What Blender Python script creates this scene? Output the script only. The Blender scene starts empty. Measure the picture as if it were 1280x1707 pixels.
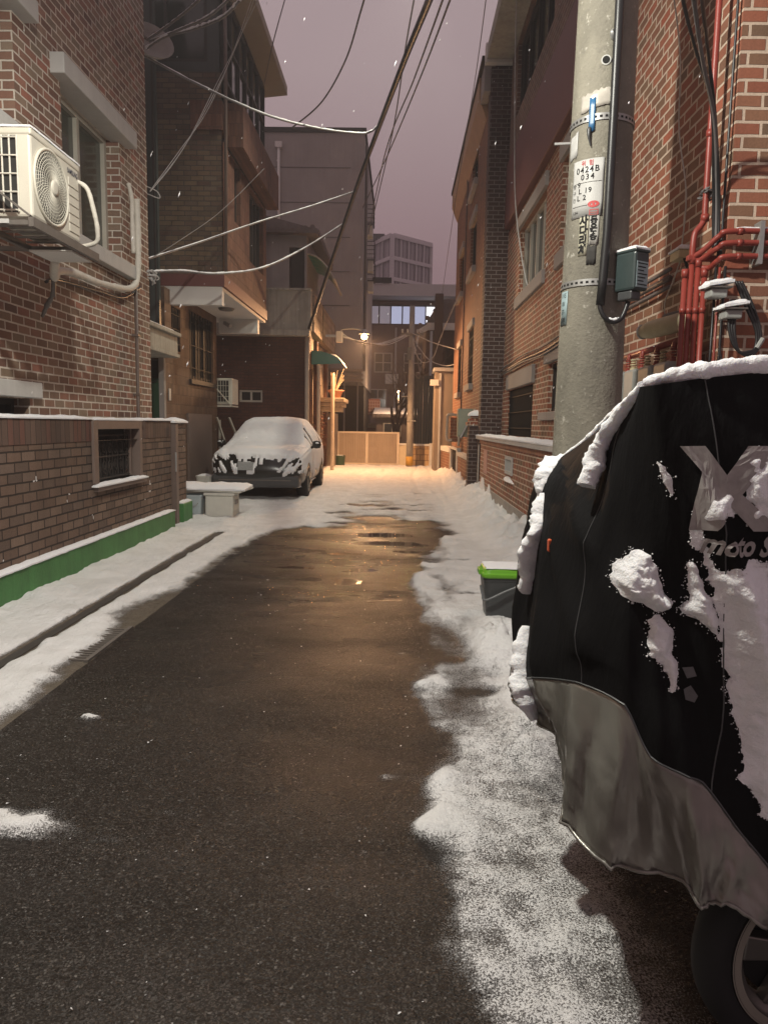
import bpy, math, random
from math import radians, sin, cos, pi, sqrt
from mathutils import Vector, Matrix, noise as mnoise
sc = bpy.context.scene
COL = sc.collection
random.seed(7)

# ------------------------------------------------------------ camera, sky, lamps, exposure
cam = bpy.data.cameras.new('camera'); camo = bpy.data.objects.new('camera', cam); COL.objects.link(camo)
cam.sensor_fit = 'HORIZONTAL'; cam.sensor_width = 36; cam.lens = 36*1200/1280
cam.clip_start = 0.05; cam.clip_end = 600
camo.matrix_world = Matrix.Translation((0, 0, 1.4)) @ (Matrix.Rotation(radians(1.07), 4, 'Z') @ Matrix.Rotation(radians(90-6.9), 4, 'X') @ Matrix.Rotation(radians(1.0), 4, 'Z'))
sc.camera = camo
sc.view_settings.view_transform = 'Standard'; sc.view_settings.look = 'None'
sc.view_settings.exposure = 0; sc.view_settings.gamma = 1
sc.render.engine = 'CYCLES'
sc.cycles.use_denoising = True
sc.cycles.max_bounces = 6; sc.cycles.diffuse_bounces = 3; sc.cycles.glossy_bounces = 3
sc.cycles.sample_clamp_indirect = 4.0
sc.cycles.caustics_reflective = False; sc.cycles.caustics_refractive = False

W = bpy.data.worlds.new('World'); sc.world = W; W.use_nodes = True
nt = W.node_tree; nt.nodes.clear()
wo = nt.nodes.new('ShaderNodeOutputWorld'); bg = nt.nodes.new('ShaderNodeBackground')
tc = nt.nodes.new('ShaderNodeTexCoord'); sx = nt.nodes.new('ShaderNodeSeparateXYZ'); cr = nt.nodes.new('ShaderNodeValToRGB')
nz = nt.nodes.new('ShaderNodeTexNoise'); nz.inputs['Scale'].default_value = 1.6; nz.inputs['Detail'].default_value = 3
ma = nt.nodes.new('ShaderNodeMath'); ma.operation = 'MULTIPLY_ADD'; ma.inputs[1].default_value = 0.12
nt.links.new(tc.outputs['Generated'], sx.inputs[0]); nt.links.new(tc.outputs['Generated'], nz.inputs['Vector'])
nt.links.new(nz.outputs['Fac'], ma.inputs[0]); nt.links.new(sx.outputs['Z'], ma.inputs[2])
nt.links.new(ma.outputs[0], cr.inputs[0]); nt.links.new(cr.outputs[0], bg.inputs[0]); nt.links.new(bg.outputs[0], wo.inputs[0])
el = cr.color_ramp.elements
el[0].position = 0.0; el[0].color = (0.255, 0.148, 0.160, 1)
el[1].position = 0.75; el[1].color = (0.405, 0.318, 0.335, 1)
e = el.new(0.27); e.color = (0.30, 0.197, 0.212, 1)
e = el.new(0.5); e.color = (0.39, 0.298, 0.308, 1)
bg.inputs[1].default_value = 1.0

def lamp(name, typ, loc, power, color, size, target=None, spot=None, blend=0.3):
    l = bpy.data.lights.new(name, typ); l.energy = power; l.color = color; l.shadow_soft_size = size
    o = bpy.data.objects.new(name, l); COL.objects.link(o); o.location = loc
    if spot:
        l.spot_size = radians(spot); l.spot_blend = blend
    if target is not None:
        o.rotation_euler = (Vector(target)-Vector(loc)).to_track_quat('-Z', 'Y').to_euler()
    return o
NEAR = (-0.95, 2.6, 4.55)
lamp('near_street_light', 'SPOT', NEAR, 800, (1.0, 0.97, 0.86), 0.07, (-0.5, 4.0, 0), 177, 0.40)
FAR = (-1.066, 21.5, 3.95)
lamp('far_street_light', 'SPOT', (FAR[0], FAR[1]-0.02, FAR[2]-0.13), 1250, (1.0, 0.54, 0.25), 0.09, (-0.6, 20.0, 0), 174, 0.40)
MID = (0.25, 11.8, 8.35)
lamp('middle_street_light', 'SPOT', MID, 950, (1.0, 0.96, 0.78), 0.1, (-2.1, 12.8, 0), 98, 0.7)
lamp('back_lane_light', 'POINT', (-0.05, 31.0, 2.75), 160, (1.0, 0.62, 0.36), 0.08)

# ------------------------------------------------------------ mesh builder and scene helpers
class MB:
    def __init__(s): s.v = []; s.f = []; s.m = []
    def face(s, pts, m=0):
        n = len(s.v); s.v += [tuple(p) for p in pts]; s.f.append(tuple(range(n, n+len(pts)))); s.m.append(m); return s
    def add(s, verts, faces, m=0):
        n = len(s.v); s.v += [tuple(p) for p in verts]
        for f in faces: s.f.append(tuple(i+n for i in f)); s.m.append(m)
        return s
    def box(s, x0, x1, y0, y1, z0, z1, m=0):
        v = [(x, y, z) for z in (z0, z1) for y in (y0, y1) for x in (x0, x1)]
        return s.add(v, [(0, 2, 3, 1), (4, 5, 7, 6), (0, 1, 5, 4), (2, 6, 7, 3), (0, 4, 6, 2), (1, 3, 7, 5)], m)
    def bar(s, p, q, w, h=None, m=0, up=(0, 0, 1)):
        h = h or w; p = Vector(p); q = Vector(q); d = (q-p).normalized(); u = Vector(up)
        if abs(d.dot(u)) > 0.95: u = Vector((1, 0, 0))
        a = d.cross(u).normalized()*(w/2); b = a.cross(d).normalized()*(h/2)
        v = [p-a-b, p+a-b, p+a+b, p-a+b, q-a-b, q+a-b, q+a+b, q-a+b]
        return s.add(v, [(0, 3, 2, 1), (4, 5, 6, 7), (0, 1, 5, 4), (1, 2, 6, 5), (2, 3, 7, 6), (3, 0, 4, 7)], m)
    def tube(s, pts, r, n=8, m=0, caps=True, rough=0.0):
        pts = [Vector(p) for p in pts]; rings = []
        a = None
        for i, p in enumerate(pts):
            d = (pts[min(i+1, len(pts)-1)]-pts[max(i-1, 0)]).normalized()
            if a is None:
                a = d.cross(Vector((0, 0, 1)))
                if a.length < 0.05: a = d.cross(Vector((1, 0, 0)))
            else: a = a-d*a.dot(d)
            a.normalize(); b = d.cross(a)
            rr = r[i] if isinstance(r, (list, tuple)) else r
            if rough: rr *= 1+rough*mnoise.noise(p*23)
            rings.append([p+(a*cos(2*pi*k/n)+b*sin(2*pi*k/n))*rr for k in range(n)])
        base = len(s.v)
        for R in rings: s.v += [tuple(q) for q in R]
        for i in range(len(rings)-1):
            for k in range(n):
                s.f.append((base+i*n+k, base+i*n+(k+1) % n, base+(i+1)*n+(k+1) % n, base+(i+1)*n+k)); s.m.append(m)
        if caps:
            s.f.append(tuple(base+k for k in range(n))[::-1]); s.m.append(m)
            s.f.append(tuple(base+(len(rings)-1)*n+k for k in range(n))); s.m.append(m)
        return s
    def cyl(s, p, q, r0, r1=None, n=16, m=0): return s.tube([p, q], [r0, r1 if r1 is not None else r0], n, m)
    def prism(s, poly, axis, a, b, m=0):
        # poly of 2-D points extruded along axis 'x'|'y'|'z' from a to b
        def P(u, w, t): return {'x': (t, u, w), 'y': (u, t, w), 'z': (u, w, t)}[axis]
        n = len(poly); base = len(s.v)
        s.v += [P(u, w, a) for u, w in poly]+[P(u, w, b) for u, w in poly]
        s.f.append(tuple(base+i for i in range(n))[::-1]); s.m.append(m)
        s.f.append(tuple(base+n+i for i in range(n))); s.m.append(m)
        for i in range(n):
            s.f.append((base+i, base+(i+1) % n, base+n+(i+1) % n, base+n+i)); s.m.append(m)
        return s
    def grid(s, rows, m=0, closed=False):
        base = len(s.v); n = len(rows[0])
        for R in rows: s.v += [tuple(p) for p in R]
        for i in range(len(rows)-1):
            for k in range(n if closed else n-1):
                s.f.append((base+i*n+k, base+i*n+(k+1) % n, base+(i+1)*n+(k+1) % n, base+(i+1)*n+k)); s.m.append(m)
        return s
    def lathe(s, prof, c, n=20, m=0):
        rows = [[(c[0]+r*cos(2*pi*k/n), c[1]+r*sin(2*pi*k/n), c[2]+z) for k in range(n)] for r, z in prof]
        return s.grid(rows, m, True)
    def disc(s, c, nrm, r, n=24, m=0):
        nrm = Vector(nrm).normalized(); a = nrm.cross(Vector((0, 0, 1)))
        if a.length < 0.1: a = nrm.cross(Vector((1, 0, 0)))
        a.normalize(); b = nrm.cross(a)
        return s.face([Vector(c)+(a*cos(2*pi*k/n)+b*sin(2*pi*k/n))*r for k in range(n)], m)
    def build(s, name, mats, parent=None, smooth=False, bevel=0, fix=True, label=None):
        off = Vector(ORG.get(parent.name, (0, 0, 0))) if parent else Vector((0, 0, 0))
        me = bpy.data.meshes.new(name)
        me.from_pydata([tuple(Vector(p)-off) for p in s.v], [], s.f)
        if not isinstance(mats, (list, tuple)): mats = [mats]
        for mm in mats: me.materials.append(mm)
        me.polygons.foreach_set('material_index', s.m)
        if smooth: me.polygons.foreach_set('use_smooth', [True]*len(s.f))
        me.update()
        if fix:
            import bmesh
            b = bmesh.new(); b.from_mesh(me); bmesh.ops.recalc_face_normals(b, faces=b.faces); b.to_mesh(me); b.free()
        o = bpy.data.objects.new(name, me); COL.objects.link(o)
        ORG[o.name] = tuple(off)
        if parent: o.parent = parent
        if bevel:
            md = o.modifiers.new('bevel', 'BEVEL'); md.width = bevel; md.segments = 2; md.limit_method = 'ANGLE'
        if label: o['label'] = label
        return o
ORG = {}
def tag(o, label, cat, group=None, kind=None):
    o['label'] = label
    if cat: o['category'] = cat
    if group: o['group'] = group
    if kind: o['kind'] = kind
    return o
def thing(name, label, cat, loc=(0, 0, 0), group=None):
    o = bpy.data.objects.new(name, None); COL.objects.link(o); o.location = loc; o.empty_display_size = 0.1
    ORG[o.name] = tuple(loc)
    return tag(o, label, cat, group)
def catmull(pts, k=8):
    P = [Vector(p) for p in pts]; out = []
    for i in range(len(P)-1):
        p0 = P[max(i-1, 0)]; p1 = P[i]; p2 = P[i+1]; p3 = P[min(i+2, len(P)-1)]
        for j in range(k):
            t = j/k
            out.append(0.5*((2*p1)+(p2-p0)*t+(2*p0-5*p1+4*p2-p3)*t*t+(3*p1-p0-3*p2+p3)*t*t*t))
    out.append(P[-1]); return out
def text(name, s, mat, parent, place, size=1.0, squash=1.0, depth=0.0, spacing=1.0, bold=0.0):
    """lettering as a mesh; place maps (x, y) of the flat text (height about `size`) to a world point"""
    cu = bpy.data.curves.new(name, 'FONT'); cu.body = s; cu.size = size; cu.align_x = 'CENTER'; cu.align_y = 'CENTER'
    cu.space_character = spacing; cu.offset = bold; cu.resolution_u = 3
    o = bpy.data.objects.new(name, cu); COL.objects.link(o)
    dg = bpy.context.evaluated_depsgraph_get(); me = bpy.data.meshes.new_from_object(o.evaluated_get(dg))
    bpy.data.objects.remove(o); bpy.data.curves.remove(cu)
    off = Vector(ORG.get(parent.name, (0, 0, 0))) if parent else Vector((0, 0, 0))
    for v in me.vertices: v.co = Vector(place(v.co.x*squash, v.co.y))-off
    me.materials.clear(); me.materials.append(mat)
    for p in me.polygons: p.material_index = 0
    r = bpy.data.objects.new(name, me); COL.objects.link(r); ORG[r.name] = tuple(off)
    if parent: r.parent = parent
    return r

# ------------------------------------------------------------ materials
class N:
    def __init__(s, name):
        s.m = bpy.data.materials.new(name); s.m.use_nodes = True; s.t = s.m.node_tree
        s.b = s.t.nodes['Principled BSDF']; s.o = s.t.nodes['Material Output']
    def n(s, typ, **kw):
        x = s.t.nodes.new(typ)
        for k, v in kw.items():
            if k in x.inputs.keys(): 
                s.set(x.inputs[k], v)
            else: setattr(x, k, v)
        return x
    def set(s, sock, v):
        if hasattr(v, 'is_linked') or isinstance(v, bpy.types.NodeSocket): s.t.links.new(v, sock)
        else: sock.default_value = v
    def math(s, op, a, b=None, c=None, clamp=False):
        x = s.t.nodes.new('ShaderNodeMath'); x.operation = op; x.use_clamp = clamp
        for i, v in enumerate((a, b, c)):
            if v is not None: s.set(x.inputs[i], v)
        return x.outputs[0]
    def mix(s, f, a, b, blend='MIX'):
        x = s.t.nodes.new('ShaderNodeMix'); x.data_type = 'RGBA'; x.blend_type = blend
        s.set(x.inputs[0], f); s.set(x.inputs[6], a); s.set(x.inputs[7], b); return x.outputs[2]
    def noise(s, scale, detail=3, rough=0.55, vec=None, dist=0):
        x = s.n('ShaderNodeTexNoise'); x.inputs['Scale'].default_value = scale; x.inputs['Detail'].default_value = detail
        x.inputs['Roughness'].default_value = rough; x.inputs['Distortion'].default_value = dist
        if vec is not None: s.t.links.new(vec, x.inputs['Vector'])
        return x.outputs['Fac']
    def ramp(s, fac, stops, interp='LINEAR'):
        x = s.n('ShaderNodeValToRGB'); s.t.links.new(fac, x.inputs[0]); x.color_ramp.interpolation = interp
        e = x.color_ramp.elements
        while len(e) < len(stops): e.new(0.5)
        for k, (p, c) in enumerate(stops): e[k].position = p; e[k].color = c if len(c) == 4 else (*c, 1)
        return x.outputs[0]
    def pos(s): return s.n('ShaderNodeNewGeometry').outputs['Position']
    def scaled(s, vec, sc_):
        x = s.n('ShaderNodeMapping'); s.t.links.new(vec, x.inputs[0]); x.inputs['Scale'].default_value = sc_; return x.outputs[0]
    def bump(s, h, dist=0.01, strength=1.0):
        x = s.n('ShaderNodeBump'); s.t.links.new(h, x.inputs['Height']); x.inputs['Distance'].default_value = dist
        x.inputs['Strength'].default_value = strength; s.t.links.new(x.outputs[0], s.b.inputs['Normal'])
    def wallvec(s):
        g = s.n('ShaderNodeNewGeometry'); p = s.n('ShaderNodeSeparateXYZ'); q = s.n('ShaderNodeSeparateXYZ')
        s.t.links.new(g.outputs['Position'], p.inputs[0]); s.t.links.new(g.outputs['True Normal'], q.inputs[0])
        ax = s.math('GREATER_THAN', s.math('ABSOLUTE', q.outputs[0]), 0.5)
        u = s.math('ADD', s.math('MULTIPLY', p.outputs[1], ax), s.math('MULTIPLY', p.outputs[0], s.math('SUBTRACT', 1.0, ax)))
        c = s.n('ShaderNodeCombineXYZ'); s.t.links.new(u, c.inputs[0]); s.t.links.new(p.outputs[2], c.inputs[1])
        return c.outputs[0]
def c3(c): return (*c, 1) if len(c) == 3 else c

def plain(name, color, rough=0.6, var=0.25, scale=6, bump=0.0, bscale=60, metal=0.0, spec=0.5, streak=0.0):
    n = N(name); p = n.pos()
    v = n.noise(scale, 4, 0.6, p)
    f = n.math('MULTIPLY_ADD', v, 2*var, 1-var)
    col = n.mix(1.0, c3(color), n.n('ShaderNodeCombineColor', Red=f, Green=f, Blue=f).outputs[0], 'MULTIPLY')
    if streak:
        st = n.noise(1.0, 3, 0.6, n.scaled(p, (14, 14, 0.7)))
        g = n.math('MULTIPLY_ADD', st, 2*streak, 1-streak)
        col = n.mix(1.0, col, n.n('ShaderNodeCombineColor', Red=g, Green=g, Blue=g).outputs[0], 'MULTIPLY')
    n.t.links.new(col, n.b.inputs['Base Color'])
    n.b.inputs['Roughness'].default_value = rough; n.b.inputs['Metallic'].default_value = metal
    n.b.inputs['Specular IOR Level'].default_value = spec
    if bump: n.bump(n.noise(bscale, 4, 0.6, p), bump)
    return n.m

def brick(name, pal, mortar, w=0.2, h=0.075, ms=0.010, rough=0.8, depth=0.006, dirt=0.35, snow=0.0, off=(0, 0)):
    n = N(name); uv = n.wallvec(); p = n.pos()
    dv = n.n('ShaderNodeTexNoise'); dv.inputs['Scale'].default_value = 9; n.t.links.new(p, dv.inputs['Vector'])
    vm = n.n('ShaderNodeVectorMath'); vm.operation = 'MULTIPLY_ADD'; n.t.links.new(dv.outputs['Color'], vm.inputs[0])
    vm.inputs[1].default_value = (0.008, 0.008, 0); n.t.links.new(uv, vm.inputs[2])
    vo = n.n('ShaderNodeVectorMath'); vo.operation = 'ADD'; n.t.links.new(vm.outputs[0], vo.inputs[0]); vo.inputs[1].default_value = (off[0], off[1], 0)
    b = n.n('ShaderNodeTexBrick'); n.t.links.new(vo.outputs[0], b.inputs['Vector'])
    b.inputs['Color1'].default_value = (0, 0, 0, 1); b.inputs['Color2'].default_value = (1, 1, 1, 1); b.inputs['Mortar'].default_value = (0.5, 0.5, 0.5, 1)
    b.inputs['Scale'].default_value = 1; b.inputs['Mortar Size'].default_value = ms; b.inputs['Mortar Smooth'].default_value = 0.25
    b.inputs['Brick Width'].default_value = w; b.inputs['Row Height'].default_value = h; b.inputs['Bias'].default_value = 0
    col = n.ramp(b.outputs['Color'], [(i/(len(pal)-1) if len(pal) > 1 else 0, c) for i, c in enumerate(pal)])
    fine = n.noise(90, 3, 0.6, p); big = n.noise(0.9, 4, 0.6, p)
    g = n.math('MULTIPLY', n.math('MULTIPLY_ADD', fine, 0.5, 0.75), n.math('MULTIPLY_ADD', big, dirt*2, 1-dirt))
    stk = n.noise(1.0, 4, 0.65, n.scaled(p, (3.2, 3.2, 0.45)))
    g = n.math('MULTIPLY', g, n.math('MULTIPLY_ADD', stk, 0.9, 0.55))
    gc = n.n('ShaderNodeCombineColor', Red=g, Green=g, Blue=g).outputs[0]
    mo = n.mix(1.0, c3(mortar), gc, 'MULTIPLY'); col = n.mix(1.0, col, gc, 'MULTIPLY')
    col = n.mix(b.outputs['Fac'], col, mo)
    if snow:
        s_ = n.math('MULTIPLY', b.outputs['Fac'], n.math('GREATER_THAN', n.noise(5, 3, 0.6, p), 1-snow))
        col = n.mix(s_, col, (0.8, 0.8, 0.8, 1))
    n.t.links.new(col, n.b.inputs['Base Color']); n.b.inputs['Roughness'].default_value = rough
    n.b.inputs['Specular IOR Level'].default_value = 0.3
    hgt = n.math('ADD', n.math('SUBTRACT', 1.0, b.outputs['Fac']), n.math('MULTIPLY', fine, 0.35))
    n.bump(hgt, depth)
    return n.m

def snowmat(name='snow', tint=(0.80, 0.81, 0.83), fine=140):
    n = N(name); p = n.pos()
    a = n.noise(26, 5, 0.65, p); b = n.noise(fine, 3, 0.6, p)
    n.b.inputs['Base Color'].default_value = c3(tint); n.b.inputs['Roughness'].default_value = 0.75
    n.b.inputs['Specular IOR Level'].default_value = 0.25
    n.b.inputs['Subsurface Weight'].default_value = 0.25; n.b.inputs['Subsurface Radius'].default_value = (0.5, 0.6, 0.7); n.b.inputs['Subsurface Scale'].default_value = 0.02
    n.bump(n.math('ADD', n.math('MULTIPLY', n.noise(55, 4, 0.6, p), 0.5), n.math('MULTIPLY', b, 0.4)), 0.007)
    return n.m
def glassy(name, color, rough=0.12, spec=0.6):
    return plain(name, color, rough, 0.35, 1.3, 0, spec=spec)

M = {}
M['snow'] = snowmat()
M['brick_house'] = brick('red_brown_brick', [(0.125, 0.066, 0.05), (0.215, 0.108, 0.076), (0.19, 0.142, 0.10), (0.255, 0.125, 0.088), (0.15, 0.085, 0.062), (0.24, 0.178, 0.128), (0.29, 0.12, 0.085)], (0.56, 0.50, 0.43), 0.2, 0.0755, 0.0085)
M['wall_brick'] = brick('raked_brown_brick', [(0.135, 0.09, 0.068), (0.18, 0.12, 0.09), (0.115, 0.082, 0.066), (0.205, 0.143, 0.108), (0.15, 0.108, 0.088)], (0.035, 0.026, 0.022), 0.215, 0.082, 0.0075, depth=0.014, dirt=0.25, snow=0.33)
M['soldier'] = brick('upright_brick', [(0.10, 0.066, 0.052), (0.14, 0.092, 0.072), (0.085, 0.06, 0.05), (0.155, 0.075, 0.058)], (0.07, 0.05, 0.042), 0.085, 0.5, 0.006, depth=0.008)
M['red_brick'] = brick('red_brick', [(0.25, 0.087, 0.053), (0.31, 0.115, 0.068), (0.185, 0.10, 0.064), (0.33, 0.10, 0.058), (0.25, 0.125, 0.074), (0.165, 0.105, 0.068), (0.30, 0.093, 0.056)], (0.57, 0.45, 0.35), 0.205, 0.0755, 0.0095)
M['far_brick'] = brick('rust_brick', [(0.20, 0.088, 0.055), (0.25, 0.11, 0.066), (0.17, 0.08, 0.052)], (0.31, 0.225, 0.155), 0.2, 0.078, 0.009, depth=0.014)
M['dark_brick'] = brick('dark_brown_brick', [(0.045, 0.026, 0.024), (0.07, 0.04, 0.034), (0.055, 0.035, 0.03)], (0.20, 0.17, 0.16), 0.2, 0.078, 0.009)
M['olive_brick'] = brick('olive_brown_brick', [(0.085, 0.062, 0.046), (0.12, 0.085, 0.056), (0.15, 0.105, 0.066), (0.09, 0.055, 0.042), (0.13, 0.098, 0.07)], (0.07, 0.056, 0.046), 0.22, 0.08, 0.009)
M['wood_brick'] = brick('rough_red_tile', [(0.125, 0.056, 0.039), (0.16, 0.078, 0.052), (0.10, 0.047, 0.033), (0.14, 0.064, 0.042)], (0.08, 0.044, 0.033), 0.07, 0.2, 0.005, depth=0.008)
M['stone_tile'] = brick('brown_stone_tile', [(0.12, 0.072, 0.048), (0.16, 0.096, 0.062), (0.10, 0.062, 0.043), (0.135, 0.077, 0.05)], (0.11, 0.072, 0.05), 0.13, 0.17, 0.004, depth=0.01)
M['choc_brick'] = brick('chocolate_brick', [(0.075, 0.034, 0.024), (0.095, 0.043, 0.03), (0.065, 0.032, 0.025)], (0.05, 0.03, 0.024), 0.2, 0.075, 0.008)
M['concrete'] = plain('grey_concrete', (0.33, 0.31, 0.28), 0.85, 0.35, 3.0, 0.004, 70, streak=0.2)
M['old_concrete'] = plain('stained_concrete', (0.34, 0.32, 0.27), 0.85, 0.4, 2.2, 0.004, 40, streak=0.4)
M['stone_white'] = plain('pale_cut_stone', (0.48, 0.48, 0.46), 0.7, 0.12, 5, 0.001, 80, streak=0.1)
M['stone_grey'] = plain('grey_render', (0.30, 0.275, 0.255), 0.85, 0.2, 1.2, 0.003, 60, streak=0.12)
M['render_tan'] = plain('tan_render', (0.26, 0.21, 0.165), 0.85, 0.2, 1.5, 0.003, 60)
M['maroon'] = plain('maroon_paint', (0.13, 0.042, 0.036), 0.55, 0.15, 1.5)
M['white_paint'] = plain('white_paint', (0.66, 0.64, 0.60), 0.6, 0.10, 3, 0.001)
M['green_paint'] = plain('green_plinth_paint', (0.055, 0.185, 0.052), 0.6, 0.42, 5, 0.003, 40, streak=0.32)
M['green_panel'] = plain('dark_green_sheet', (0.035, 0.042, 0.04), 0.5, 0.3, 1.2, streak=0.2)
M['green_door'] = plain('green_door_paint', (0.022, 0.075, 0.038), 0.4, 0.15, 2)
M['dark_frame'] = plain('dark_bronze_frame', (0.04, 0.034, 0.031), 0.6, 0.15, 4, spec=0.2)
M['brown_metal'] = plain('brown_grey_metal', (0.17, 0.125, 0.105), 0.5, 0.15, 8)
M['pale_frame'] = plain('pale_window_frame', (0.42, 0.39, 0.33), 0.5, 0.15, 6)
M['glass_dark'] = glassy('dark_window_glass', (0.022, 0.024, 0.022))
M['glass_green'] = glassy('greenish_window_glass', (0.055, 0.06, 0.048), 0.16)
M['black'] = plain('black_void', (0.012, 0.011, 0.011), 0.8, 0.2)
M['grey_metal'] = plain('galvanised_metal', (0.38, 0.38, 0.37), 0.45, 0.25, 12, metal=0.6)
M['ac_white'] = plain('aged_white_enamel', (0.58, 0.55, 0.47), 0.45, 0.10, 5)
M['ac_shadow'] = plain('fan_well_shade', (0.035, 0.033, 0.03), 0.7, 0.2)
M['ac_dark'] = plain('black_coil', (0.018, 0.017, 0.016), 0.7, 0.3, 30)
M['steel_dark'] = plain('dark_bracket_steel', (0.16, 0.145, 0.13), 0.5, 0.3, 15, metal=0.3)
M['hose'] = plain('snowy_pipe_wrap', (0.60, 0.57, 0.50), 0.7, 0.2, 20, 0.004, 40)
M['downpipe'] = plain('brown_downpipe', (0.12, 0.085, 0.07), 0.5, 0.2, 10)
M['navy_print'] = plain('dark_blue_print', (0.02, 0.025, 0.07), 0.5, 0.05)
M['cable'] = plain('black_cable', (0.014, 0.014, 0.015), 0.4, 0.2, 10)
M['cable_snow'] = plain('snow_dusted_cable', (0.42, 0.41, 0.40), 0.7, 0.45, 14)
M['cable_grey'] = plain('grey_cable', (0.13, 0.12, 0.12), 0.6, 0.3, 10)
M['cable_white'] = plain('white_cable', (0.55, 0.53, 0.48), 0.6, 0.1)
M['red_pipe'] = plain('red_gas_pipe', (0.25, 0.04, 0.028), 0.42, 0.22, 14, 0.001, 50)
M['meter_grey'] = plain('grey_meter_case', (0.33, 0.34, 0.32), 0.5, 0.15, 12)
M['meter_teal'] = plain('dark_teal_case', (0.035, 0.052, 0.052), 0.35, 0.2, 10)
M['cream'] = plain('yellowed_plastic', (0.52, 0.45, 0.28), 0.5, 0.25, 12)
M['sign_white'] = plain('sign_white', (0.46, 0.46, 0.445), 0.5, 0.12, 20)
M['ink'] = plain('black_ink', (0.02, 0.02, 0.02), 0.7, 0.1, spec=0.1)
M['red_ink'] = plain('red_ink', (0.50, 0.06, 0.06), 0.6, 0.1)
M['blue_ink'] = plain('blue_print', (0.025, 0.12, 0.26), 0.4, 0.3, 25)
M['label_blue'] = plain('pale_blue_label', (0.30, 0.40, 0.42), 0.5, 0.2, 30)
M['car_black'] = plain('black_car_paint', (0.012, 0.013, 0.012), 0.25, 0.1, spec=0.6)
M['tyre'] = plain('tyre_rubber', (0.009, 0.009, 0.0095), 0.85, 0.2, 20)
M['rim'] = plain('dull_alloy', (0.20, 0.19, 0.175), 0.35, 0.15, 10, metal=0.7)
M['rim_stripe'] = plain('grey_rim_stripe', (0.24, 0.225, 0.19), 0.5, 0.1)
M['plate_grey'] = plain('frosted_number_plate', (0.35, 0.37, 0.37), 0.5, 0.35, 30)
M['plastic_green'] = plain('lime_green_plastic', (0.13, 0.36, 0.02), 0.35, 0.12, 10)
M['plastic_dark'] = plain('dark_grey_plastic', (0.055, 0.058, 0.06), 0.4, 0.15, 10)
M['foam'] = plain('white_foam', (0.62, 0.61, 0.55), 0.8, 0.12, 10, 0.002)
M['bucket_blue'] = plain('pale_blue_bucket', (0.40, 0.47, 0.49), 0.5, 0.12, 8)
M['gate'] = plain('tan_gate_metal', (0.33, 0.255, 0.185), 0.5, 0.2, 3, 0, streak=0.12)
M['gate_light'] = plain('pale_gate_frame', (0.60, 0.50, 0.39), 0.5, 0.1)
M['clay'] = plain('terracotta', (0.33, 0.15, 0.09), 0.8, 0.2)
M['bark'] = plain('winter_bark', (0.075, 0.052, 0.04), 0.9, 0.3, 20)
M['roof_tile'] = plain('grey_roof_tile', (0.16, 0.13, 0.12), 0.7, 0.3, 8)
M['glass_far'] = glassy('haze_tinted_tower_glass', (0.20, 0.17, 0.19), 0.2, 0.8)  # mauve of the distant haze put into the glass colour
M['far_wall'] = plain('dark_far_wall', (0.15, 0.105, 0.09), 0.85, 0.35, 1.5, 0.01, 6)
M['awning_green'] = plain('green_awning_sheet', (0.015, 0.14, 0.085), 0.3, 0.2, 4)
M['yellow'] = plain('yellow_band', (0.5, 0.28, 0.04), 0.6, 0.2)
M['orange'] = plain('orange_reflector', (0.6, 0.10, 0.03), 0.3, 0.1)
M['pot_green'] = plain('dark_green_tub', (0.03, 0.06, 0.03), 0.6, 0.2)
def emitmat(name, color, strength):
    n = N(name); n.b.inputs['Base Color'].default_value = (0, 0, 0, 1)
    n.b.inputs['Emission Color'].default_value = c3(color); n.b.inputs['Emission Strength'].default_value = strength
    return n.m
M['bulb'] = emitmat('lit_bulb', (1.0, 0.62, 0.28), 45)
M['lit_window'] = emitmat('lit_window', (0.55, 0.58, 0.80), 0.75)
M['lit_window_dim'] = emitmat('dim_lit_window', (0.42, 0.36, 0.42), 0.5)

# ------------------------------------------------------------ frames for walls
LW = lambda x: (Vector((x, 0, 0)), Vector((0, 1, 0)), Vector((1, 0, 0)))      # faces the street from the left
RW = lambda x: (Vector((x, 0, 0)), Vector((0, 1, 0)), Vector((-1, 0, 0)))     # faces the street from the right
CW = lambda y: (Vector((0, y, 0)), Vector((1, 0, 0)), Vector((0, -1, 0)))     # faces down the alley
def L(fr, a, n, z): return fr[0]+fr[1]*a+fr[2]*n+Vector((0, 0, z))
def lbox(mb, fr, a0, a1, n0, n1, z0, z1, m=0):
    p = L(fr, a0, n0, z0); q = L(fr, a1, n1, z1)
    return mb.box(min(p.x, q.x), max(p.x, q.x), min(p.y, q.y), max(p.y, q.y), min(z0, z1), max(z0, z1), m)
def panel(mb, fr, a0, a1, z0, z1, holes=(), depth=0.16, m=0):
    A = sorted({a0, a1, *[h[0] for h in holes], *[h[1] for h in holes]}); Z = sorted({z0, z1, *[h[2] for h in holes], *[h[3] for h in holes]})
    for i in range(len(A)-1):
        for j in range(len(Z)-1):
            ca = (A[i]+A[i+1])/2; cz = (Z[j]+Z[j+1])/2
            if any(h[0] < ca < h[1] and h[2] < cz < h[3] for h in holes): continue
            mb.face([L(fr, A[i], 0, Z[j]), L(fr, A[i+1], 0, Z[j]), L(fr, A[i+1], 0, Z[j+1]), L(fr, A[i], 0, Z[j+1])], m)
    for h in holes:
        q = [(h[0], h[2]), (h[1], h[2]), (h[1], h[3]), (h[0], h[3])]
        for i in range(4):
            (u, z), (u2, z2) = q[i], q[(i+1) % 4]
            mb.face([L(fr, u, 0, z), L(fr, u2, 0, z2), L(fr, u2, -depth, z2), L(fr, u, -depth, z)], m)
    return mb
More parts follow.
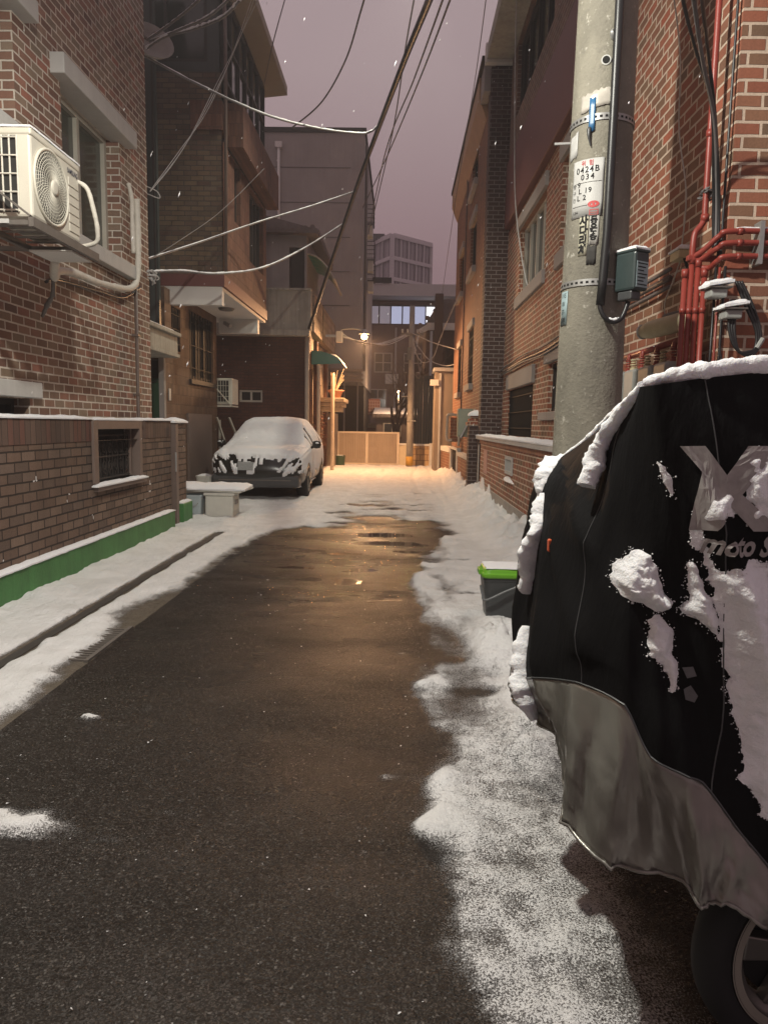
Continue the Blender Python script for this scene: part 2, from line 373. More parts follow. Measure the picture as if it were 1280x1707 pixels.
def shell(mb, x0, x1, y0, y1, z0, z1, skip, m=0):
    F = {'x0': [(x0, y0, z0), (x0, y1, z0), (x0, y1, z1), (x0, y0, z1)], 'x1': [(x1, y0, z0), (x1, y1, z0), (x1, y1, z1), (x1, y0, z1)],
         'y0': [(x0, y0, z0), (x1, y0, z0), (x1, y0, z1), (x0, y0, z1)], 'y1': [(x0, y1, z0), (x1, y1, z0), (x1, y1, z1), (x0, y1, z1)],
         'z1': [(x0, y0, z1), (x1, y0, z1), (x1, y1, z1), (x0, y1, z1)], 'z0': [(x0, y0, z0), (x1, y0, z0), (x1, y1, z0), (x0, y1, z0)]}
    for k, f in F.items():
        if k not in skip: mb.face(f, m)
    return mb
def window(parent, fr, a0, a1, z0, z1, depth=0.12, frame='dark_frame', pane='glass_dark', mull=1, t=0.05, rails=0, bars=0, name='window'):
    f = MB(); n0, n1 = -depth-0.04, -depth+0.02
    lbox(f, fr, a0, a0+t, n0, n1, z0, z1); lbox(f, fr, a1-t, a1, n0, n1, z0, z1)
    lbox(f, fr, a0+t, a1-t, n0, n1, z0, z0+t); lbox(f, fr, a0+t, a1-t, n0, n1, z1-t, z1)
    for k in range(mull):
        c = a0+(a1-a0)*(k+1)/(mull+1); lbox(f, fr, c-t*0.5, c+t*0.5, n0+0.005, n1-0.005, z0+t, z1-t)
    for k in range(rails):
        c = z0+(z1-z0)*(k+1)/(rails+1); lbox(f, fr, a0+t, a1-t, n0+0.01, n1-0.01, c-t*0.35, c+t*0.35)
    o = f.build(name, M[frame], parent)
    p = MB(); lbox(p, fr, a0+t*0.5, a1-t*0.5, -depth-0.035, -depth-0.028, z0+t*0.5, z1-t*0.5)
    p.build('pane', M[pane], o)
    if bars:
        g = MB()
        for k in range(bars):
            c = a0+(a1-a0)*(k+0.5)/bars; lbox(g, fr, c-0.008, c+0.008, -0.035, -0.019, z0, z1)
        for k in range(3):
            c = z0+(z1-z0)*(k+0.5)/3; lbox(g, fr, a0, a1, -0.018, -0.008, c-0.008, c+0.008)
        g.build('guard_bars', M['ink'], o)
    return o
def slab(parent, name, mat, fr, a0, a1, n0, n1, z0, z1, bevel=0.008, label=None):
    return lbox(MB(), fr, a0, a1, n0, n1, z0, z1).build(name, M[mat] if isinstance(mat, str) else mat, parent, bevel=bevel, label=label)

# ------------------------------------------------------------ ground: one wide sheet, and the alley laid on it
def ss(a, b, x):
    t = max(0.0, min(1.0, (x-a)/(b-a))); return t*t*(3-2*t)
def lerp_tab(tab, y):
    if y <= tab[0][0]: return tab[0][1]
    for (y0, v0), (y1, v1) in zip(tab, tab[1:]):
        if y <= y1: return v0+(v1-v0)*(y-y0)/(y1-y0)
    return tab[-1][1]
XR = [(0, 0.27), (1.56, 0.25), (1.8, 0.17), (2.3, 0.23), (2.75, 0.16), (2.95, 0.235), (3.3, 0.19), (3.6, 0.12), (4.0, 0.2), (4.5, 0.24), (5.0, 0.2), (5.7, 0.18), (6.4, 0.18), (7.2, 0.26), (8.2, 0.42), (9.2, 0.62), (9.6, 0.66)]
XL = [(0, -1.5), (2.5, -1.72), (3.0, -1.78), (3.9, -1.86), (4.6, -1.84), (4.85, -1.95), (5.3, -1.98), (5.8, -1.82), (7.5, -1.80), (8.6, -1.70), (9.6, -1.5)]
def fbm(x, y, s, o=4): return mnoise.fractal(Vector((x*s, y*s, 3.7)), 0.9, 2.1, o)
PATCH = [(0.45, 3.68, 0.13, 0.08, -0.45), (0.30, 4.2, 0.14, 0.08, -0.4), (1.10, 1.75, 0.36, 0.8, -1.6), (0.88, 2.3, 0.14, 0.3, -0.6), (0.75, 5.9, 0.25, 0.07, -0.5), (0.3, 7.1, 0.4, 0.15, 0.3),  # under the motorbike: sheltered bare ground, snow also cut to darken its shadow
         (-1.35, 2.33, 0.30, 0.14, 1.3), (-1.43, 3.23, 0.09, 0.05, 0.9), (-1.2, 3.35, 0.16, 0.08, 0.42), (-1.25, 3.75, 0.2, 0.1, 0.36), (-0.02, 2.73, 0.06, 0.03, 1.0), (0.13, 2.38, 0.075, 0.085, 1.3),
         (-0.78, 2.42, 0.16, 0.06, 0.4), (-0.95, 2.25, 0.2, 0.06, 0.3), (0.05, 4.3, 0.1, 0.05, 0.55), (0.92, 8.7, 0.2, 0.06, -0.7), (0.72, 7.4, 0.12, 0.05, -0.5)]
def snow_state(x, y):
    """(coverage 0..1, lumpy height) of the snow at a point of the alley"""
    n = fbm(x, y, 1.6); n2 = fbm(x+9, y, 5.0)+0.45*fbm(x, y+3, 15.0, 3); n3 = fbm(x, y*0.45+4, 3.0)
    far = 9.75+0.5*fbm(x*0.5, 0.3, 1.3)-0.25*abs(x+0.6)
    left = lerp_tab(XL, y)-x; right = x-lerp_tab(XR, y)
    d = max(left+0.07*n2, right+0.06*n+0.09*n3+0.05*n2, (y-far)*0.45+0.18*n3)
    wid = 0.10 if left >= right else (0.10+0.30*ss(0.05, 0.5, right)*ss(6.5, 3.5, y) if y < 9 else 0.2)
    c = 0.5+d/wid*0.5
    if right > left and y < 10.5:                                   # thin, half melted crust on the right
        full = ss(0.35, 0.85, x-0.12*n)*ss(2.9, 3.6, y)
        thin = 0.68+0.22*n+0.12*n2
        tb_ = ss(3.0, 3.9, y+0.25*n2); thin = thin*(1-tb_)+(0.74+0.45*n3+0.25*n)*tb_
        c = min(c, thin+(1.1-thin)*full) if c > thin else c
        c = max(c, ss(0.45, 0.9, x+0.1*n2)*1.2*ss(2.9, 3.8, y+0.3*n2))
    c = min(c, 1.2)
    if y > 9.0 and c > 0.4:                                          # wheel-worn snow further up
        worn = ss(1.35, 0.5, abs(x+0.2))*ss(18.5, 10.5, y)*1.35
        c -= worn*(0.30+0.9*max(0, mnoise.noise(Vector((x*1.2, y*3.4, 1.0)))+0.1)+0.5*max(0, mnoise.noise(Vector((x*3, y*9, 6)))))*0.85
    c = max(c, -0.1)
    for (px, py, rx, ry, k) in PATCH:
        e = ((x-px)/rx)**2+((y-py)/ry)**2
        if e < 4: c += k*math.exp(-e*1.6+0.6*n2)
    gap = abs(x+2.25-0.0015*(y-6))
    if 2.0 < y < 9.0 and gap < 0.075: c = min(c, (gap-0.035+0.012*n2)*25)
    c = max(0.0, min(1.25, c))
    h = 0.022*ss(0.45, 1.0, c)*(1+0.5*n2)
    if c > 0.4:
        lump = abs(fbm(x, y, 3.3, 5))
        bank = ss(0.95, 1.62, x)*ss(6.0, 7.5, y)*ss(24.5, 21, y)
        h += bank*(0.12+0.20*lump+0.07*n2)
        h += 0.13*math.exp(-((x-0.70)/0.17)**2-((y-4.50)/0.38)**2)*(1+0.9*n2+0.4*n)
        h += 0.06*math.exp(-((x-0.58)/0.12)**2-((y-3.1)/0.22)**2)*(1+0.8*n2)
        h += 0.03*ss(-2.45, -2.9, x)*ss(12, 9, y)*(0.6+lump)
        h += 0.012*ss(0.5, 1.0, c)*lump
        if x > 0.1 or y > 8.5: h += ss(0.6, 1.0, c)*(0.010*abs(fbm(x+3, y, 11.0, 3))+0.016*max(0, mnoise.noise(Vector((x*6.5, y*5.0, 4)))))
        if y > 9:
            for tx in (-0.95, -0.62, 0.35, 0.78, 1.02):
                t = abs(x-tx-0.05*sin(y*0.8+tx*5)-0.02*(y-14)); h -= 0.02*math.exp(-(t/0.07)**2)
            h += 0.016*mnoise.noise(Vector((x*5, y*2.2, 8)))+0.010*mnoise.noise(Vector((x*14, y*7, 2)))
    return c, max(0.0, h)
def ground_mat():
    n = N('wet_asphalt_and_snow'); p = n.pos()
    at = n.n('ShaderNodeAttribute'); at.attribute_name = 'coverage'; cov = at.outputs['Fac']
    sp = n.n('ShaderNodeSeparateXYZ'); n.t.links.new(p, sp.inputs[0])
    f1 = n.noise(170, 3, 0.75, p); f2 = n.noise(14, 4, 0.65, p)
    k = n.math('ADD', cov, n.math('ADD', n.math('MULTIPLY_ADD', f1, 1.5, -0.75), n.math('MULTIPLY_ADD', f2, 0.4, -0.2)))
    x = n.n('ShaderNodeMapRange'); x.interpolation_type = 'SMOOTHSTEP'; n.t.links.new(k, x.inputs[0])
    x.inputs[1].default_value = 0.40; x.inputs[2].default_value = 0.70; mask = x.outputs[0]
    # asphalt: dark binder with pale chips, a lighter concrete gutter on the left
    big = n.noise(0.8, 4, 0.6, p)
    dn = n.n('ShaderNodeTexNoise'); dn.inputs['Scale'].default_value = 130; dn.inputs['Detail'].default_value = 2; n.t.links.new(p, dn.inputs['Vector'])
    dv = n.n('ShaderNodeVectorMath'); dv.operation = 'MULTIPLY_ADD'; n.t.links.new(dn.outputs['Color'], dv.inputs[0]); dv.inputs[1].default_value = (0.012, 0.012, 0.0); n.t.links.new(p, dv.inputs[2])
    vo = n.n('ShaderNodeTexVoronoi'); vo.inputs['Scale'].default_value = 120; n.t.links.new(dv.outputs[0], vo.inputs['Vector'])
    vf = n.n('ShaderNodeTexVoronoi'); vf.inputs['Scale'].default_value = 260; n.t.links.new(dv.outputs[0], vf.inputs['Vector'])
    worn_ = n.math('MULTIPLY_ADD', n.noise(1.1, 4, 0.65, p), 0.5, -0.25)
    rnd_ = n.n('ShaderNodeSeparateColor'); n.t.links.new(vo.outputs['Color'], rnd_.inputs[0]); rf_ = n.n('ShaderNodeSeparateColor'); n.t.links.new(vf.outputs['Color'], rf_.inputs[0])
    chip = n.math('MULTIPLY', n.math('GREATER_THAN', n.math('ADD', rnd_.outputs[0], worn_), 0.66), n.math('LESS_THAN', vo.outputs['Distance'], 0.46))
    base = n.ramp(big, [(0.3, (0.010, 0.0078, 0.0066)), (0.7, (0.020, 0.016, 0.0132))])
    tone = n.math('MULTIPLY', n.math('POWER', rf_.outputs[1], 4.0), 0.055)
    base = n.mix(1.0, base, n.n('ShaderNodeCombineColor', Red=tone, Green=n.math('MULTIPLY', tone, 0.9), Blue=n.math('MULTIPLY', tone, 0.82)).outputs[0], 'ADD')
    lum = n.math('MULTIPLY_ADD', n.math('POWER', rnd_.outputs[1], 3.0), 0.11, 0.016)
    asp = n.mix(chip, base, n.n('ShaderNodeCombineColor', Red=lum, Green=n.math('MULTIPLY', lum, 0.92), Blue=n.math('MULTIPLY', lum, 0.84)).outputs[0])
    gut = n.math('LESS_THAN', sp.outputs[0], n.math('MULTIPLY_ADD', n.noise(2, 3, 0.5, p), 0.05, -1.80))
    asp = n.mix(gut, asp, n.ramp(f2, [(0.3, (0.085, 0.072, 0.055)), (0.7, (0.13, 0.11, 0.088))]))
    snow = n.ramp(n.noise(3.0, 4, 0.6, p), [(0.3, (0.68, 0.68, 0.67)), (0.7, (0.83, 0.83, 0.83))])
    col = n.mix(mask, asp, snow); n.t.links.new(col, n.b.inputs['Base Color'])
    wet = n.noise(0.9, 4, 0.55, n.scaled(p, (1.0, 2.2, 1)))
    rw = n.ramp(wet, [(0.38, (0.24, 0.24, 0.24)), (0.62, (0.36, 0.36, 0.36))])
    # standing puddles along the middle of the alley
    pa = n.n('ShaderNodeAttribute'); pa.attribute_name = 'puddle'
    pud = n.math('ADD', pa.outputs['Fac'], n.math('MULTIPLY_ADD', n.noise(9, 4, 0.6, p), 0.9, -0.45))
    reg_ = n.math('MULTIPLY', n.math('LESS_THAN', n.math('ABSOLUTE', n.math('ADD', sp.outputs[0], 0.22)), 0.42), n.math('MULTIPLY', n.math('GREATER_THAN', sp.outputs[1], 5.0), n.math('LESS_THAN', sp.outputs[1], 9.4)))
    pm = n.math('GREATER_THAN', pud, 0.5)
    rw = n.mix(chip, rw, (0.24, 0.24, 0.24, 1)); rr = n.mix(pm, rw, (0.05, 0.05, 0.05, 1)); rr = n.mix(mask, rr, (0.8, 0.8, 0.8, 1))
    n.t.links.new(rr, n.b.inputs['Roughness']); n.b.inputs['Specular IOR Level'].default_value = 0.22
    inv = n.math('SUBTRACT', 1.0, n.math('MAXIMUM', mask, pm))
    ha = n.math('MULTIPLY', n.math('ADD', n.math('MULTIPLY', vo.outputs['Distance'], -0.5), n.math('MULTIPLY', f1, 0.5)), inv)
    hs = n.math('MULTIPLY', n.math('ADD', n.math('ADD', n.math('MULTIPLY', n.noise(22, 6, 0.7, p), 2.2), n.math('MULTIPLY', n.noise(6, 3, 0.6, n.scaled(p, (1.3, 0.8, 1))), 5.0)), n.math('MULTIPLY', f1, 0.8)), mask)
    # every pale chip of the wet asphalt lies at its own slight tilt, so some of them glint
    g_ = n.n('ShaderNodeNewGeometry'); tl_ = n.n('ShaderNodeVectorMath'); tl_.operation = 'MULTIPLY_ADD'
    v2 = n.n('ShaderNodeTexVoronoi'); v2.inputs['Scale'].default_value = 130; n.t.links.new(p, v2.inputs['Vector'])
    sub_ = n.n('ShaderNodeVectorMath'); sub_.operation = 'SUBTRACT'; n.t.links.new(v2.outputs['Color'], sub_.inputs[0]); sub_.inputs[1].default_value = (0.5, 0.5, 0.5)
    am = n.math('MULTIPLY', n.math('MULTIPLY', inv, 0.9), n.math('MULTIPLY_ADD', chip, 0.9, 0.1)); cx_ = n.n('ShaderNodeCombineXYZ'); n.t.links.new(am, cx_.inputs[0]); n.t.links.new(am, cx_.inputs[1])
    n.t.links.new(sub_.outputs[0], tl_.inputs[0]); n.t.links.new(cx_.outputs[0], tl_.inputs[1]); n.t.links.new(g_.outputs['Normal'], tl_.inputs[2])
    nn = n.n('ShaderNodeVectorMath'); nn.operation = 'NORMALIZE'; n.t.links.new(tl_.outputs[0], nn.inputs[0])
    n.bump(n.math('ADD', n.math('MULTIPLY', ha, 0.5), n.math('ADD', hs, n.math('MULTIPLY', mask, 0.8))), 0.008)
    # parts of the road are only damp: there the wet film is broken by dull stone
    df = n.n('ShaderNodeBsdfDiffuse'); n.t.links.new(col, df.inputs['Color']); mx = n.n('ShaderNodeMixShader')
    dull = n.math('MULTIPLY', n.math('SUBTRACT', 1.0, n.math('MAXIMUM', mask, pm)), n.ramp(n.noise(1.3, 4, 0.6, n.scaled(p, (0.8, 1.6, 1))), [(0.35, (0.22, 0.22, 0.22)), (0.65, (0.68, 0.68, 0.68))]))
    dull = n.math('MULTIPLY', dull, n.math('SUBTRACT', 1.0, n.math('MULTIPLY', chip, 0.5)))
    n.t.links.new(dull, mx.inputs[0]); n.t.links.new(n.b.outputs[0], mx.inputs[1]); n.t.links.new(df.outputs[0], mx.inputs[2]); n.t.links.new(mx.outputs[0], n.o.inputs['Surface'])
    n.t.links.new(nn.outputs[0], [x for x in n.t.nodes if x.bl_idname == 'ShaderNodeBump'][0].inputs['Normal'])
    return n.m
M['ground'] = ground_mat()
def axis(a, b, f):
    out = [a]
    while out[-1] < b: out.append(out[-1]+f(out[-1]))
    out[-1] = b; return out
ys = axis(0.6, 25.6, lambda y: 0.012+0.0062*y if y < 11 else 0.02+0.0075*y)
xs = axis(-4.6, 2.4, lambda x: 0.026 if -2.4 < x < 1.3 else 0.045)
gm = MB(); cov = []; pud_ = []
PUD = [(-0.43, 6.30, 0.15, 0.17), (-0.33, 6.85, 0.16, 0.13), (-0.02, 8.45, 0.40, 0.20), (-0.15, 9.1, 0.42, 0.22), (-0.55, 7.7, 0.25, 0.08), (-1.0, 6.9, 0.25, 0.07), (0.12, 7.9, 0.2, 0.08)]
rows = []
for y in ys:
    R = []
    for x in xs:
        c, h = snow_state(x, y); cov.append(c); pud_.append(max(math.exp(-((x-a)/rx)**2-((y-b)/ry)**2) for a, b, rx, ry in PUD)); R.append((x, y, h))
    rows.append(R)
gm.grid(rows)
alley = gm.build('alley_road', M['ground'], None, smooth=True, fix=False)
at_ = alley.data.attributes.new('coverage', 'FLOAT', 'POINT'); at_.data.foreach_set('value', cov)
at_ = alley.data.attributes.new('puddle', 'FLOAT', 'POINT'); at_.data.foreach_set('value', pud_)
tag(alley, 'narrow alley of wet black asphalt between banks of trodden snow', None, kind='structure')
wide = MB().face([(-60, -20, -0.03), (60, -20, -0.03), (60, 140, -0.03), (-60, 140, -0.03)]).build('ground', plain('far_snowy_ground', (0.30, 0.29, 0.28), 0.9, 0.3, 0.5), None)
tag(wide, 'snowy ground stretching away under the houses', None, kind='structure')

def snow_on(name, label, rows, thick=0.03, seed=0.0):
    """a lumpy slab of snow over a grid of points (rows of world points); kind stuff"""
    top = []; bot = []
    nr = len(rows); nc = len(rows[0])
    for i, R in enumerate(rows):
        t_ = []; b_ = []
        for j, q in enumerate(R):
            q = Vector(q); e = min(i, nr-1-i, j, nc-1-j)
            k = 0.35 if e == 0 else (0.85 if e == 1 else 1.0)
            t_.append(q+Vector((0, 0, thick*k*(1+0.45*mnoise.noise(q*9+Vector((seed, 0, 0)))+0.3*mnoise.noise(q*27)))))
            b_.append(q+Vector((0, 0, -0.002)))
        top.append(t_); bot.append(b_)
    mb = MB(); mb.grid(top); mb.grid(bot)
    for i in (0, nr-1): mb.grid([top[i], bot[i]])
    for j in (0, nc-1): mb.grid([[top[i][j] for i in range(nr)], [bot[i][j] for i in range(nr)]])
    o = mb.build(name, M['snow'], None, smooth=True)
    return tag(o, label, 'snow', kind='stuff')
def rect(x0, x1, y0, y1, z, nx=6, ny=24, jit=0.006, zf=None):
    out = []
    for i in range(nx+1):
        R = []
        for j in range(ny+1):
            x = x0+(x1-x0)*i/nx; y = y0+(y1-y0)*j/ny; e = i in (0, nx) or j in (0, ny)
            q = Vector((x, y, zf(x, y) if zf else z))
            if e: q += Vector((mnoise.noise(q*15+Vector((5, 0, 0))), mnoise.noise(q*15), 0))*jit
            R.append(q)
        out.append(R)
    return out

# ============================================================ LEFT SIDE
# ---- the near brick house
h = thing('brick_house', 'red-brown brick house nearest on the left with a fan unit hung beside its window', 'house', (-3.2, 5, 0))
fr = LW(-3.2); w = MB()
holes = [(4.6, 6.2, 3.78, 4.70), (7.03, 8.45, 3.20, 4.52), (4.9, 6.24, 0.9, 1.57)]
panel(w, fr, -2, 9.34, 0, 9.0, holes, 0.2); shell(w, -8, -3.2, -2, 9.34, 0, 9.0, ('x1', 'z0'))
w.build('wall', M['brick_house'], h)
window(h, fr, 7.03, 8.45, 3.20, 4.52, 0.17, 'pale_frame', 'glass_green', 1, 0.055)
window(h, fr, 4.6, 6.2, 3.78, 4.70, 0.17, 'pale_frame', 'glass_green', 1, 0.055)
window(h, fr, 4.9, 6.24, 0.9, 1.57, 0.16, 'dark_frame', 'black', 1, 0.05)
slab(h, 'lintel', 'stone_white', fr, 6.84, 8.66, -0.10, 0.13, 4.50, 4.68)
slab(h, 'lintel', 'stone_white', fr, 4.4, 6.40, -0.10, 0.13, 4.68, 4.85)
slab(h, 'lintel', 'stone_white', fr, 4.7, 6.38, -0.10, 0.05, 1.58, 1.715)
slab(h, 'sill', 'stone_white', fr, 6.9, 8.66, -0.12, 0.09, 3.04, 3.19)
slab(h, 'sill', 'stone_white', fr, 4.4, 6.42, -0.12, 0.09, 3.60, 3.77)
pp = [(-3.15, 8.72, 3.0), (-3.15, 8.72, 1.2), (-3.15, 8.73, 0.2)]
MB().tube(pp, 0.022, 10).build('downpipe', M['downpipe'], h, smooth=True)
for zc in (2.4, 1.7): MB().box(-3.198, -3.12, 8.69, 8.76, zc, zc+0.025).build('pipe_clip', M['downpipe'], h)

# ---- fan unit on its bracket
ac = thing('air_conditioner', 'white fan unit with a round grille on a steel bracket beside the near left window', 'air conditioner', (-2.6, 5.3, 2.72))
X0, X1, Y0, Y1, Z0, Z1 = -2.80, -2.46, 4.94, 5.66, 2.735, 3.30
MB().box(X0, X1, Y0, Y1, Z0, Z1).build('casing', M['ac_white'], ac, bevel=0.018)
MB().box(X0-0.005, X1+0.008, Y0-0.006, Y1+0.006, Z1-0.045, Z1+0.004).build('top_lid', M['ac_white'], ac, bevel=0.012)
cy, cz, cr_ = 5.205, 3.0, 0.245
b_ = MB(); b_.cyl((X1+0.001, cy, cz), (X1+0.004, cy, cz), cr_, cr_, 40)
b_.build('fan_well', M['ac_shadow'], ac)  # flat disc on the casing; shade of the fan opening put into its colour
g = MB()
def ring(mb, r, t, x, n=48):
    mb.tube([(x, cy+r*cos(2*pi*k/n), cz+r*sin(2*pi*k/n)) for k in range(n+1)], t, 6, caps=False)
ring(g, cr_, 0.011, X1+0.008)
for r in [0.07+0.022*k for k in range(8)]: ring(g, r, 0.0021, X1+0.014+0.012*(1-r/cr_), 40)
for k in range(52):
    a = 2*pi*k/52; a2 = a+0.55
    g.tube([(X1+0.026, cy+0.05*cos(a), cz+0.05*sin(a)), (X1+0.021, cy+0.15*cos((a+a2)/2+0.06), cz+0.15*sin((a+a2)/2+0.06)), (X1+0.010, cy+cr_*cos(a2), cz+cr_*sin(a2))], 0.0022, 4, caps=False)
fg = g.build('fan_grille', M['ac_white'], ac, smooth=True)
MB().lathe([(0.0, 0.012), (0.04, 0.010), (0.055, 0.0)], (0, 0, 0), 24).v
hb = MB(); hb.tube([(X1+0.02, cy, cz), (X1+0.034, cy, cz), (X1+0.038, cy, cz)], [0.054, 0.05, 0.03], 24); hb.build('fan_hub', M['ac_white'], fg, smooth=True)
vp = MB()
for k in range(6): vp.box(X1+0.001, X1+0.006, 5.475, 5.64, Z0+0.05+k*0.065, Z0+0.108+k*0.065)
vp.build('side_cover', M['ac_white'], ac, bevel=0.003)
text('maker_lettering', 'SAMSUNG', M['navy_print'], ac, lambda x, y: (X1+0.0035, 5.55+x, 3.212+y), 0.05, 0.72, bold=0.0012)
sg = MB(); sg.box(X0+0.002, X1-0.095, Y0-0.004, Y0-0.002, Z0+0.03, Z1-0.05)
sgo = sg.build('coil', M['ac_dark'], ac)
lg = MB()
for k in range(6): lg.tube([(X0+0.004+k*0.05, Y0-0.012, Z0+0.03), (X0+0.004+k*0.05, Y0-0.012, Z1-0.05)], 0.006, 6)
for k in range(5): lg.tube([(X0, Y0-0.016, Z0+0.04+k*0.115), (X1-0.09, Y0-0.016, Z0+0.04+k*0.115)], 0.0055, 6)
lg.build('side_grille', M['hose'], ac)
br = MB()
br.box(-2.452, -2.418, 4.86, 5.90, 2.655, 2.715); br.box(-2.85, -2.815, 4.86, 5.90, 2.665, 2.705)
for yy in (4.90, 5.62):
    br.box(-3.19, -2.453, yy-0.02, yy+0.02, 2.67, 2.70); br.bar((-2.44, yy-0.03, 2.72), (-3.19, yy-0.03, 3.28), 0.03, 0.012)
    br.box(-3.199, -3.17, yy-0.045, yy+0.02, 2.62, 3.32)
for yy in (5.05, 5.2, 5.35, 5.5): br.box(-2.81, -2.454, yy, yy+0.05, 2.708, 2.714)
br.build('bracket', M['steel_dark'], ac)
MB().box(-2.78, -2.46, 5.5, 5.86, 2.640, 2.652).build('drip_plate', M['white_paint'], ac)
tg = MB().box(-2.66, -2.58, 4.855, 4.859, 2.672, 2.70).build('bracket_tag', M['sign_white'], ac)
MB().tube(catmull([(-2.47, 5.66, 3.19), (-2.40, 5.67, 3.14), (-2.37, 5.70, 3.0), (-2.36, 5.74, 2.86), (-2.40, 5.78, 2.77), (-2.6, 5.8, 2.74)]), 0.017, 10, rough=0.2).build('flexible_pipe', M['hose'], ac, smooth=True)
snow_on('snow', 'snow lying on top of the near fan unit', rect(X0, X1+0.012, Y0-0.012, Y1+0.006, Z1+0.003, 6, 12), 0.028)

pw = thing('insulated_pipe', 'thick white wrapped pipe sagging under the near left window and rising up beside it', 'pipe', (-3.12, 7, 2.9))
MB().tube(catmull([(-2.75, 5.85, 2.66), (-2.95, 6.25, 2.60), (-3.08, 6.6, 2.72), (-3.11, 7.0, 2.78), (-3.12, 7.5, 2.80), (-3.12, 8.0, 2.84), (-3.12, 8.42, 2.90), (-3.12, 8.66, 3.02), (-3.12, 8.74, 3.25), (-3.13, 8.78, 3.7), (-3.13, 8.76, 3.98)]), 0.036, 12, rough=0.25).build('wrap', M['hose'], pw, smooth=True)
MB().tube(catmull([(-3.15, 8.68, 3.35), (-3.15, 8.665, 3.7), (-3.15, 8.66, 3.95), (-3.17, 8.62, 4.12)]), [0.026]*24+[0.012], 10, rough=0.2).build('wrap_end', M['hose'], pw, smooth=True)
MB().tube(catmull([(-3.0, 6.2, 2.55), (-3.13, 6.7, 2.66), (-3.15, 7.6, 2.73), (-3.15, 8.3, 2.78), (-3.16, 8.9, 3.0)]), 0.014, 8).build('hose', M['cable'], pw, smooth=True)
MB().tube(catmull([(-2.98, 6.3, 2.62), (-3.02, 6.36, 2.48), (-3.1, 6.42, 2.40), (-3.17, 6.46, 2.30)]), 0.02, 8, rough=0.4).build('loose_tape', M['steel_dark'], pw, smooth=True)
kn = MB()
for k in range(9):
    a = k*0.7; kn.tube(catmull([(-3.16, 9.2+0.06*sin(a), 3.22+0.05*cos(a)), (-3.08-0.02*(k % 3), 9.28+0.08*cos(a*2), 3.2+0.07*sin(a*3)), (-3.16, 9.34, 3.16+0.05*sin(a))], 5), 0.009, 6)
tag(kn.build('cable_knot', M['cable_snow'], None, smooth=True), 'tangle of snowy cable ends tied at the corner of the near left house', 'cable knot')

# ---- garden wall
gw = thing('garden_wall', 'low brown brick garden wall with a green plinth and an iron grille along the left pavement', 'wall', (-3.0, 6, 0))
fr = LW(-2.95); GA, GB = 6.93, 8.17
b_ = MB(); panel(b_, fr, 1.0, 9.30, 0.0, 1.195, [(GA, GB, 0.75, 1.195)], 0.20)
b_.face([(-2.95, 1.0, 0), (-3.15, 1.0, 0), (-3.15, 1.0, 1.195), (-2.95, 1.0, 1.195)])
b_.face([(-2.95, 9.3, 0), (-3.15, 9.3, 0), (-3.15, 9.3, 1.195), (-2.95, 9.3, 1.195)])
panel(b_, LW(-3.15), 1.0, 9.30, 0.0, 1.195, [(GA, GB, 0.75, 1.195)], 0.0)
b_.build('brick_face', M['wall_brick'], gw)
for a, b in ((1.0, 6.88), (8.36, 9.30)):
    MB().box(-3.16, -2.945, a, b, 1.197, 1.405).build('soldier_course', M['soldier'], gw)
gf = MB()
for a, b, z0, z1 in ((6.885, 6.99, 0.78, 1.40), (8.12, 8.20, 0.78, 1.40), (6.99, 8.12, 1.31, 1.40)): gf.box(-3.10, -2.925, a, b, z0, z1)
for yy in (7.06, 8.03): gf.box(-3.05, -3.0, yy, yy+0.045, 0.79, 1.31)
gf.box(-3.1, -2.90, 6.9, 8.25, 0.705, 0.752)
gfo = gf.build('grille_frame', M['brown_metal'], gw, bevel=0.004)
gi = MB(); x = -3.025
gi.box(x-0.008, x+0.008, 7.105, 8.03, 1.235, 1.25); gi.box(x-0.008, x+0.008, 7.105, 8.03, 0.80, 0.815); gi.box(x-0.006, x+0.006, 7.105, 8.03, 1.02, 1.035)
for k in range(13): gi.tube([(x, 7.12+k*0.075, 0.8), (x, 7.12+k*0.075, 1.24)], 0.005, 5)
for k in range(6):
    for s in (1, -1):
        c = Vector((x+0.01, 7.19+k*0.148, 1.025+s*0.10))
        gi.tube([c+Vector((0, 0.058*(1-t/22)*cos(t*0.5+k), s*0.075*(1-t/26)*sin(t*0.5+k))) for t in range(20)], 0.005, 5)
gio = gi.build('iron_grille', M['dark_frame'], gw)
MB().box(-3.11, -3.10, 7.0, 8.11, 0.76, 1.31).build('backing_net', M['black'], gw)
MB().box(-2.96, -2.85, 1.0, 9.12, -0.02, 0.265).build('plinth', M['green_paint'], gw, bevel=0.01)
MB().box(-3.0, -2.90, 9.36, 9.46, 0.0, 1.36).build('gate_post', M['brown_metal'], gw)
MB().tube([(-2.885, 9.30, 0.75), (-2.885, 9.30, 1.0)], 0.012, 8).build('gate_handle', M['grey_metal'], gw)
snow_on('snow', 'snow on the long top of the left garden wall', rect(-3.17, -2.935, 1.2, 6.9, 1.405, 5, 90), 0.03)
snow_on('snow', 'snow on the frame above the iron grille', rect(-3.12, -2.92, 6.9, 8.22, 1.40, 4, 22), 0.026)
snow_on('snow', 'snow on the sill under the iron grille', rect(-3.02, -2.885, 6.86, 8.27, 0.752, 4, 24), 0.03)
snow_on('snow', 'snow on the short wall end beyond the iron grille', rect(-3.17, -2.93, 8.34, 9.32, 1.405, 4, 16), 0.03)
snow_on('snow', 'snow along the ledge of the green plinth', rect(-2.955, -2.842, 1.1, 9.12, 0.265, 3, 150, 0.012), 0.024)
pi_ = thing('gate_pillar', 'slim brick gate pillar capped with snow on a green footing, left of the foam boxes', 'pillar', (-3.05, 9.8, 0))
MB().box(-3.17, -2.95, 9.62, 9.95, 0.30, 1.38).build('shaft', M['wall_brick'], pi_)
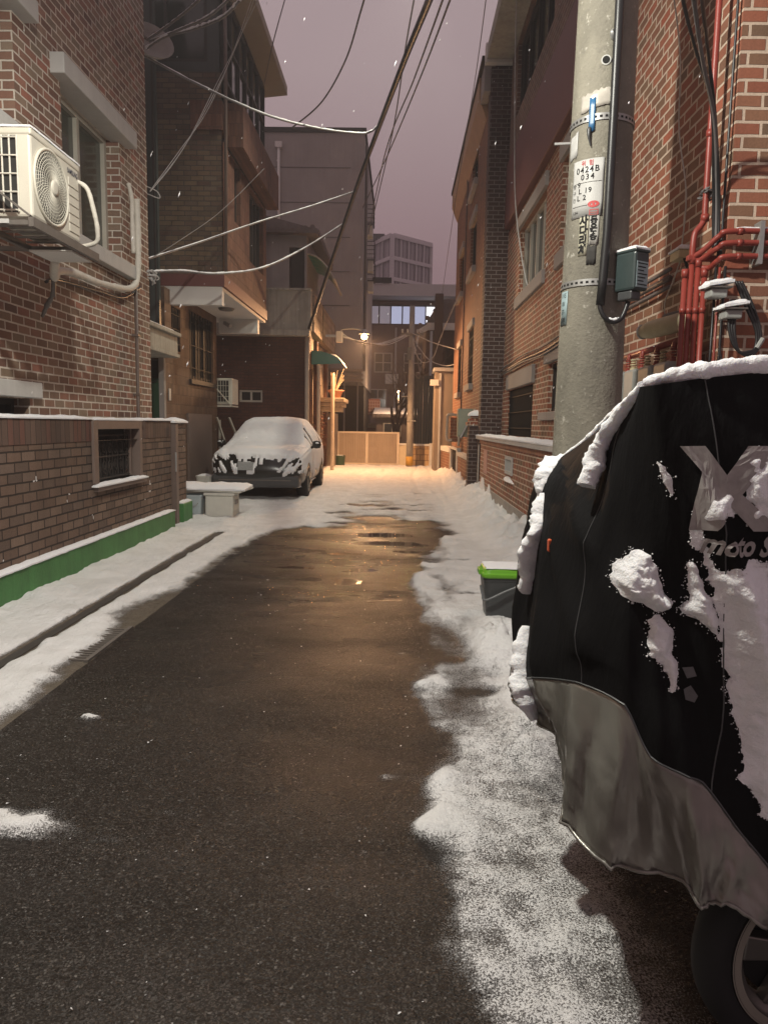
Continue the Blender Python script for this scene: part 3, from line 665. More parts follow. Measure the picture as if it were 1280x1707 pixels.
MB().box(-3.0, -2.87, 9.56, 9.98, 0.0, 0.30).build('footing', M['green_paint'], pi_, bevel=0.012)
snow_on('snow', 'rounded snow cap on the slim gate pillar', rect(-3.2, -2.92, 9.4, 10.0, 1.382, 6, 10), 0.05)
snow_on('snow', 'dab of snow on the green pillar footing', rect(-3.0, -2.88, 9.57, 9.97, 0.302, 4, 6), 0.03)
dr = MB().box(-2.283, -2.217, 2.0, 8.95, -0.02, 0.006).build('drain_channel', plain('wet_channel_iron', (0.05, 0.046, 0.042), 0.5, 0.4, 20), None)
tag(dr, 'thin dark drain channel running through the snow of the left pavement', 'drain')
gr = MB()
for k in range(16): gr.box(-2.08, -1.79, 4.02+k*0.042, 4.037+k*0.042, -0.01, 0.012)
gr.box(-1.80, -1.775, 4.0, 4.72, -0.01, 0.016); gr.box(-2.10, -2.075, 4.0, 4.72, -0.01, 0.014)
tag(gr.build('drain_grate', M['steel_dark'], None), 'barred iron drain grate half buried at the left edge of the asphalt', 'grate')

# ---- the overhanging house
m = thing('overhang_house', 'brown tiled house on the left whose upper storey juts out over a white soffit', 'house', (-4, 13, 0))
up = MB(); XS = -3.0; YF = 12.4; YB = 16.3
panel(up, CW(YF), -5.6, XS, 3.86, 7.05); shell(up, -5.6, XS, YF, YB, 3.86, 7.05, ('x1', 'y0', 'z0'))
up.build('upper_wall', M['olive_brick'], m)
uo = MB(); panel(uo, LW(XS+0.012), YF-0.004, YB, 3.86, 6.0, [(13.25, 13.75, 4.95, 6.0), (14.55, 15.95, 4.55, 5.95)], 0.14)
uo.build('street_wall', M['wood_brick'], m)
window(m, LW(XS+0.012), 13.25, 13.75, 4.95, 6.0, 0.1, 'dark_frame', 'glass_dark', 0, 0.04)
window(m, LW(XS+0.012), 14.55, 15.95, 4.55, 5.95, 0.1, 'dark_frame', 'glass_dark', 3, 0.05)
MB().box(-5.6, XS+0.03, YF-0.03, YB+0.02, 3.66, 3.857).build('edge_band', M['maroon'], m)
sf = MB(); sf.box(-5.6, XS-0.01, YF+0.02, YB, 3.60, 3.655)
sf.box(-5.6, XS-0.02, YF-0.005, YF+0.14, 3.36, 3.66); sf.box(-3.9, XS-0.06, YB-0.6, YB-0.45, 3.30, 3.60)
so = sf.build('soffit', M['white_paint'], m)
ll = MB(); ll.cyl((-3.4, 14.3, 3.6), (-3.4, 14.3, 3.56), 0.16, 0.13, 20); ll.build('ceiling_lamp', M['steel_dark'], m)
MB().bar((-3.75, 15.6, 3.5), (-3.6, 15.5, 3.42), 0.08, 0.07).build('security_camera', M['grey_metal'], m)
# balcony band and glazed top floor
bb = MB(); bb.box(XS+0.02, -2.72, 12.75, 16.35, 6.02, 6.72); bb.box(-3.5, XS+0.02, 12.36, 12.75, 6.15, 6.6)
bb.build('balcony_parapet', M['wood_brick'], m)
tf = MB(); panel(tf, CW(YF+0.1), -5.6, XS-0.06, 7.05, 9.4, [(-5.3, -3.25, 7.25, 9.1)], 0.08); tf.box(-5.6, XS-0.07, YF+0.2, 16.3, 7.05, 9.4)
tf.build('top_floor', M['green_panel'], m)
window(m, CW(YF+0.1), -5.3, -3.25, 7.25, 9.1, 0.03, 'dark_frame', 'glass_dark', 2, 0.05)
gl = LW(XS-0.062)
wo_ = window(m, gl, 12.6, 16.25, 7.06, 8.5, -0.04, 'dark_frame', 'glass_dark', 5, 0.05, 1)
e_ = MB(); e_.prism([(-3.3, 8.55), (-2.62, 8.62), (-2.62, 8.80), (-3.3, 8.85)], 'y', 11.8, 16.9); e_.build('eave', plain('ochre_eave', (0.27, 0.235, 0.18), 0.8, 0.15, 3), m)
MB().tube([(-2.95, 12.4, 9.2), (-2.93, 12.42, 7.4), (-2.95, 12.42, 3.9)], 0.03, 8).build('downpipe', M['downpipe'], m, smooth=True)
lo = MB(); FL = LW(-3.9)
panel(lo, FL, 12.1, 15.5, 0, 3.6, [(13.5, 15.2, 2.2, 3.45), (12.45, 12.95, 2.62, 3.35)], 0.2)
panel(lo, CW(12.1), -5.6, -3.9, 0, 3.6, [(-4.45, -3.96, 0.0, 2.42)], 0.25); shell(lo, -5.6, -3.9, 12.1, 15.5, 0, 3.6, ('x1', 'y0', 'z0'))
lo.build('ground_floor_wall', M['stone_tile'], m)
window(m, FL, 13.5, 15.2, 2.2, 3.45, 0.06, 'dark_frame', 'black', 2, 0.07, 0, 9)
window(m, FL, 12.45, 12.95, 2.62, 3.35, 0.06, 'dark_frame', 'black', 0, 0.04, 0, 6)
slab(m, 'sill', 'dark_frame', FL, 13.45, 15.25, -0.02, 0.05, 2.10, 2.19)
dd = MB(); dd.box(-4.42, -4.02, 12.32, 12.36, 0.0, 2.05); dd.box(-4.45, -3.985, 12.30, 12.37, 2.06, 2.12)
do = dd.build('door', M['green_door'], m); MB().box(-4.10, -4.05, 12.29, 12.318, 1.0, 1.15).build('handle', M['grey_metal'], do)
MB().box(-3.985, -3.90, 12.0, 12.098, 0, 2.5).build('door_jamb', M['stone_grey'], m)
mp = MB().box(-3.895, -3.885, 12.22, 12.32, 1.75, 1.95); mp.build('name_plate', M['sign_white'], m)
lm = MB(); lm.box(-3.898, -3.86, 13.25, 14.9, 0.0, 1.55); lm.build('side_gate', M['brown_metal'], m)
cn = MB(); cn.box(-4.6, -3.68, 10.4, 12.07, 2.50, 2.78); cn.box(-4.6, -3.62, 10.34, 12.085, 2.78, 2.84); cn.box(-4.6, -3.65, 10.37, 12.08, 2.44, 2.50)
cn.build('porch_canopy', M['old_concrete'], m, bevel=0.01)
snow_on('snow', 'thin snow on the stone porch canopy at the left', rect(-4.4, -3.63, 10.35, 11.7, 2.842, 5, 16), 0.02)
gp = thing('sheet_panel', 'tall dark green sheet panel closing the gap between the two left houses', 'panel', (-4.1, 11.8, 2.9))
MB().box(-5.2, -3.86, 11.72, 11.80, 2.86, 8.6).build('sheet', M['green_panel'], gp)
rb = MB()
for xx in (-3.92, -4.1, -4.28): rb.box(xx, xx+0.03, 11.70, 11.718, 2.9, 8.6)
rb.build('rib', M['dark_frame'], gp)
db = MB(); db.lathe([(0.0, -0.10), (0.13, -0.08), (0.24, -0.02), (0.29, 0.04), (0.285, 0.05), (0.23, -0.01), (0.0, -0.085)], (0, 0, 0), 24)
d0 = thing('satellite_dish', 'satellite dish at the top corner of the near left house', 'dish', (-3.15, 9.6, 6.25))
R_ = Matrix.Rotation(radians(58), 3, 'X') @ Matrix.Rotation(radians(30), 3, 'Y')
db.v = [tuple(R_ @ Vector(q)+Vector((-3.22, 9.62, 6.12))) for q in db.v]; db.build('reflector', M['stone_grey'], d0, smooth=True)
MB().tube([(-3.3, 9.3, 6.1), (-3.2, 9.5, 6.1), (-3.12, 9.55, 6.2)], 0.025, 8).build('mount_arm', M['steel_dark'], d0)

def fan_unit(name, label, x0, x1, y0, y1, z0, z1, wallx):
    t = thing(name, label, 'air conditioner', ((x0+x1)/2, y0, z0))
    MB().box(x0, x1, y0, y1, z0, z1).build('casing', M['ac_white'], t, bevel=0.015)
    k = MB().box(x0+0.03, x0+0.33, y0-0.003, y0-0.001, z0+0.05, z1-0.05).build('coil', M['ac_dark'], t)
    q = MB()
    for i in range(6): q.box(x0+0.03+i*0.058, x0+0.038+i*0.058, y0-0.012, y0-0.004, z0+0.04, z1-0.04)
    for i in range(5): q.box(x0+0.02, x0+0.335, y0-0.018, y0-0.013, z0+0.05+i*0.115, z0+0.058+i*0.115)
    q.build('side_grille', M['ac_white'], t)
    c = MB(); c.bar((wallx, y0-0.03, z1+0.02), (x1-0.02, y0-0.03, z0-0.02), 0.03, 0.02); c.box(wallx, x1, y0-0.04, y0-0.01, z0-0.05, z0-0.02); c.box(wallx, x1, y1-0.04, y1, z0-0.05, z0-0.02)
    c.box(x1-0.04, x1-0.003, y0-0.038, y1-0.002, z0-0.048, z0-0.022); c.build('bracket', M['ac_white'], t)
fan_unit('air_conditioner', 'older white fan unit bracketed to the wall above the parked car', -4.0, -3.6, 15.62, 16.2, 1.78, 2.34, -4.15)
lad = MB(); lad.bar((-3.86, 15.3, 1.5), (-3.55, 15.6, 0.3), 0.05, 0.03); lad.bar((-3.6, 15.3, 1.5), (-3.2, 15.7, 0.3), 0.05, 0.03); lad.bar((-3.86, 15.55, 0.2), (-3.86, 15.55, 1.45), 0.04)
tag(lad.build('timber_prop', M['pale_frame'], None), 'pale timber props leaning on the wall behind the parked car', 'timber')

# ---- the dark brick house with the concrete parapet
nh = thing('parapet_house', 'dark brick house behind the parked car with a stained concrete parapet', 'house', (-4, 19, 0))
CY = CW(18.8); nw = MB()
panel(nw, CY, -7.5, -2.43, 0, 3.72, [(-4.15, -3.55, 1.93, 2.24)], 0.12); shell(nw, -7.5, -2.43, 18.8, 24.8, 0, 3.72, ('y0', 'z0', 'x1'))
nw.build('wall', M['choc_brick'], nh)
ns = MB(); panel(ns, LW(-2.428), 18.8, 24.8, 0, 3.72, [(19.4, 20.3, 0.1, 2.9), (21.6, 22.6, 0.9, 2.6)], 0.15); ns.build('street_wall', M['render_tan'], nh)
window(nh, LW(-2.428), 21.6, 22.6, 0.9, 2.6, 0.08, 'pale_frame', 'glass_dark', 1, 0.05)
MB().box(-2.56, -2.53, 19.4, 20.3, 0.05, 2.9).build('door', M['maroon'], nh)
for yy in (18.9, 20.5, 23.2): MB().box(-2.43, -2.33, yy, yy+0.28, 0, 3.7).build('pilaster', M['wood_brick'], nh)
window(nh, CY, -4.15, -3.55, 1.93, 2.24, 0.06, 'pale_frame', 'black', 1, 0.05)
pc = MB(); pc.box(-7.5, -2.27, 18.55, 18.8, 3.74, 4.72); pc.box(-7.5, -2.26, 18.50, 18.86, 4.72, 4.77); pc.box(-7.5, -2.30, 18.45, 18.8, 3.60, 3.735)
pc.build('parapet', M['old_concrete'], nh)
ps = MB(); ps.box(-2.42, -2.22, 18.81, 24.9, 3.74, 4.71)
ps.build('side_parapet', brick('rough_cream_stone', [(0.28, 0.22, 0.165), (0.34, 0.27, 0.2), (0.22, 0.17, 0.13)], (0.17, 0.13, 0.1), 0.35, 0.22, 0.012, depth=0.03), nh)
MB().box(-2.225, -2.205, 20.9, 20.95, 3.7, 4.75).build('joint_strip', M['dark_frame'], nh)
MB().tube([(-2.38, 18.70, 3.7), (-2.38, 18.70, 0.2)], 0.06, 10).build('downpipe', plain('cream_downpipe', (0.42, 0.36, 0.29), 0.6, 0.25, 6), nh, smooth=True)
u = MB(); panel(u, CW(20.4), -5.2, -2.62, 3.72, 6.55, [(-3.1, -2.68, 3.8, 6.2)], 0.1); shell(u, -5.2, -2.62, 20.4, 24.5, 3.72, 6.55, ('y0', 'z0'))
u.build('upper_storey', M['stone_grey'], nh)
MB().box(-3.08, -2.70, 20.47, 20.49, 3.8, 6.2).build('upper_door', M['dark_frame'], nh)
rt = MB(); rt.prism([(-5.4, 6.55), (-2.3, 6.50), (-2.3, 6.6), (-3.9, 7.0), (-5.4, 6.9)], 'y', 20.1, 24.8)
ro = rt.build('roof', M['roof_tile'], nh)
tl = MB()
for k in range(14): tl.tube([(-4.9+k*0.19, 20.07, 6.62+0.035*sin(k*2.1)), (-4.9+k*0.19, 20.3, 6.66)], 0.07, 8)
for k in range(16): tl.tube([(-2.27, 20.2+k*0.28, 6.55), (-2.5, 20.2+k*0.28, 6.66)], 0.07, 8)
tl.build('roof_tiles', M['roof_tile'], ro)
aw = MB()
P_ = [(-2.62+0.72*t, 6.05-0.62*t*t) for t in [k/6 for k in range(7)]]
aw.grid([[(px, 20.6+2.6*j/8, pz) for j in range(9)] for px, pz in P_])
ao = aw.build('green_awning', M['awning_green'], nh)
rbm = MB()
for j in range(6): rbm.tube([(px, 20.6+2.6*j/5, pz+0.02) for px, pz in P_], 0.025, 6)
rbm.tube([(P_[-1][0], 20.55, P_[-1][1]), (P_[-1][0], 23.25, P_[-1][1])], 0.035, 6)
rbm.build('awning_rib', M['pale_frame'], ao)
a2 = MB(); Q_ = [(-2.36+0.85*sin(t*1.35), 3.0+0.42*cos(t*1.35)-0.1) for t in [k/8 for k in range(9)]]
a2.grid([[(qx, 19.3+1.6*j/4, qz) for j in range(5)] for qx, qz in Q_]); a2o = a2.build('door_awning', M['awning_green'], nh)
MB().face([(-2.40, 19.3, 2.95)]+[(qx, 19.3, qz) for qx, qz in Q_]).build('awning_cheek', M['awning_green'], a2o)
snow_on('snow', 'strip of snow on the small green door awning', [[(qx, 19.3+1.6*j/8, qz) for j in range(9)] for qx, qz in Q_[4:]], 0.05)
bs = MB(); bs.box(-2.43, -1.78, 21.8, 23.2, 1.78, 1.92); bs.box(-2.43, -1.70, 21.7, 23.3, 1.925, 2.05); bs.box(-2.43, -1.64, 21.6, 23.4, 2.055, 2.18)
bs.build('balcony_slab', plain('pale_moulded_stone', (0.36, 0.29, 0.21), 0.8, 0.15, 6), nh, bevel=0.02)
st = MB(); st.box(-2.42, -2.1, 23.6, 24.9, 0, 1.75); st.build('garden_pier', M['render_tan'], nh)
MB().box(-2.3, -2.08, 18.9, 19.5, 0.0, 0.75).build('low_pier', M['white_paint'], nh, bevel=0.02)
MB().tube([(-1.98, 21.55, 0.0), (-1.98, 21.55, 2.9)], 0.055, 10).build('awning_post', M['gate_light'], nh)
MB().tube([(-2.15, 19.3, 0.0), (-2.15, 19.3, 2.95)], 0.05, 10).build('awning_post', M['gate_light'], nh)
pt = thing('plant_pot', 'terracotta pot with a bare snowy plant on the stone balcony by the street light', 'plant', (-1.95, 22.2, 2.18))
MB().lathe([(0.0, 0), (0.14, 0), (0.21, 0.2), (0.26, 0.21), (0.26, 0.25), (0.2, 0.25), (0.0, 0.22)], (-1.95, 22.2, 2.18), 20).build('pot', M['clay'], pt, smooth=True)
tw = MB()
for k in range(16):
    a = k*2.4; l = 0.35+0.4*random.random()
    tw.tube(catmull([(-1.95, 22.2, 2.4), (-1.95+0.12*cos(a), 22.2+0.1*sin(a), 2.4+l*0.5), (-1.95+0.2*cos(a)+0.05, 22.2+0.2*sin(a), 2.4+l)], 4), [0.014]*4+[0.008]*5, 5)
tw.build('stems', plain('dry_stem', (0.42, 0.33, 0.22), 0.8, 0.3, 30), pt)
cr2 = MB()
for k in range(220):
    q = Vector((-2.28+random.gauss(0, .09), 20.65+random.gauss(0, .15), 0.5+1.2*random.random())); a = random.random()*6; d = Vector((cos(a), sin(a), random.uniform(-.5, .5)))*0.05; e2 = d.cross(Vector((0, 0.3, 1)))
    cr2.face([q-d, q+e2*0.6, q+d, q-e2*0.6])
vine = thing('climbing_plant', 'dry reddish climber on the side of the parapet house behind the car', 'plant', (-2.3, 20.65, 0))
cr2.build('leaves', plain('dry_red_leaf', (0.20, 0.075, 0.045), 0.8, 0.4, 20), vine)
MB().tube([(-2.3, 20.65, 0), (-2.28, 20.66, 0.8), (-2.3, 20.62, 1.7)], 0.02, 6).build('stem', M['bark'], vine)

# ============================================================ RIGHT SIDE
# ---- long brick house on the right, with its near corner behind the motorbike
b = thing('brick_apartment', 'orange-red brick apartment house along the right with gas pipes on its corner', 'house', (2, 9, 0))
RX = 2.0; fr = RW(RX); bw = MB()
NEARX = 1.9
panel(bw, fr, 7.2, 14.2, 0, 5.05, [(11.0, 13.45, 1.25, 2.06), (8.9, 9.9, 1.62, 2.25), (10.55, 12.75, 3.62, 4.72), (8.2, 9.55, 3.62, 4.72)], 0.15)
panel(bw, RW(NEARX), 4.42, 7.2, 0, 5.05, [], 0.1); bw.face([(NEARX, 7.2, 0), (RX, 7.2, 0), (RX, 7.2, 5.05), (NEARX, 7.2, 5.05)])
shell(bw, NEARX, 7.0, 4.42, 7.2, 0, 5.05, ('x0', 'z0', 'y1', 'x1')); shell(bw, RX, 7.0, 7.2, 14.2, 0, 5.05, ('x0', 'z0', 'y0'))
bw.build('wall', M['red_brick'], b)
slab(b, 'beam_band', 'maroon', RW(1.89), 4.40, 14.0, -0.6, 0.0, 5.052, 6.2, 0.01)
ub = MB(); panel(ub, RW(1.93), 4.42, 14.0, 6.2, 8.02, [(8.2, 9.6, 6.75, 7.95), (10.2, 13.3, 6.75, 7.95)], 0.15); shell(ub, 1.93, 7.0, 4.42, 14.0, 6.2, 8.02, ('x0', 'z0'))
ub.build('upper_wall', brick('dusky_upper_brick', [(0.15, 0.09, 0.07), (0.19, 0.11, 0.08), (0.12, 0.075, 0.06)], (0.28, 0.24, 0.2), 0.2, 0.0755, 0.009), b)
MB().box(1.47, 3.2, 4.3, 14.05, 8.03, 8.28).build('eave', M['old_concrete'], b)
MB().box(1.44, 1.95, 13.98, 14.12, 7.98, 8.31).build('eave_end', M['white_paint'], b)
window(b, fr, 10.55, 12.75, 3.62, 4.72, 0.09, 'pale_frame', 'glass_dark', 3, 0.05)
window(b, fr, 8.2, 9.55, 3.62, 4.72, 0.09, 'dark_frame', 'glass_dark', 1, 0.05)
window(b, fr, 8.9, 9.9, 1.62, 2.25, 0.08, 'dark_frame', 'glass_dark', 1, 0.05)
window(b, fr, 11.0, 13.45, 1.25, 2.06, 0.08, 'pale_frame', 'black', 1, 0.05, 0, 26)
window(b, RW(1.93), 8.2, 9.6, 6.75, 7.95, 0.08, 'dark_frame', 'glass_dark', 1, 0.06)
window(b, RW(1.93), 10.2, 13.3, 6.75, 7.95, 0.08, 'dark_frame', 'glass_dark', 3, 0.06)
for a0, a1, z0, z1, nm in ((10.45, 12.95, 4.73, 4.93, 'lintel'), (8.1, 9.6, 4.73, 4.93, 'lintel'), (10.45, 12.9, 3.42, 3.61, 'sill'), (8.1, 9.65, 3.42, 3.61, 'sill'), (10.9, 13.5, 2.07, 2.34, 'lintel'), (8.8, 10.05, 2.26, 2.42, 'lintel'), (8.85, 10.3, 1.5, 1.61, 'sill')):
    slab(b, nm, 'stone_grey', fr, a0, a1, -0.1, 0.05, z0, z1)
for k, (zz, r) in enumerate(((2.47, 0.02), (2.53, 0.014), (2.41, 0.014))):
    o = MB().tube(catmull([(1.96-0.014*k, 14.6, zz-0.05), (1.96-0.012*k, 12, zz+0.02*sin(k)), (1.96-0.012*k, 10, zz-0.02), (1.95-0.012*k, 8.2, zz+0.03), (1.86, 6.6, zz-0.02), (1.86, 5.2, zz-0.02)]), r, 8).build('wall_conduit', M['cable_grey'] if k else M['downpipe'], b, smooth=True)

ml = thing('street_light', 'street light hung from the eave of the brick apartment house', 'street light', (1.4, 11.8, 8.4))
MB().tube([(1.5, 11.8, 8.2), (1.1, 11.8, 8.5), (0.3, 11.8, 8.55)], 0.03, 8).build('arm', M['grey_metal'], ml, smooth=True)
MB().box(0.02, 0.48, 11.66, 11.94, 8.47, 8.60).build('housing', M['grey_metal'], ml, bevel=0.03)

# ---- rust brick house further up
c_ = thing('rust_brick_house', 'tall rust-brick house up the right side with a dark brick pilaster and a lit cornice', 'house', (1.6, 18, 0))
fr = RW(1.6); cw = MB()
H = [(16.2, 17.3, 2.35, 3.6), (19.3, 20.3, 2.3, 3.5), (16.3, 17.6, 4.9, 6.0), (19.4, 20.6, 4.9, 6.0), (16.4, 17.7, 6.75, 7.5)]
panel(cw, fr, 14.55, 22.0, 0, 7.75, H, 0.14); shell(cw, 1.6, 7, 14.55, 22.0, 0, 7.75, ('x0', 'z0', 'y0'))
cw.build('wall', M['far_brick'], c_)
pl = MB(); pl.box(1.58, 7, 14.2, 14.55, 0, 8.0); pl.build('dark_pilaster', M['dark_brick'], c_)
for i, hh in enumerate(H):
    window(c_, fr, hh[0], hh[1], hh[2], hh[3], 0.08, 'pale_frame' if i < 2 else 'dark_frame', 'glass_dark', 1, 0.05, 0, 7 if i < 2 else 0)
    slab(c_, 'sill', 'stone_grey', fr, hh[0]-0.08, hh[1]+0.08, -0.1, 0.09, hh[2]-0.14, hh[2]-0.002)
    slab(c_, 'lintel', 'stone_grey', fr, hh[0]-0.08, hh[1]+0.08, -0.1, 0.05, hh[3]+0.002, hh[3]+0.16)
cn = MB(); cn.prism([(1.59, 7.35), (1.43, 7.75), (1.43, 8.12), (1.9, 8.12), (1.9, 7.75)], 'y', 14.9, 22.1)
cn.build('cornice', plain('ribbed_ochre_cornice', (0.42, 0.28, 0.17), 0.7, 0.2, 3, 0.004, 25), c_)
MB().box(1.40, 2.0, 14.22, 22.15, 8.125, 8.20).build('coping', M['dark_frame'], c_)
MB().box(1.46, 1.66, 14.30, 14.88, 7.62, 8.12).build('cornice_end', M['stone_grey'], c_)
MB().tube([(1.57, 18.6, 8), (1.57, 18.6, 1)], 0.02, 6).build('downpipe', M['downpipe'], c_)

# ---- low wall, pier, meter box
lw = thing('low_wall', 'low brick wall with a snowy stone coping in front of the right apartment house', 'wall', (1.7, 11, 0))
fr = RW(1.6)
q = MB(); panel(q, fr, 6.6, 14.7, 0.32, 1.08, [(10.1, 10.75, 0.72, 0.98)], 0.08); shell(q, 1.6, 1.8, 6.6, 14.7, 0.32, 1.08, ('x0', 'z0', 'z1')); q.build('brick_face', M['red_brick'], lw)
slab(lw, 'header_course', brick('upright_red_brick', [(0.30, 0.12, 0.08), (0.36, 0.15, 0.09), (0.25, 0.12, 0.08)], (0.4, 0.3, 0.23), 0.09, 0.4, 0.008), fr, 6.55, 14.7, -0.22, 0.015, 1.082, 1.15, 0.004)
slab(lw, 'coping', 'stone_white', fr, 6.5, 14.7, -0.26, 0.05, 1.152, 1.215)
slab(lw, 'footing', 'concrete', fr, 6.6, 14.7, -0.2, 0.012, -0.02, 0.318)
lt = MB()
lbox(lt, fr, 10.1, 10.16, -0.05, 0.02, 0.72, 0.98); lbox(lt, fr, 10.69, 10.75, -0.05, 0.02, 0.72, 0.98); lbox(lt, fr, 10.16, 10.69, -0.05, 0.02, 0.72, 0.77); lbox(lt, fr, 10.16, 10.69, -0.05, 0.02, 0.93, 0.98)
for k in range(5): lbox(lt, fr, 10.24+k*0.09, 10.26+k*0.09, -0.04, 0.01, 0.77, 0.93)
lt.build('lattice_block', M['stone_white'], lw)
lbox(MB(), fr, 13.0, 13.5, -0.01, 0.012, 0.55, 0.98).build('notice_plate', plain('faded_pink_plate', (0.5, 0.28, 0.23), 0.7, 0.15, 10), lw)
lbox(MB(), fr, 14.2, 14.3, -0.01, 0.03, 0.1, 1.05).build('pale_pipe', M['stone_white'], lw)
snow_on('snow', 'long strip of snow on the coping of the right low wall', rect(1.545, 1.85, 6.55, 14.68, 1.216, 4, 90), 0.045)
def drift(name, label, cx, cy, z, w, hgt):
    rows = []
    for i in range(9):
        t = i/8; rows.append([(1.596-0.035*(1-t)*(1-((j-4)/4)**2)-0.004, cy+(j-4)/4*w*(1-0.75*t)*(1+0.3*mnoise.noise(Vector((t*4, cy, j)))), z+hgt*t) for j in range(9)])
    tag(MB().grid(rows).build(name, M['snow'], None, smooth=True), label, 'snow', kind='stuff')
for k, (yy, zz, ww, hh) in enumerate(((12.6, 0.15, 0.35, 0.42), (13.6, 0.15, 0.5, 0.5), (10.42, 0.62, 0.42, 0.12))):
    drift('snow', 'wedges of blown snow stuck to the face of the right low wall', 0, yy, zz, ww*1.3, hh*0.6)
pr = thing('wall_pier', 'brick pier with a domed snow cap at the far end of the right low wall', 'pier', (1.6, 14.9, 0))
MB().box(1.42, 1.595, 14.72, 15.08, 0.2, 1.42).build('shaft', M['dark_brick'], pr)
MB().box(1.40, 1.61, 14.715, 15.10, -0.02, 0.2).build('footing', M['concrete'], pr)
cap = MB(); cap.box(1.38, 1.86, 14.70, 15.12, 1.422, 1.49); cap.box(1.42, 1.82, 14.74, 15.08, 1.492, 1.56); cap.box(1.47, 1.77, 14.79, 15.03, 1.562, 1.62); cap.build('stepped_cap', M['red_brick'], pr)
dm = MB(); dm.lathe([(0.22, 0), (0.215, 0.04), (0.17, 0.08), (0.09, 0.115), (0.0, 0.125)], (1.62, 14.91, 1.615), 18)
tag(dm.build('snow', M['snow'], None, smooth=True), 'domed lump of snow on the brick wall pier', 'snow', kind='stuff')
gb = thing('meter_cabinet', 'grey-green meter cabinet with a pipe across it beside the wall pier', 'cabinet', (1.45, 16, 1.1))
MB().box(1.27, 1.59, 15.7, 16.0, 1.17, 1.78).build('case', plain('grey_green_case', (0.25, 0.28, 0.22), 0.5, 0.15, 6), gb, bevel=0.01)
MB().box(1.29, 1.57, 15.685, 15.698, 1.2, 1.75).build('door', plain('grey_green_door', (0.29, 0.32, 0.255), 0.5, 0.12, 6), gb, bevel=0.004)
MB().tube(catmull([(1.33, 15.6, 1.15), (1.45, 15.6, 1.4), (1.56, 15.58, 1.65), (1.6, 15.4, 1.75)]), 0.03, 8).build('pipe', M['grey_metal'], gb, smooth=True)
bx = thing('wall_pipe', 'small pale pipe loop on the rust brick wall beyond the meter cabinet', 'pipe', (1.4, 18.5, 1))
MB().tube(catmull([(1.35, 18.4, 1.05), (1.22, 18.4, 1.08), (1.22, 18.4, 1.5), (1.24, 18.4, 1.68), (1.42, 18.4, 1.68), (1.52, 18.4, 1.6), (1.52, 18.4, 0.9)]), 0.035, 8).build('loop', M['pale_frame'], bx, smooth=True)
MB().box(1.3, 1.58, 18.45, 18.6, 1.0, 1.62).build('back_box', M['far_brick'], bx)

# further low walls up the right side
f1 = thing('low_wall', 'short orange-lit brick wall with a white cap near the end of the alley', 'wall', (1.3, 22.5, 0))
def oblique(mb, p, q, t, z0, z1, m=0):
    p = Vector((*p, 0)); q = Vector((*q, 0)); n = (q-p).cross(Vector((0, 0, 1))).normalized()*t
    v = [p, q, q+n, p+n]; return mb.add([(a.x, a.y, z) for z in (z0, z1) for a in v], [(0, 1, 2, 3), (4, 5, 6, 7), (0, 1, 5, 4), (1, 2, 6, 5), (2, 3, 7, 6), (3, 0, 4, 7)], m)
oblique(MB(), (1.44, 20.4), (1.14, 24.6), 0.18, -0.02, 0.66).build('brick_face', M['far_brick'], f1)
oblique(MB(), (1.42, 20.36), (1.12, 24.62), 0.23, 0.662, 0.80).build('cap', M['white_paint'], f1)
f2 = thing('low_wall', 'low wall with an ironwork opening between the wall pier and the end of the alley', 'wall', (1.5, 17.5, 0))
oblique(MB(), (1.52, 15.15), (1.50, 18.3), 0.18, -0.02, 0.66).build('brick_face', M['far_brick'], f2)
oblique(MB(), (1.50, 15.12), (1.48, 18.32), 0.23, 0.662, 0.76).build('cap', M['stone_white'], f2)
q = MB(); oblique(q, (1.48, 18.35), (1.47, 18.5), 0.1, 0, 0.85); oblique(q, (1.45, 20.2), (1.44, 20.35), 0.1, 0, 0.85); oblique(q, (1.47, 18.5), (1.45, 20.2), 0.06, 0.78, 0.84); q.build('opening_frame', M['stone_white'], f2)
q = MB()
for k in range(14):
    y = 18.6+k*0.115; q.tube([(1.50, y, 0.1), (1.50, y, 0.78)], 0.008, 5); q.tube(catmull([(1.5, y, 0.3), (1.5, y+0.05, 0.4), (1.5, y, 0.5), (1.5, y-0.05, 0.6), (1.5, y, 0.7)], 3), 0.006, 4)
q.build('ironwork', M['dark_frame'], f2)
tb = thing('tan_house', 'narrow tan rendered house front just past the rust brick house', 'house', (1.3, 22.6, 0))
MB().box(1.08, 6, 22.3, 23.4, 0, 3.05).build('wall', M['render_tan'], tb)
MB().box(1.02, 6, 22.22, 23.45, 3.052, 3.16).build('ledge', M['stone_white'], tb, bevel=0.01)
MB().box(0.93, 1.18, 22.24, 22.5, 2.62, 2.80).build('lamp_box', M['white_paint'], tb)
MB().box(1.2, 1.26, 22.27, 22.298, 0, 3.0).build('edge_trim', M['stone_white'], tb)

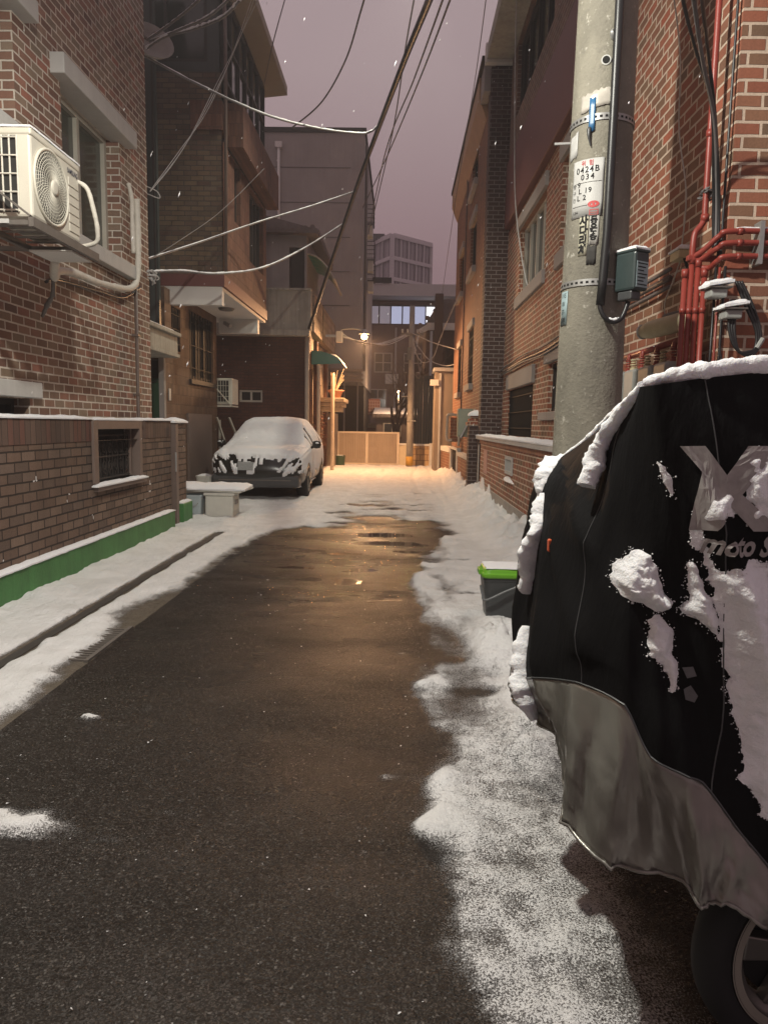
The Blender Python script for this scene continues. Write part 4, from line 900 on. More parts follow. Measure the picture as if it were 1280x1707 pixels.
# ============================================================ END OF THE ALLEY
g = thing('sliding_gate', 'tan metal gate in two panels closing the end of the alley', 'gate', (-1, 25, 0))
gf = MB()
for x in (-2.12, -1.10, -0.02): gf.box(x-0.045, x+0.045, 24.96, 25.03, 0.0, 1.10)
gf.box(-2.12, 0.02, 24.97, 25.02, 1.102, 1.16); gf.box(-2.07, -0.07, 24.97, 25.02, 0.03, 0.08)
gf.build('frame', M['gate_light'], g)
for x0, x1 in ((-2.07, -1.15), (-1.05, -0.07)):
    s = MB(); n = 15
    for k in range(n): s.box(x0+(x1-x0)*k/n, x0+(x1-x0)*(k+0.9)/n, 24.985, 25.005-0.004*(k % 2), 0.082, 1.10)
    s.build('slat_panel', M['gate'], g)
wp = thing('end_wall', 'low pale wall between the tan gate and the far utility pole', 'wall', (0.18, 25.05, 0))
MB().box(0.03, 0.42, 25.0, 25.2, -0.02, 0.72).build('wall', plain('pale_yellow_render', (0.62, 0.52, 0.36), 0.8, 0.1, 4), wp)
MB().box(0.0, 0.44, 24.97, 25.22, 0.722, 0.78).build('cap', M['white_paint'], wp)
bl = thing('end_wall', 'low sandy block wall right of the far utility pole', 'wall', (0.8, 25.1, 0))
MB().box(0.45, 1.08, 25.05, 25.22, -0.02, 0.70).build('wall', brick('sandy_block', [(0.40, 0.26, 0.14), (0.46, 0.31, 0.17), (0.36, 0.23, 0.13)], (0.2, 0.13, 0.08), 0.25, 0.2, 0.012, depth=0.015), bl)
MB().box(0.43, 1.2, 25.02, 25.24, 0.702, 0.77).build('cap', M['white_paint'], bl)
MB().box(1.06, 1.16, 24.95, 25.04, -0.02, 0.80).build('post', M['white_paint'], bl)
p2 = thing('utility_pole', 'slim concrete utility pole at the end of the alley carrying many wires', 'utility pole', (0.37, 24.3, 0))
MB().tube([(0.37, 24.3, -0.02), (0.37, 24.3, 2.6), (0.36, 24.3, 5.3)], [0.12, 0.105, 0.085], 16).build('shaft', M['concrete'], p2, smooth=True)
MB().tube([(0.37, 24.3, 0.06), (0.37, 24.3, 0.36)], [0.123, 0.122], 16).build('warning_band', M['yellow'], p2, smooth=True)
q = MB(); q.box(0.0, 0.75, 24.17, 24.22, 4.35, 4.42); q.build('crossarm', M['steel_dark'], p2)
for x in (0.05, 0.22, 0.55, 0.7):
    MB().lathe([(0.0, 0), (0.04, 0.01), (0.03, 0.05), (0.045, 0.07), (0.03, 0.12), (0, 0.13)], (x, 24.195, 4.42), 10).build('insulator', M['stone_white'], p2, smooth=True)
q = MB(); q.box(0.22, 0.34, 24.12, 24.2, 3.55, 3.95); q.build('junction_box', M['plastic_dark'], p2)
q = MB(); q.tube(catmull([(0.46, 24.2, 4.2), (0.55, 24.15, 3.8), (0.6, 24.15, 3.4), (0.66, 24.15, 3.1), (0.6, 24.15, 2.95), (0.48, 24.2, 3.1)]), 0.02, 6); q.build('slack_cable', M['cable_grey'], p2)
for zz in (1.55, 2.35): MB().tube([(0.26, 24.18, zz), (0.05 if zz > 2 else 0.55, 24.15, zz)], 0.012, 6).build('step_bolt', M['grey_metal'], p2)
q = MB(); q.lathe([(0.0, 0), (0.16, 0), (0.19, 0.36), (0.175, 0.36), (0.15, 0.3), (0, 0.3)], (-1.98, 24.3, 0.0), 18)
tg_ = tag(q.build('planter_tub', M['pot_green'], None, smooth=False), 'dark green tub standing in front of the left end of the tan gate', 'tub')
snow_on('snow', 'snow on the rim of the dark green tub', rect(-2.12, -1.84, 24.16, 24.44, 0.33, 5, 5), 0.04)

# street light hung out from the parapet house
sl = thing('street_light', 'lit orange street light on a short arm over the end of the alley', 'street light', (-1.8, 21.7, 4.0))
MB().box(-1.90, -1.72, 21.6, 21.78, 3.80, 4.12).build('ballast_box', M['white_paint'], sl, bevel=0.01)
MB().box(-2.22, -1.90, 21.65, 21.73, 3.95, 4.02).build('wall_arm', M['grey_metal'], sl)
MB().tube(catmull([(-1.78, 21.66, 4.12), (-1.70, 21.63, 4.18), (-1.38, 21.56, 4.19), (-1.12, 21.5, 4.14)]), 0.025, 8).build('arm', M['grey_metal'], sl, smooth=True)
hd = MB(); hd.lathe([(0.0, 0.14), (0.06, 0.13), (0.10, 0.06), (0.16, 0.0)], (FAR[0], FAR[1], FAR[2]+0.08), 20); hd.build('shade', M['grey_metal'], sl, smooth=True)
bu = MB(); bu.lathe([(0.0, 0.09), (0.07, 0.05), (0.09, 0.0), (0.07, -0.05), (0.0, -0.085)], FAR, 16); bu.build('bulb', M['bulb'], sl, smooth=True)

# grey block behind, and what stands beyond the gate
o = thing('grey_block', 'tall plain grey building behind the parapet house with a downpipe', 'building', (-4, 27, 0))
q = MB(); panel(q, CW(27), -9, -1.42, 2.95, 11.7); shell(q, -9, -1.42, 27, 36, 2.95, 11.7, ('y0',)); q.build('wall', M['stone_grey'], o)
MB().box(-9, -1.36, 26.94, 36, 11.702, 11.86).build('parapet', M['dark_frame'], o)
for zz in (4.6, 5.7, 6.9, 8.1, 9.3, 10.5): MB().box(-9, -1.9, 26.985, 26.998, zz, zz+0.025).build('joint', plain('joint_grey', (0.14, 0.125, 0.115), 0.9, 0.1), o)
for zz in (2.98, 3.16, 3.34): MB().box(-9, -1.36, 26.90, 26.99, zz, zz+0.10).build('moulding', M['render_tan'], o)
MB().tube([(-4.48, 26.93, 11.2), (-4.48, 26.93, 7.2)], 0.05, 8).build('downpipe', M['white_paint'], o, smooth=True)
MB().box(-4.60, -4.36, 26.86, 26.98, 11.15, 11.35).build('rain_head', M['white_paint'], o)
q = MB(); q.box(-9, -1.45, 29.5, 36, 0, 2.95); q.build('recessed_ground_floor', M['black'], o)  # shade under the raised building put into this black colour
for x in (-2.1, -1.6): MB().box(x, x+0.05, 27.3, 27.36, 0, 2.94).build('post', M['stone_grey'], o)
for zz, yy in ((9.0, 28.5), (7.2, 30), (7.9, 29.5)):
    cage = MB()
    for k in range(6): cage.box(-1.40, -1.12, yy-0.01+k*0.14, yy+0.01+k*0.14, zz, zz+0.02); cage.box(-1.13, -1.11, yy+k*0.14, yy+0.02+k*0.14, zz, zz+0.75)
    for k in range(5): cage.box(-1.12, -1.10, yy, yy+0.72, zz+0.05+k*0.16, zz+0.07+k*0.16); cage.box(-1.40, -1.12, yy-0.01, yy+0.01, zz+0.05+k*0.16, zz+0.07+k*0.16)
    cage.build('window_cage', M['dark_frame'], o)
    MB().box(-1.38, -1.16, yy+0.08, yy+0.62, zz-0.42, zz-0.02).build('fan_unit', M['ac_white'], o)
MB().tube([(-1.36, 27.6, 11.5), (-1.36, 27.6, 3.4)], 0.05, 8).build('side_pipe', M['steel_dark'], o)

r_ = thing('office_block', 'low dark building beyond the gate with a lit strip of windows under a slab', 'building', (0, 45, 0))
CR = CW(45); q = MB(); panel(q, CR, -5.0, 6.0, 0, 8.9, [(-2.1, 2.25, 7.5, 8.68)], 0.25); shell(q, -5, 6, 45, 55, 0, 8.9, ('y0', 'z0')); q.build('wall', M['far_wall'], r_)
fo = MB(); lbox(fo, CR, -2.1, 2.25, -0.2, -0.12, 7.5, 7.57); lbox(fo, CR, -2.1, 2.25, -0.2, -0.12, 8.61, 8.68)
for k in range(7): lbox(fo, CR, -2.1+k*0.71, -2.02+k*0.71, -0.21, -0.11, 7.57, 8.61)
wf = fo.build('window', M['dark_frame'], r_)
for k, mm in enumerate(('lit_window_dim', 'lit_window_dim', 'lit_window', 'lit_window', 'lit_window', 'lit_white')):
    if mm == 'lit_white': M['lit_white'] = emitmat('bright_lit_window', (0.95, 0.95, 1.0), 1.6)
    p = MB(); lbox(p, CR, -2.02+k*0.71, -1.39+k*0.71, -0.19, -0.17, 7.57, 8.61); p.build('pane', M[mm], wf)
MB().box(-1.75, 8, 43.4, 50, 8.95, 9.62).build('roof_slab', plain('pale_roof_slab', (0.50, 0.47, 0.46), 0.8, 0.1, 2), r_)
MB().box(-2.6, -1.78, 43.8, 47, 8.6, 10.6).build('stair_tower', M['far_wall'], r_)
for x0, z0 in ((-1.6, 4.6), (0.2, 4.6), (-1.9, 2.4), (0.1, 2.2)):
    window(r_, CR, x0, x0+1.1, z0, z0+1.2, -0.04, 'pale_frame', 'glass_dark', 1, 0.07, 1)
MB().tube([(-0.3, 44.9, 0), (-0.3, 44.9, 7.3)], 0.06, 8).build('downpipe', M['grey_metal'], r_)
for x0, z0 in ((-0.9, 3.9), (1.35, 3.7)): MB().box(x0, x0+0.8, 44.5, 44.85, z0, z0+0.6).build('fan_unit', M['ac_white'], r_, bevel=0.02)
sh_ = thing('lean_to', 'low corrugated lean-to with a snowy roof behind the gate', 'shed', (-0.4, 31.5, 0))
MB().box(-1.0, 0.7, 32.2, 34.0, 0, 1.75).build('wall', M['brown_metal'], sh_)
q = MB()
for k in range(12): q.tube([(-1.1+k*0.165, 31.9, 1.80), (-1.1+k*0.165, 34.0, 2.10)], 0.085, 8)
q.build('roof', M['roof_tile'], sh_)
snow_on('snow', 'snow on the roof of the low lean-to behind the gate', [[(-1.15+2.0*i/8, 31.9+2.0*j/8, 1.88+0.29*j/8) for j in range(9)] for i in range(9)], 0.07)
window(sh_, CW(32.19), -0.7, 0.1, 0.9, 1.5, -0.03, 'pale_frame', 'glass_dark', 1, 0.05)
MB().box(-1.74, -0.6, 43.3, 43.38, 9.64, 9.95).build('tank_rail', M['black'], r_)
t_ = thing('glass_tower', 'haze-tinted glazed office tower rising far behind the low dark building', 'tower', (-1.2, 88, 0))
A_ = Vector((-1.2, 88, 0)); B_ = Vector((3.5, 92.5, 0)); C0 = Vector((-4.6, 94, 0)); D_ = B_+(C0-A_)
q = MB(); q.add([(p.x, p.y, z) for z in (0, 23.6) for p in (A_, B_, D_, C0)], [(0, 1, 5, 4), (1, 2, 6, 5), (2, 3, 7, 6), (3, 0, 4, 7), (4, 5, 6, 7)])
q.build('curtain_wall', M['glass_far'], t_)
q = MB(); white = plain('pale_mullion', (0.52, 0.48, 0.49), 0.5, 0.05)  # mullions carry the same haze tint in their colour
for P0, P1, nb in ((A_, B_, 5), (A_, C0, 3)):
    d = (P1-P0); n_ = Vector((d.y, -d.x, 0)).normalized()*0.12
    if (P0+n_-Vector((0, 0, 0))).length > P0.length: n_ = -n_
    for k in range(nb+1):
        c = P0+d*k/nb+n_; q.bar((c.x, c.y, 0), (c.x, c.y, 23.7), 0.2 if 0 < k < nb else 0.34)
        if k < nb: c2 = c+d*0.45/nb; q.bar((c2.x, c2.y, 0), (c2.x, c2.y, 23.7), 0.05)
    for zz in (23.55, 21.0, 18.6, 16.2, 13.5): q.bar(P0+n_*2.2+Vector((0, 0, zz)), P1+n_*2.2+Vector((0, 0, zz)), 0.16, 0.42 if zz < 23 else 0.5)
q.build('mullion_grid', white, t_)
q = MB(); q.box(-3.6, -2.2, 90.5, 92, 23.7, 24.4); q.box(-2.9, -1.6, 90, 91, 23.7, 24.1); q.build('roof_plant', M['dark_frame'], t_)

hs = thing('tiled_house', 'small tile-roofed house right of the far utility pole', 'house', (2, 29, 0))
MB().box(1.0, 6, 29, 34, 0, 5.3).build('wall', M['far_wall'], hs)
q = MB(); q.prism([(0.62, 5.05), (0.95, 5.32), (1.5, 6.25), (6.0, 6.4), (6.0, 5.3), (0.95, 5.1)], 'y', 28.6, 34.3); ro = q.build('roof', M['roof_tile'], hs)
q = MB()
for k in range(9): q.tube([(0.75+k*0.28, 28.56, 5.25+min(k*0.28, 0.8)), (0.75+k*0.28, 28.8, 5.3+min(k*0.28, 0.8))], 0.09, 8)
q.build('ridge_tiles', M['roof_tile'], ro)
q = MB(); q.bar((0.72, 28.5, 5.0), (1.05, 28.5, 5.2), 0.12, 0.2); q.box(1.0, 2.6, 28.45, 28.55, 5.08, 5.35); q.bar((0.7, 28.5, 4.95), (0.55, 28.5, 4.2), 0.08, 0.08); q.build('fascia', M['white_paint'], hs)
MB().box(1.28, 1.58, 27.9, 28.4, 0, 6.35).build('chimney', M['bark'], hs)
MB().tube([(1.15, 27.8, 0.0), (1.15, 27.8, 4.95)], 0.055, 8).build('downpipe', M['grey_metal'], hs, smooth=True)
window(hs, CW(28.99), 1.75, 2.3, 3.5, 4.5, -0.03, 'dark_frame', 'glass_dark', 0, 0.06)
MB().box(1.6, 2.6, 28.6, 28.98, 3.0, 3.3).build('balcony', M['render_tan'], hs)
sg_ = thing('sign_board', 'small pinkish-red lattice board on the dark wall beyond the gate', 'board', (-1.35, 34, 2))
MB().box(-1.78, -0.92, 34.0, 34.08, 1.85, 2.6).build('board', plain('faded_red_board', (0.34, 0.12, 0.09), 0.7, 0.3, 5), sg_)
q = MB()
for k in range(5): q.box(-1.76, -0.94, 33.97, 33.995, 1.9+k*0.145, 1.94+k*0.145)
for k in range(8): q.box(-1.74+k*0.115, -1.70+k*0.115, 33.95, 33.968, 1.88, 2.5)
q.build('lattice', plain('pale_pink_lath', (0.55, 0.36, 0.30), 0.7, 0.1), sg_)
MB().box(-1.8, -1.72, 34.01, 34.07, 0, 1.85).build('leg', M['steel_dark'], sg_); MB().box(-1.0, -0.92, 34.01, 34.07, 0, 1.85).build('leg', M['steel_dark'], sg_)
sw = thing('striped_wall', 'low wall striped in red and cream behind the gate', 'wall', (-1.6, 33, 0))
for k in range(5): MB().box(-2.2, -1.05, 33.0+0.02*(k % 2), 33.2, 0.5+k*0.19, 0.688+k*0.19).build('band', M['render_tan'] if k % 2 == 0 else M['maroon'], sw)
wl = thing('wall_lamp', 'small glowing lamp on a thin post among the branches beyond the gate', 'lamp', (-0.05, 31.2, 0))
MB().tube([(-0.05, 31.25, 0), (-0.05, 31.25, 2.85)], 0.03, 8).build('post', M['steel_dark'], wl)
MB().lathe([(0, 0.03), (0.025, 0.015), (0.03, 0), (0.02, -0.025), (0, -0.03)], (-0.05, 31.15, 2.85), 12).build('bulb', M['bulb'], wl, smooth=True)
dk = thing('dark_fence', 'dark sheet fence behind the block wall right of the far pole', 'fence', (0.9, 26.5, 0))
q = MB()
for k in range(9): q.box(0.45+k*0.1, 0.54+k*0.1, 26.4+0.01*(k % 2), 26.45, 0.0, 3.2)
q.build('sheet', M['green_panel'], dk); MB().box(0.44, 1.36, 26.46, 26.5, 3.0, 3.1).build('rail', M['dark_frame'], dk)

# bare tree behind the gate
tr = thing('bare_tree', 'bare snow-dusted tree standing behind the gate by the far pole', 'tree', (-0.1, 29, 0))
tm = MB(); cm = MB(); rnd = random.Random(5)
def branch(p, d, l, r, dep):
    q = [p]
    for i in range(4):
        d = (d+Vector((rnd.uniform(-.22, .22), rnd.uniform(-.22, .22), rnd.uniform(-.05, .15)))).normalized(); q.append(q[-1]+d*l/4)
    (tm if dep < 2 else cm).tube(catmull(q, 2), [r*(1-0.5*i/8) for i in range(9)], 6 if dep < 2 else 4)
    if dep < 5:
        for k in range(3 if dep < 3 else 2):
            a = q[rnd.choice((2, 3, 4))]; nd = (d+Vector((rnd.uniform(-.9, .9), rnd.uniform(-.9, .9), rnd.uniform(-.2, .7)))).normalized()
            branch(a, nd, l*rnd.uniform(.6, .8), r*0.55, dep+1)
branch(Vector((-0.1, 29, 0)), Vector((-0.25, 0, 1)).normalized(), 2.2, 0.10, 0)
branch(Vector((-0.05, 29, 0.2)), Vector((0.15, 0, 1)).normalized(), 2.0, 0.08, 0)
tm.build('trunk', M['bark'], tr, smooth=True); cm.build('crown', M['bark'], tr)

# ============================================================ POLE AND CORNER PIPEWORK
PX, PY = 1.145, 4.45
def prad(z): return 0.214-0.0125*z
def pole(th, z, out=0.0):
    a = radians(th); r = prad(z)+out; return Vector((PX+r*sin(a), PY-r*cos(a), z))
po = thing('utility_pole', 'thick concrete utility pole beside the covered motorbike, with signs, bands and a conduit', 'utility pole', (PX, PY, 0))
def polemat():
    n = N('weathered_pole_concrete'); p = n.pos()
    a = n.noise(2.2, 5, 0.6, n.scaled(p, (1.5, 1.5, 0.8))); s_ = n.noise(24, 4, 0.65, p); k = n.noise(6, 4, 0.7, n.scaled(p, (1, 1, 1.6)))
    col = n.ramp(a, [(0.3, (0.14, 0.13, 0.105)), (0.55, (0.225, 0.21, 0.168)), (0.75, (0.30, 0.28, 0.225))])
    col = n.mix(n.ramp(k, [(0.60, (0, 0, 0)), (0.70, (0.55, 0.55, 0.55))]), col, (0.12, 0.11, 0.095, 1))
    col = n.mix(n.ramp(s_, [(0.62, (0, 0, 0)), (0.70, (0.6, 0.6, 0.6))]), col, (0.5, 0.48, 0.42, 1))
    n.t.links.new(col, n.b.inputs['Base Color']); n.b.inputs['Roughness'].default_value = 0.85
    n.bump(n.math('ADD', n.noise(60, 4, 0.6, p), s_), 0.005); return n.m
MB().grid([[pole(360*k/48, z) for k in range(48)] for z in [i*0.25 for i in range(33)]], 0, True).build('shaft', polemat(), po, smooth=True, fix=True)
def patch(name, mat, t0, t1, z0, z1, out=0.003, n=14, mz=1, shear=0.0, torn=0.0, label=None):
    rows = []
    for j in range(mz+1):
        z = z0+(z1-z0)*j/mz
        rows.append([pole(t0+(t1-t0)*i/n, z+shear*(i/n)+(torn*mnoise.noise(Vector((i*0.9, j*3.1, z0))) if j in (0, mz) else 0), out) for i in range(n+1)])
    mb = MB().grid(rows); o = mb.build(name, mat, po, smooth=True, fix=False, label=label)
    md = o.modifiers.new('thick', 'SOLIDIFY'); md.thickness = 0.0016; md.offset = 1; return o
T0, T1 = -66, -7
sg = patch('danger_sign', M['sign_white'], T0, T1, 2.600, 2.915, 0.003, 16, 4)
def onsign(cx, cz):
    def f(x, y):
        th = T0+(T1-T0)*(cx+x); return pole(th, 2.600+0.315*(cz+y), 0.0065)
    return f
AS = 0.315/0.195
def st(s, mat, cx, cz, size, spacing=1.0, bold=0.0, nm='sign_lettering', sq=1.0):
    text(nm, s, mat, sg, (lambda f: lambda x, y: f(x*AS*sq, y))(onsign(cx, cz)), size, 1.0, spacing=spacing, bold=bold)
st('위  험', M['red_ink'], 0.50, 0.925, 0.10, 1.0, 0.0012)
st('0424B', M['ink'], 0.50, 0.815, 0.15, 1.22, 0.001)
st('034', M['ink'], 0.52, 0.69, 0.14, 1.35, 0.001)
st('항', M['ink'], 0.10, 0.55, 0.08); st('9', M['ink'], 0.26, 0.565, 0.13, 1, 0.001)
st('구', M['ink'], 0.10, 0.435, 0.08); st('L 19', M['ink'], 0.46, 0.455, 0.13, 1.15, 0.001)
st('간', M['ink'], 0.10, 0.315, 0.08); st('L 2', M['ink'], 0.36, 0.335, 0.13, 1.15, 0.001)
st('12H', M['ink'], 0.17, 0.09, 0.07)
for a0, a1, zz in ((T0+3, T1-3, 2.788), (T0+3, T1-24, 2.662)):
    patch('ruled_line', M['ink'], a0, a1, zz, zz+0.0012, 0.0052, 10)
em = MB()
def oval(mb, cx, cz, rx, rz, t):
    f = onsign(cx, cz); n = 28
    mb.grid([[f(rx*s*cos(2*pi*k/n), rz*s*sin(2*pi*k/n)) for k in range(n)] for s in (1.0, t)], 0, True)
oval(em, 0.74, 0.205, 0.17, 0.058, 0.45)
em.face([onsign(0.74, 0.205)(x, y) for x, y in ((-0.03, -0.03), (0.05, -0.03), (0.03, 0.03), (-0.05, 0.03))]); em.build('emblem', M['red_ink'], sg, fix=False)
er = MB()
for z0, z1 in ((0.10, 0.115), (0.055, 0.065), (0.02, 0.03)): er.face([onsign(0.76, 0)(x, y) for x, y in ((-0.13, z0), (0.13, z0), (0.13, z1), (-0.13, z1))])
er.face([onsign(0.76, 0)(x, y) for x, y in ((-0.13, 0.02), (-0.11, 0.02), (-0.11, 0.11), (-0.13, 0.11))]); er.face([onsign(0.76, 0)(x, y) for x, y in ((0.11, 0.02), (0.13, 0.02), (0.13, 0.11), (0.11, 0.11))])
er.build('stamp', M['red_ink'], sg, fix=False)
# paper strips under it
ps1 = patch('paper_strip', plain('yellowish_paper', (0.44, 0.42, 0.32), 0.8, 0.15, 20), -46, -29, 2.385, 2.605, 0.0022, 6, 3, 0, 0.006)
def onstrip(cth, cz, sc_): return lambda x, y: pole(cth+x*sc_/0.18*57.3, cz+y*sc_, 0.0048)
for k, chx in enumerate('사다리차'): text('strip_lettering', chx, M['ink'], ps1, onstrip(-38, 2.575-k*0.054, 1.0), 0.062, 0.85, bold=0.0035)
ps2 = patch('paper_strip', plain('grey_paper', (0.46, 0.45, 0.42), 0.8, 0.2, 20), -27, -11, 2.44, 2.604, 0.0022, 6, 3, 0, 0.012)
for k, chx in enumerate('동운송'): text('strip_lettering', chx, M['ink'], ps2, onstrip(-20, 2.575-k*0.045, 1.0), 0.048, 0.9, bold=0.0025)
patch('torn_poster', plain('dark_torn_paper', (0.035, 0.033, 0.03), 0.8, 0.3, 30), -30, -14, 2.33, 2.44, 0.0024, 6, 3, 0, 0.02)
lb = patch('number_label', M['label_blue'], -86, -64, 2.005, 2.20, 0.003, 8)
for k in range(4):
    text('label_lettering', ('1115', '101', '57-', '1588')[k], M['ink'], lb, (lambda c: lambda x, y: pole(-75+x/0.185*57.3, c+y, 0.006))(2.175-k*0.047), 0.038, 0.62)
patch('torn_sticker', M['sign_white'], -84, -60, 2.93, 3.06, 0.003, 6, 3, 0.02, 0.02)
bp = patch('plastic_sheet', plain('dirty_clear_film', (0.46, 0.43, 0.38), 0.25, 0.35, 14), -56, 2, 3.17, 3.26, 0.004, 14, 4, 0.03, 0.02)
patch('blue_scrap', M['blue_ink'], -38, -27, 3.06, 3.24, 0.007, 4, 4, 0, 0.012)
q = MB(); q.tube(catmull([pole(-36, 3.08, 0.008), pole(-35, 3.03, 0.018), pole(-32, 2.98, 0.012)]), [0.012, 0.013, 0.014, 0.013, 0.012, 0.011, 0.010, 0.009, 0.008, 0.007, 0.006, 0.005, 0.005, 0.004, 0.004, 0.003, 0.003], 6); q.build('scrap_tail', M['plastic_dark'], po, smooth=True)
for zc, sh in ((3.135, 0.0), (2.235, 0.0)):
    bd = MB().grid([[pole(360*k/48, zc+dz, 0.006) for k in range(48)] for dz in (-0.018, 0.018)], 0, True).build('steel_band', M['grey_metal'], po, smooth=True)
    sl_ = MB()
    for k in range(26):
        a = -95+k*9.5; sl_.face([pole(a, zc-0.006, 0.0075), pole(a+4.6, zc-0.006, 0.0075), pole(a+4.6, zc+0.006, 0.0075), pole(a, zc+0.006, 0.0075)])
    sl_.build('band_slots', M['ink'], bd, fix=False)
ho = MB(); ho.tube([pole(-13, 3.43, 0.0), pole(-13, 3.43, 0.006)], [0.02, 0.02], 16); ho.build('bolt_hole', M['ink'], po)
ho = MB(); ho.tube([pole(-13, 3.43, 0.0), pole(-13, 3.43, 0.004)], [0.026, 0.027], 16); ho.build('hole_rim', M['stone_white'], po)
MB().tube(catmull([pole(-3, 3.58, 0.0), pole(-6, 3.56, 0.025), pole(-2, 3.54, 0.012), pole(2, 3.55, 0.01)]), 0.012, 6, rough=0.6).build('wire_knot', M['grey_metal'], po)
MB().bar(pole(-98, 3.06, -0.02), pole(-98, 3.06, 0.09), 0.012).build('step_bolt', M['grey_metal'], po)
cd = [pole(3, 8.0, 0.03), pole(3, 3.6, 0.032), pole(2, 3.0, 0.032), pole(1, 2.5, 0.032), pole(-2, 2.23, 0.03), pole(-4, 2.10, 0.03)]
MB().tube(cd, 0.025, 12).build('conduit', M['cable'], po, smooth=True)
MB().tube(catmull([pole(-4, 2.2, 0.03), pole(-5, 2.10, 0.035), pole(2, 2.03, 0.045), pole(14, 2.005, 0.05), pole(26, 2.03, 0.06), pole(34, 2.12, 0.07)]), 0.013, 10).build('looped_cable', M['cable'], po, smooth=True)
MB().tube(catmull([pole(4, 2.028, 0.046), pole(14, 2.015, 0.052), pole(22, 2.03, 0.056)]), [0.004]*4+[0.010]*9+[0.004]*4, 8).build('cable_snow', M['snow'], po, smooth=True)
mbx = MB(); Rz = Matrix.Rotation(radians(32), 3, 'Z'); c0 = pole(36, 2.27, 0.075)
def lb_(x0, x1, y0, y1, z0, z1, mb):
    t = MB().box(x0, x1, y0, y1, z0, z1); mb.add([Rz @ Vector(v)+c0 for v in t.v], t.f); return mb
bxo = lb_(-0.058, 0.058, -0.075, 0.07, -0.095, 0.115, MB()).build('meter_box', M['meter_teal'], po, bevel=0.014)
lb_(-0.046, 0.046, -0.0775, -0.0755, -0.08, 0.06, MB()).build('rating_plate', M['label_blue'], bxo)
ql = MB()
for k in range(7): lb_(-0.038, 0.038-0.014*(k % 3), -0.0795, -0.078, 0.045-k*0.019, 0.051-k*0.019, ql)
ql.build('plate_print', M['ink'], bxo)
lb_(-0.05, 0.03, -0.05, 0.05, -0.145, -0.096, MB()).build('cable_gland', M['plastic_dark'], bxo, bevel=0.008)
lb_(-0.06, 0.06, -0.078, 0.073, 0.112, 0.128, MB()).build('lid', M['meter_teal'], bxo, bevel=0.006)
sn = [[Rz @ Vector((-0.06+0.12*i/6, -0.075+0.145*j/7, 0.128))+c0 for j in range(8)] for i in range(7)]
snow_on('snow', 'little snow cap on the dark meter box of the near pole', sn, 0.024)
# the pole's own street light, above the picture
nl = thing('street_light', 'street light on a long arm at the top of the near pole', 'street light', (PX, PY, 5.2))
MB().tube(catmull([(PX, PY, 5.2), (0.8, 4.2, 5.1), (-0.1, 3.3, 4.95), (-0.8, 2.75, 4.85)]), 0.03, 8).build('arm', M['grey_metal'], nl, smooth=True)
MB().box(-1.12, -0.78, 2.45, 2.80, 4.72, 4.86).build('housing', M['grey_metal'], nl, bevel=0.02)
MB().tube([(NEAR[0], NEAR[1], 4.718), (NEAR[0], NEAR[1], 4.66)], [0.05, 0.06], 14).build('lamp_cap', M['stone_white'], nl)

# gas pipes on the corner
rp = thing('gas_pipes', 'bundle of red gas pipes at the near corner of the brick apartment house', 'pipes', (1.8, 4.5, 1))
for x, y, z1 in ((1.700, 4.505, 2.36), (1.735, 4.50, 2.44), (1.770, 4.49, 2.42), (1.805, 4.475, 2.36)):
    q = MB(); q.tube([(x, y, 0.3), (x, y, z1)], 0.0165, 12); q.tube([(x, y, z1-0.05), (x, y, z1)], 0.021, 12); q.tube([(x, y, 2.10), (x, y, 2.135)], 0.020, 12)
    q.build('riser', M['red_pipe'], rp, smooth=True)
rise = catmull([(1.80, 4.52, 6.0), (1.80, 4.52, 3.4), (1.80, 4.52, 2.75), (1.80, 4.515, 2.66), (1.775, 4.51, 2.61), (1.745, 4.505, 2.57), (1.735, 4.50, 2.5), (1.735, 4.50, 2.43)])
q = MB(); q.tube(rise, 0.0185, 12); q.tube([(1.80, 4.52, 3.12), (1.80, 4.52, 3.16)], 0.024, 12); q.tube([(1.80, 4.515, 2.64), (1.80, 4.515, 2.68)], 0.025, 12); q.build('main_riser', M['red_pipe'], rp, smooth=True)
q = MB(); q.box(1.70, 1.88, 4.48, 4.515, 2.405, 2.44); q.build('header', M['red_pipe'], rp, bevel=0.008)
for k, zz in enumerate((2.545, 2.48, 2.405)):
    pts = catmull([(1.74+0.02*k, 4.50, 2.43-0.03*k), (1.78+0.02*k, 4.45, 2.46-0.03*k if k < 2 else 2.36), (1.84, 4.385, zz-0.02), (1.90, 4.355, zz), (2.3, 4.355, zz), (3.2, 4.355, zz)])
    q = MB(); q.tube(pts, 0.0165, 12)
    for xx in (1.93, 2.12): q.tube([(xx, 4.355, zz), (xx+0.03, 4.355, zz)], 0.021, 12)
    q.build('branch', M['red_pipe'], rp, smooth=True)
q = MB()
for xx in (2.06,): q.box(xx-0.012, xx+0.012, 4.33, 4.415, 2.36, 2.60)
q.build('clamp', M['grey_metal'], rp)
snow_on('snow', 'thin snow lying along the topmost red gas pipe', [[(1.92+k*0.05, 4.355+dy, 2.56) for k in range(24)] for dy in (-0.010, -0.003, 0.003, 0.010)], 0.012)
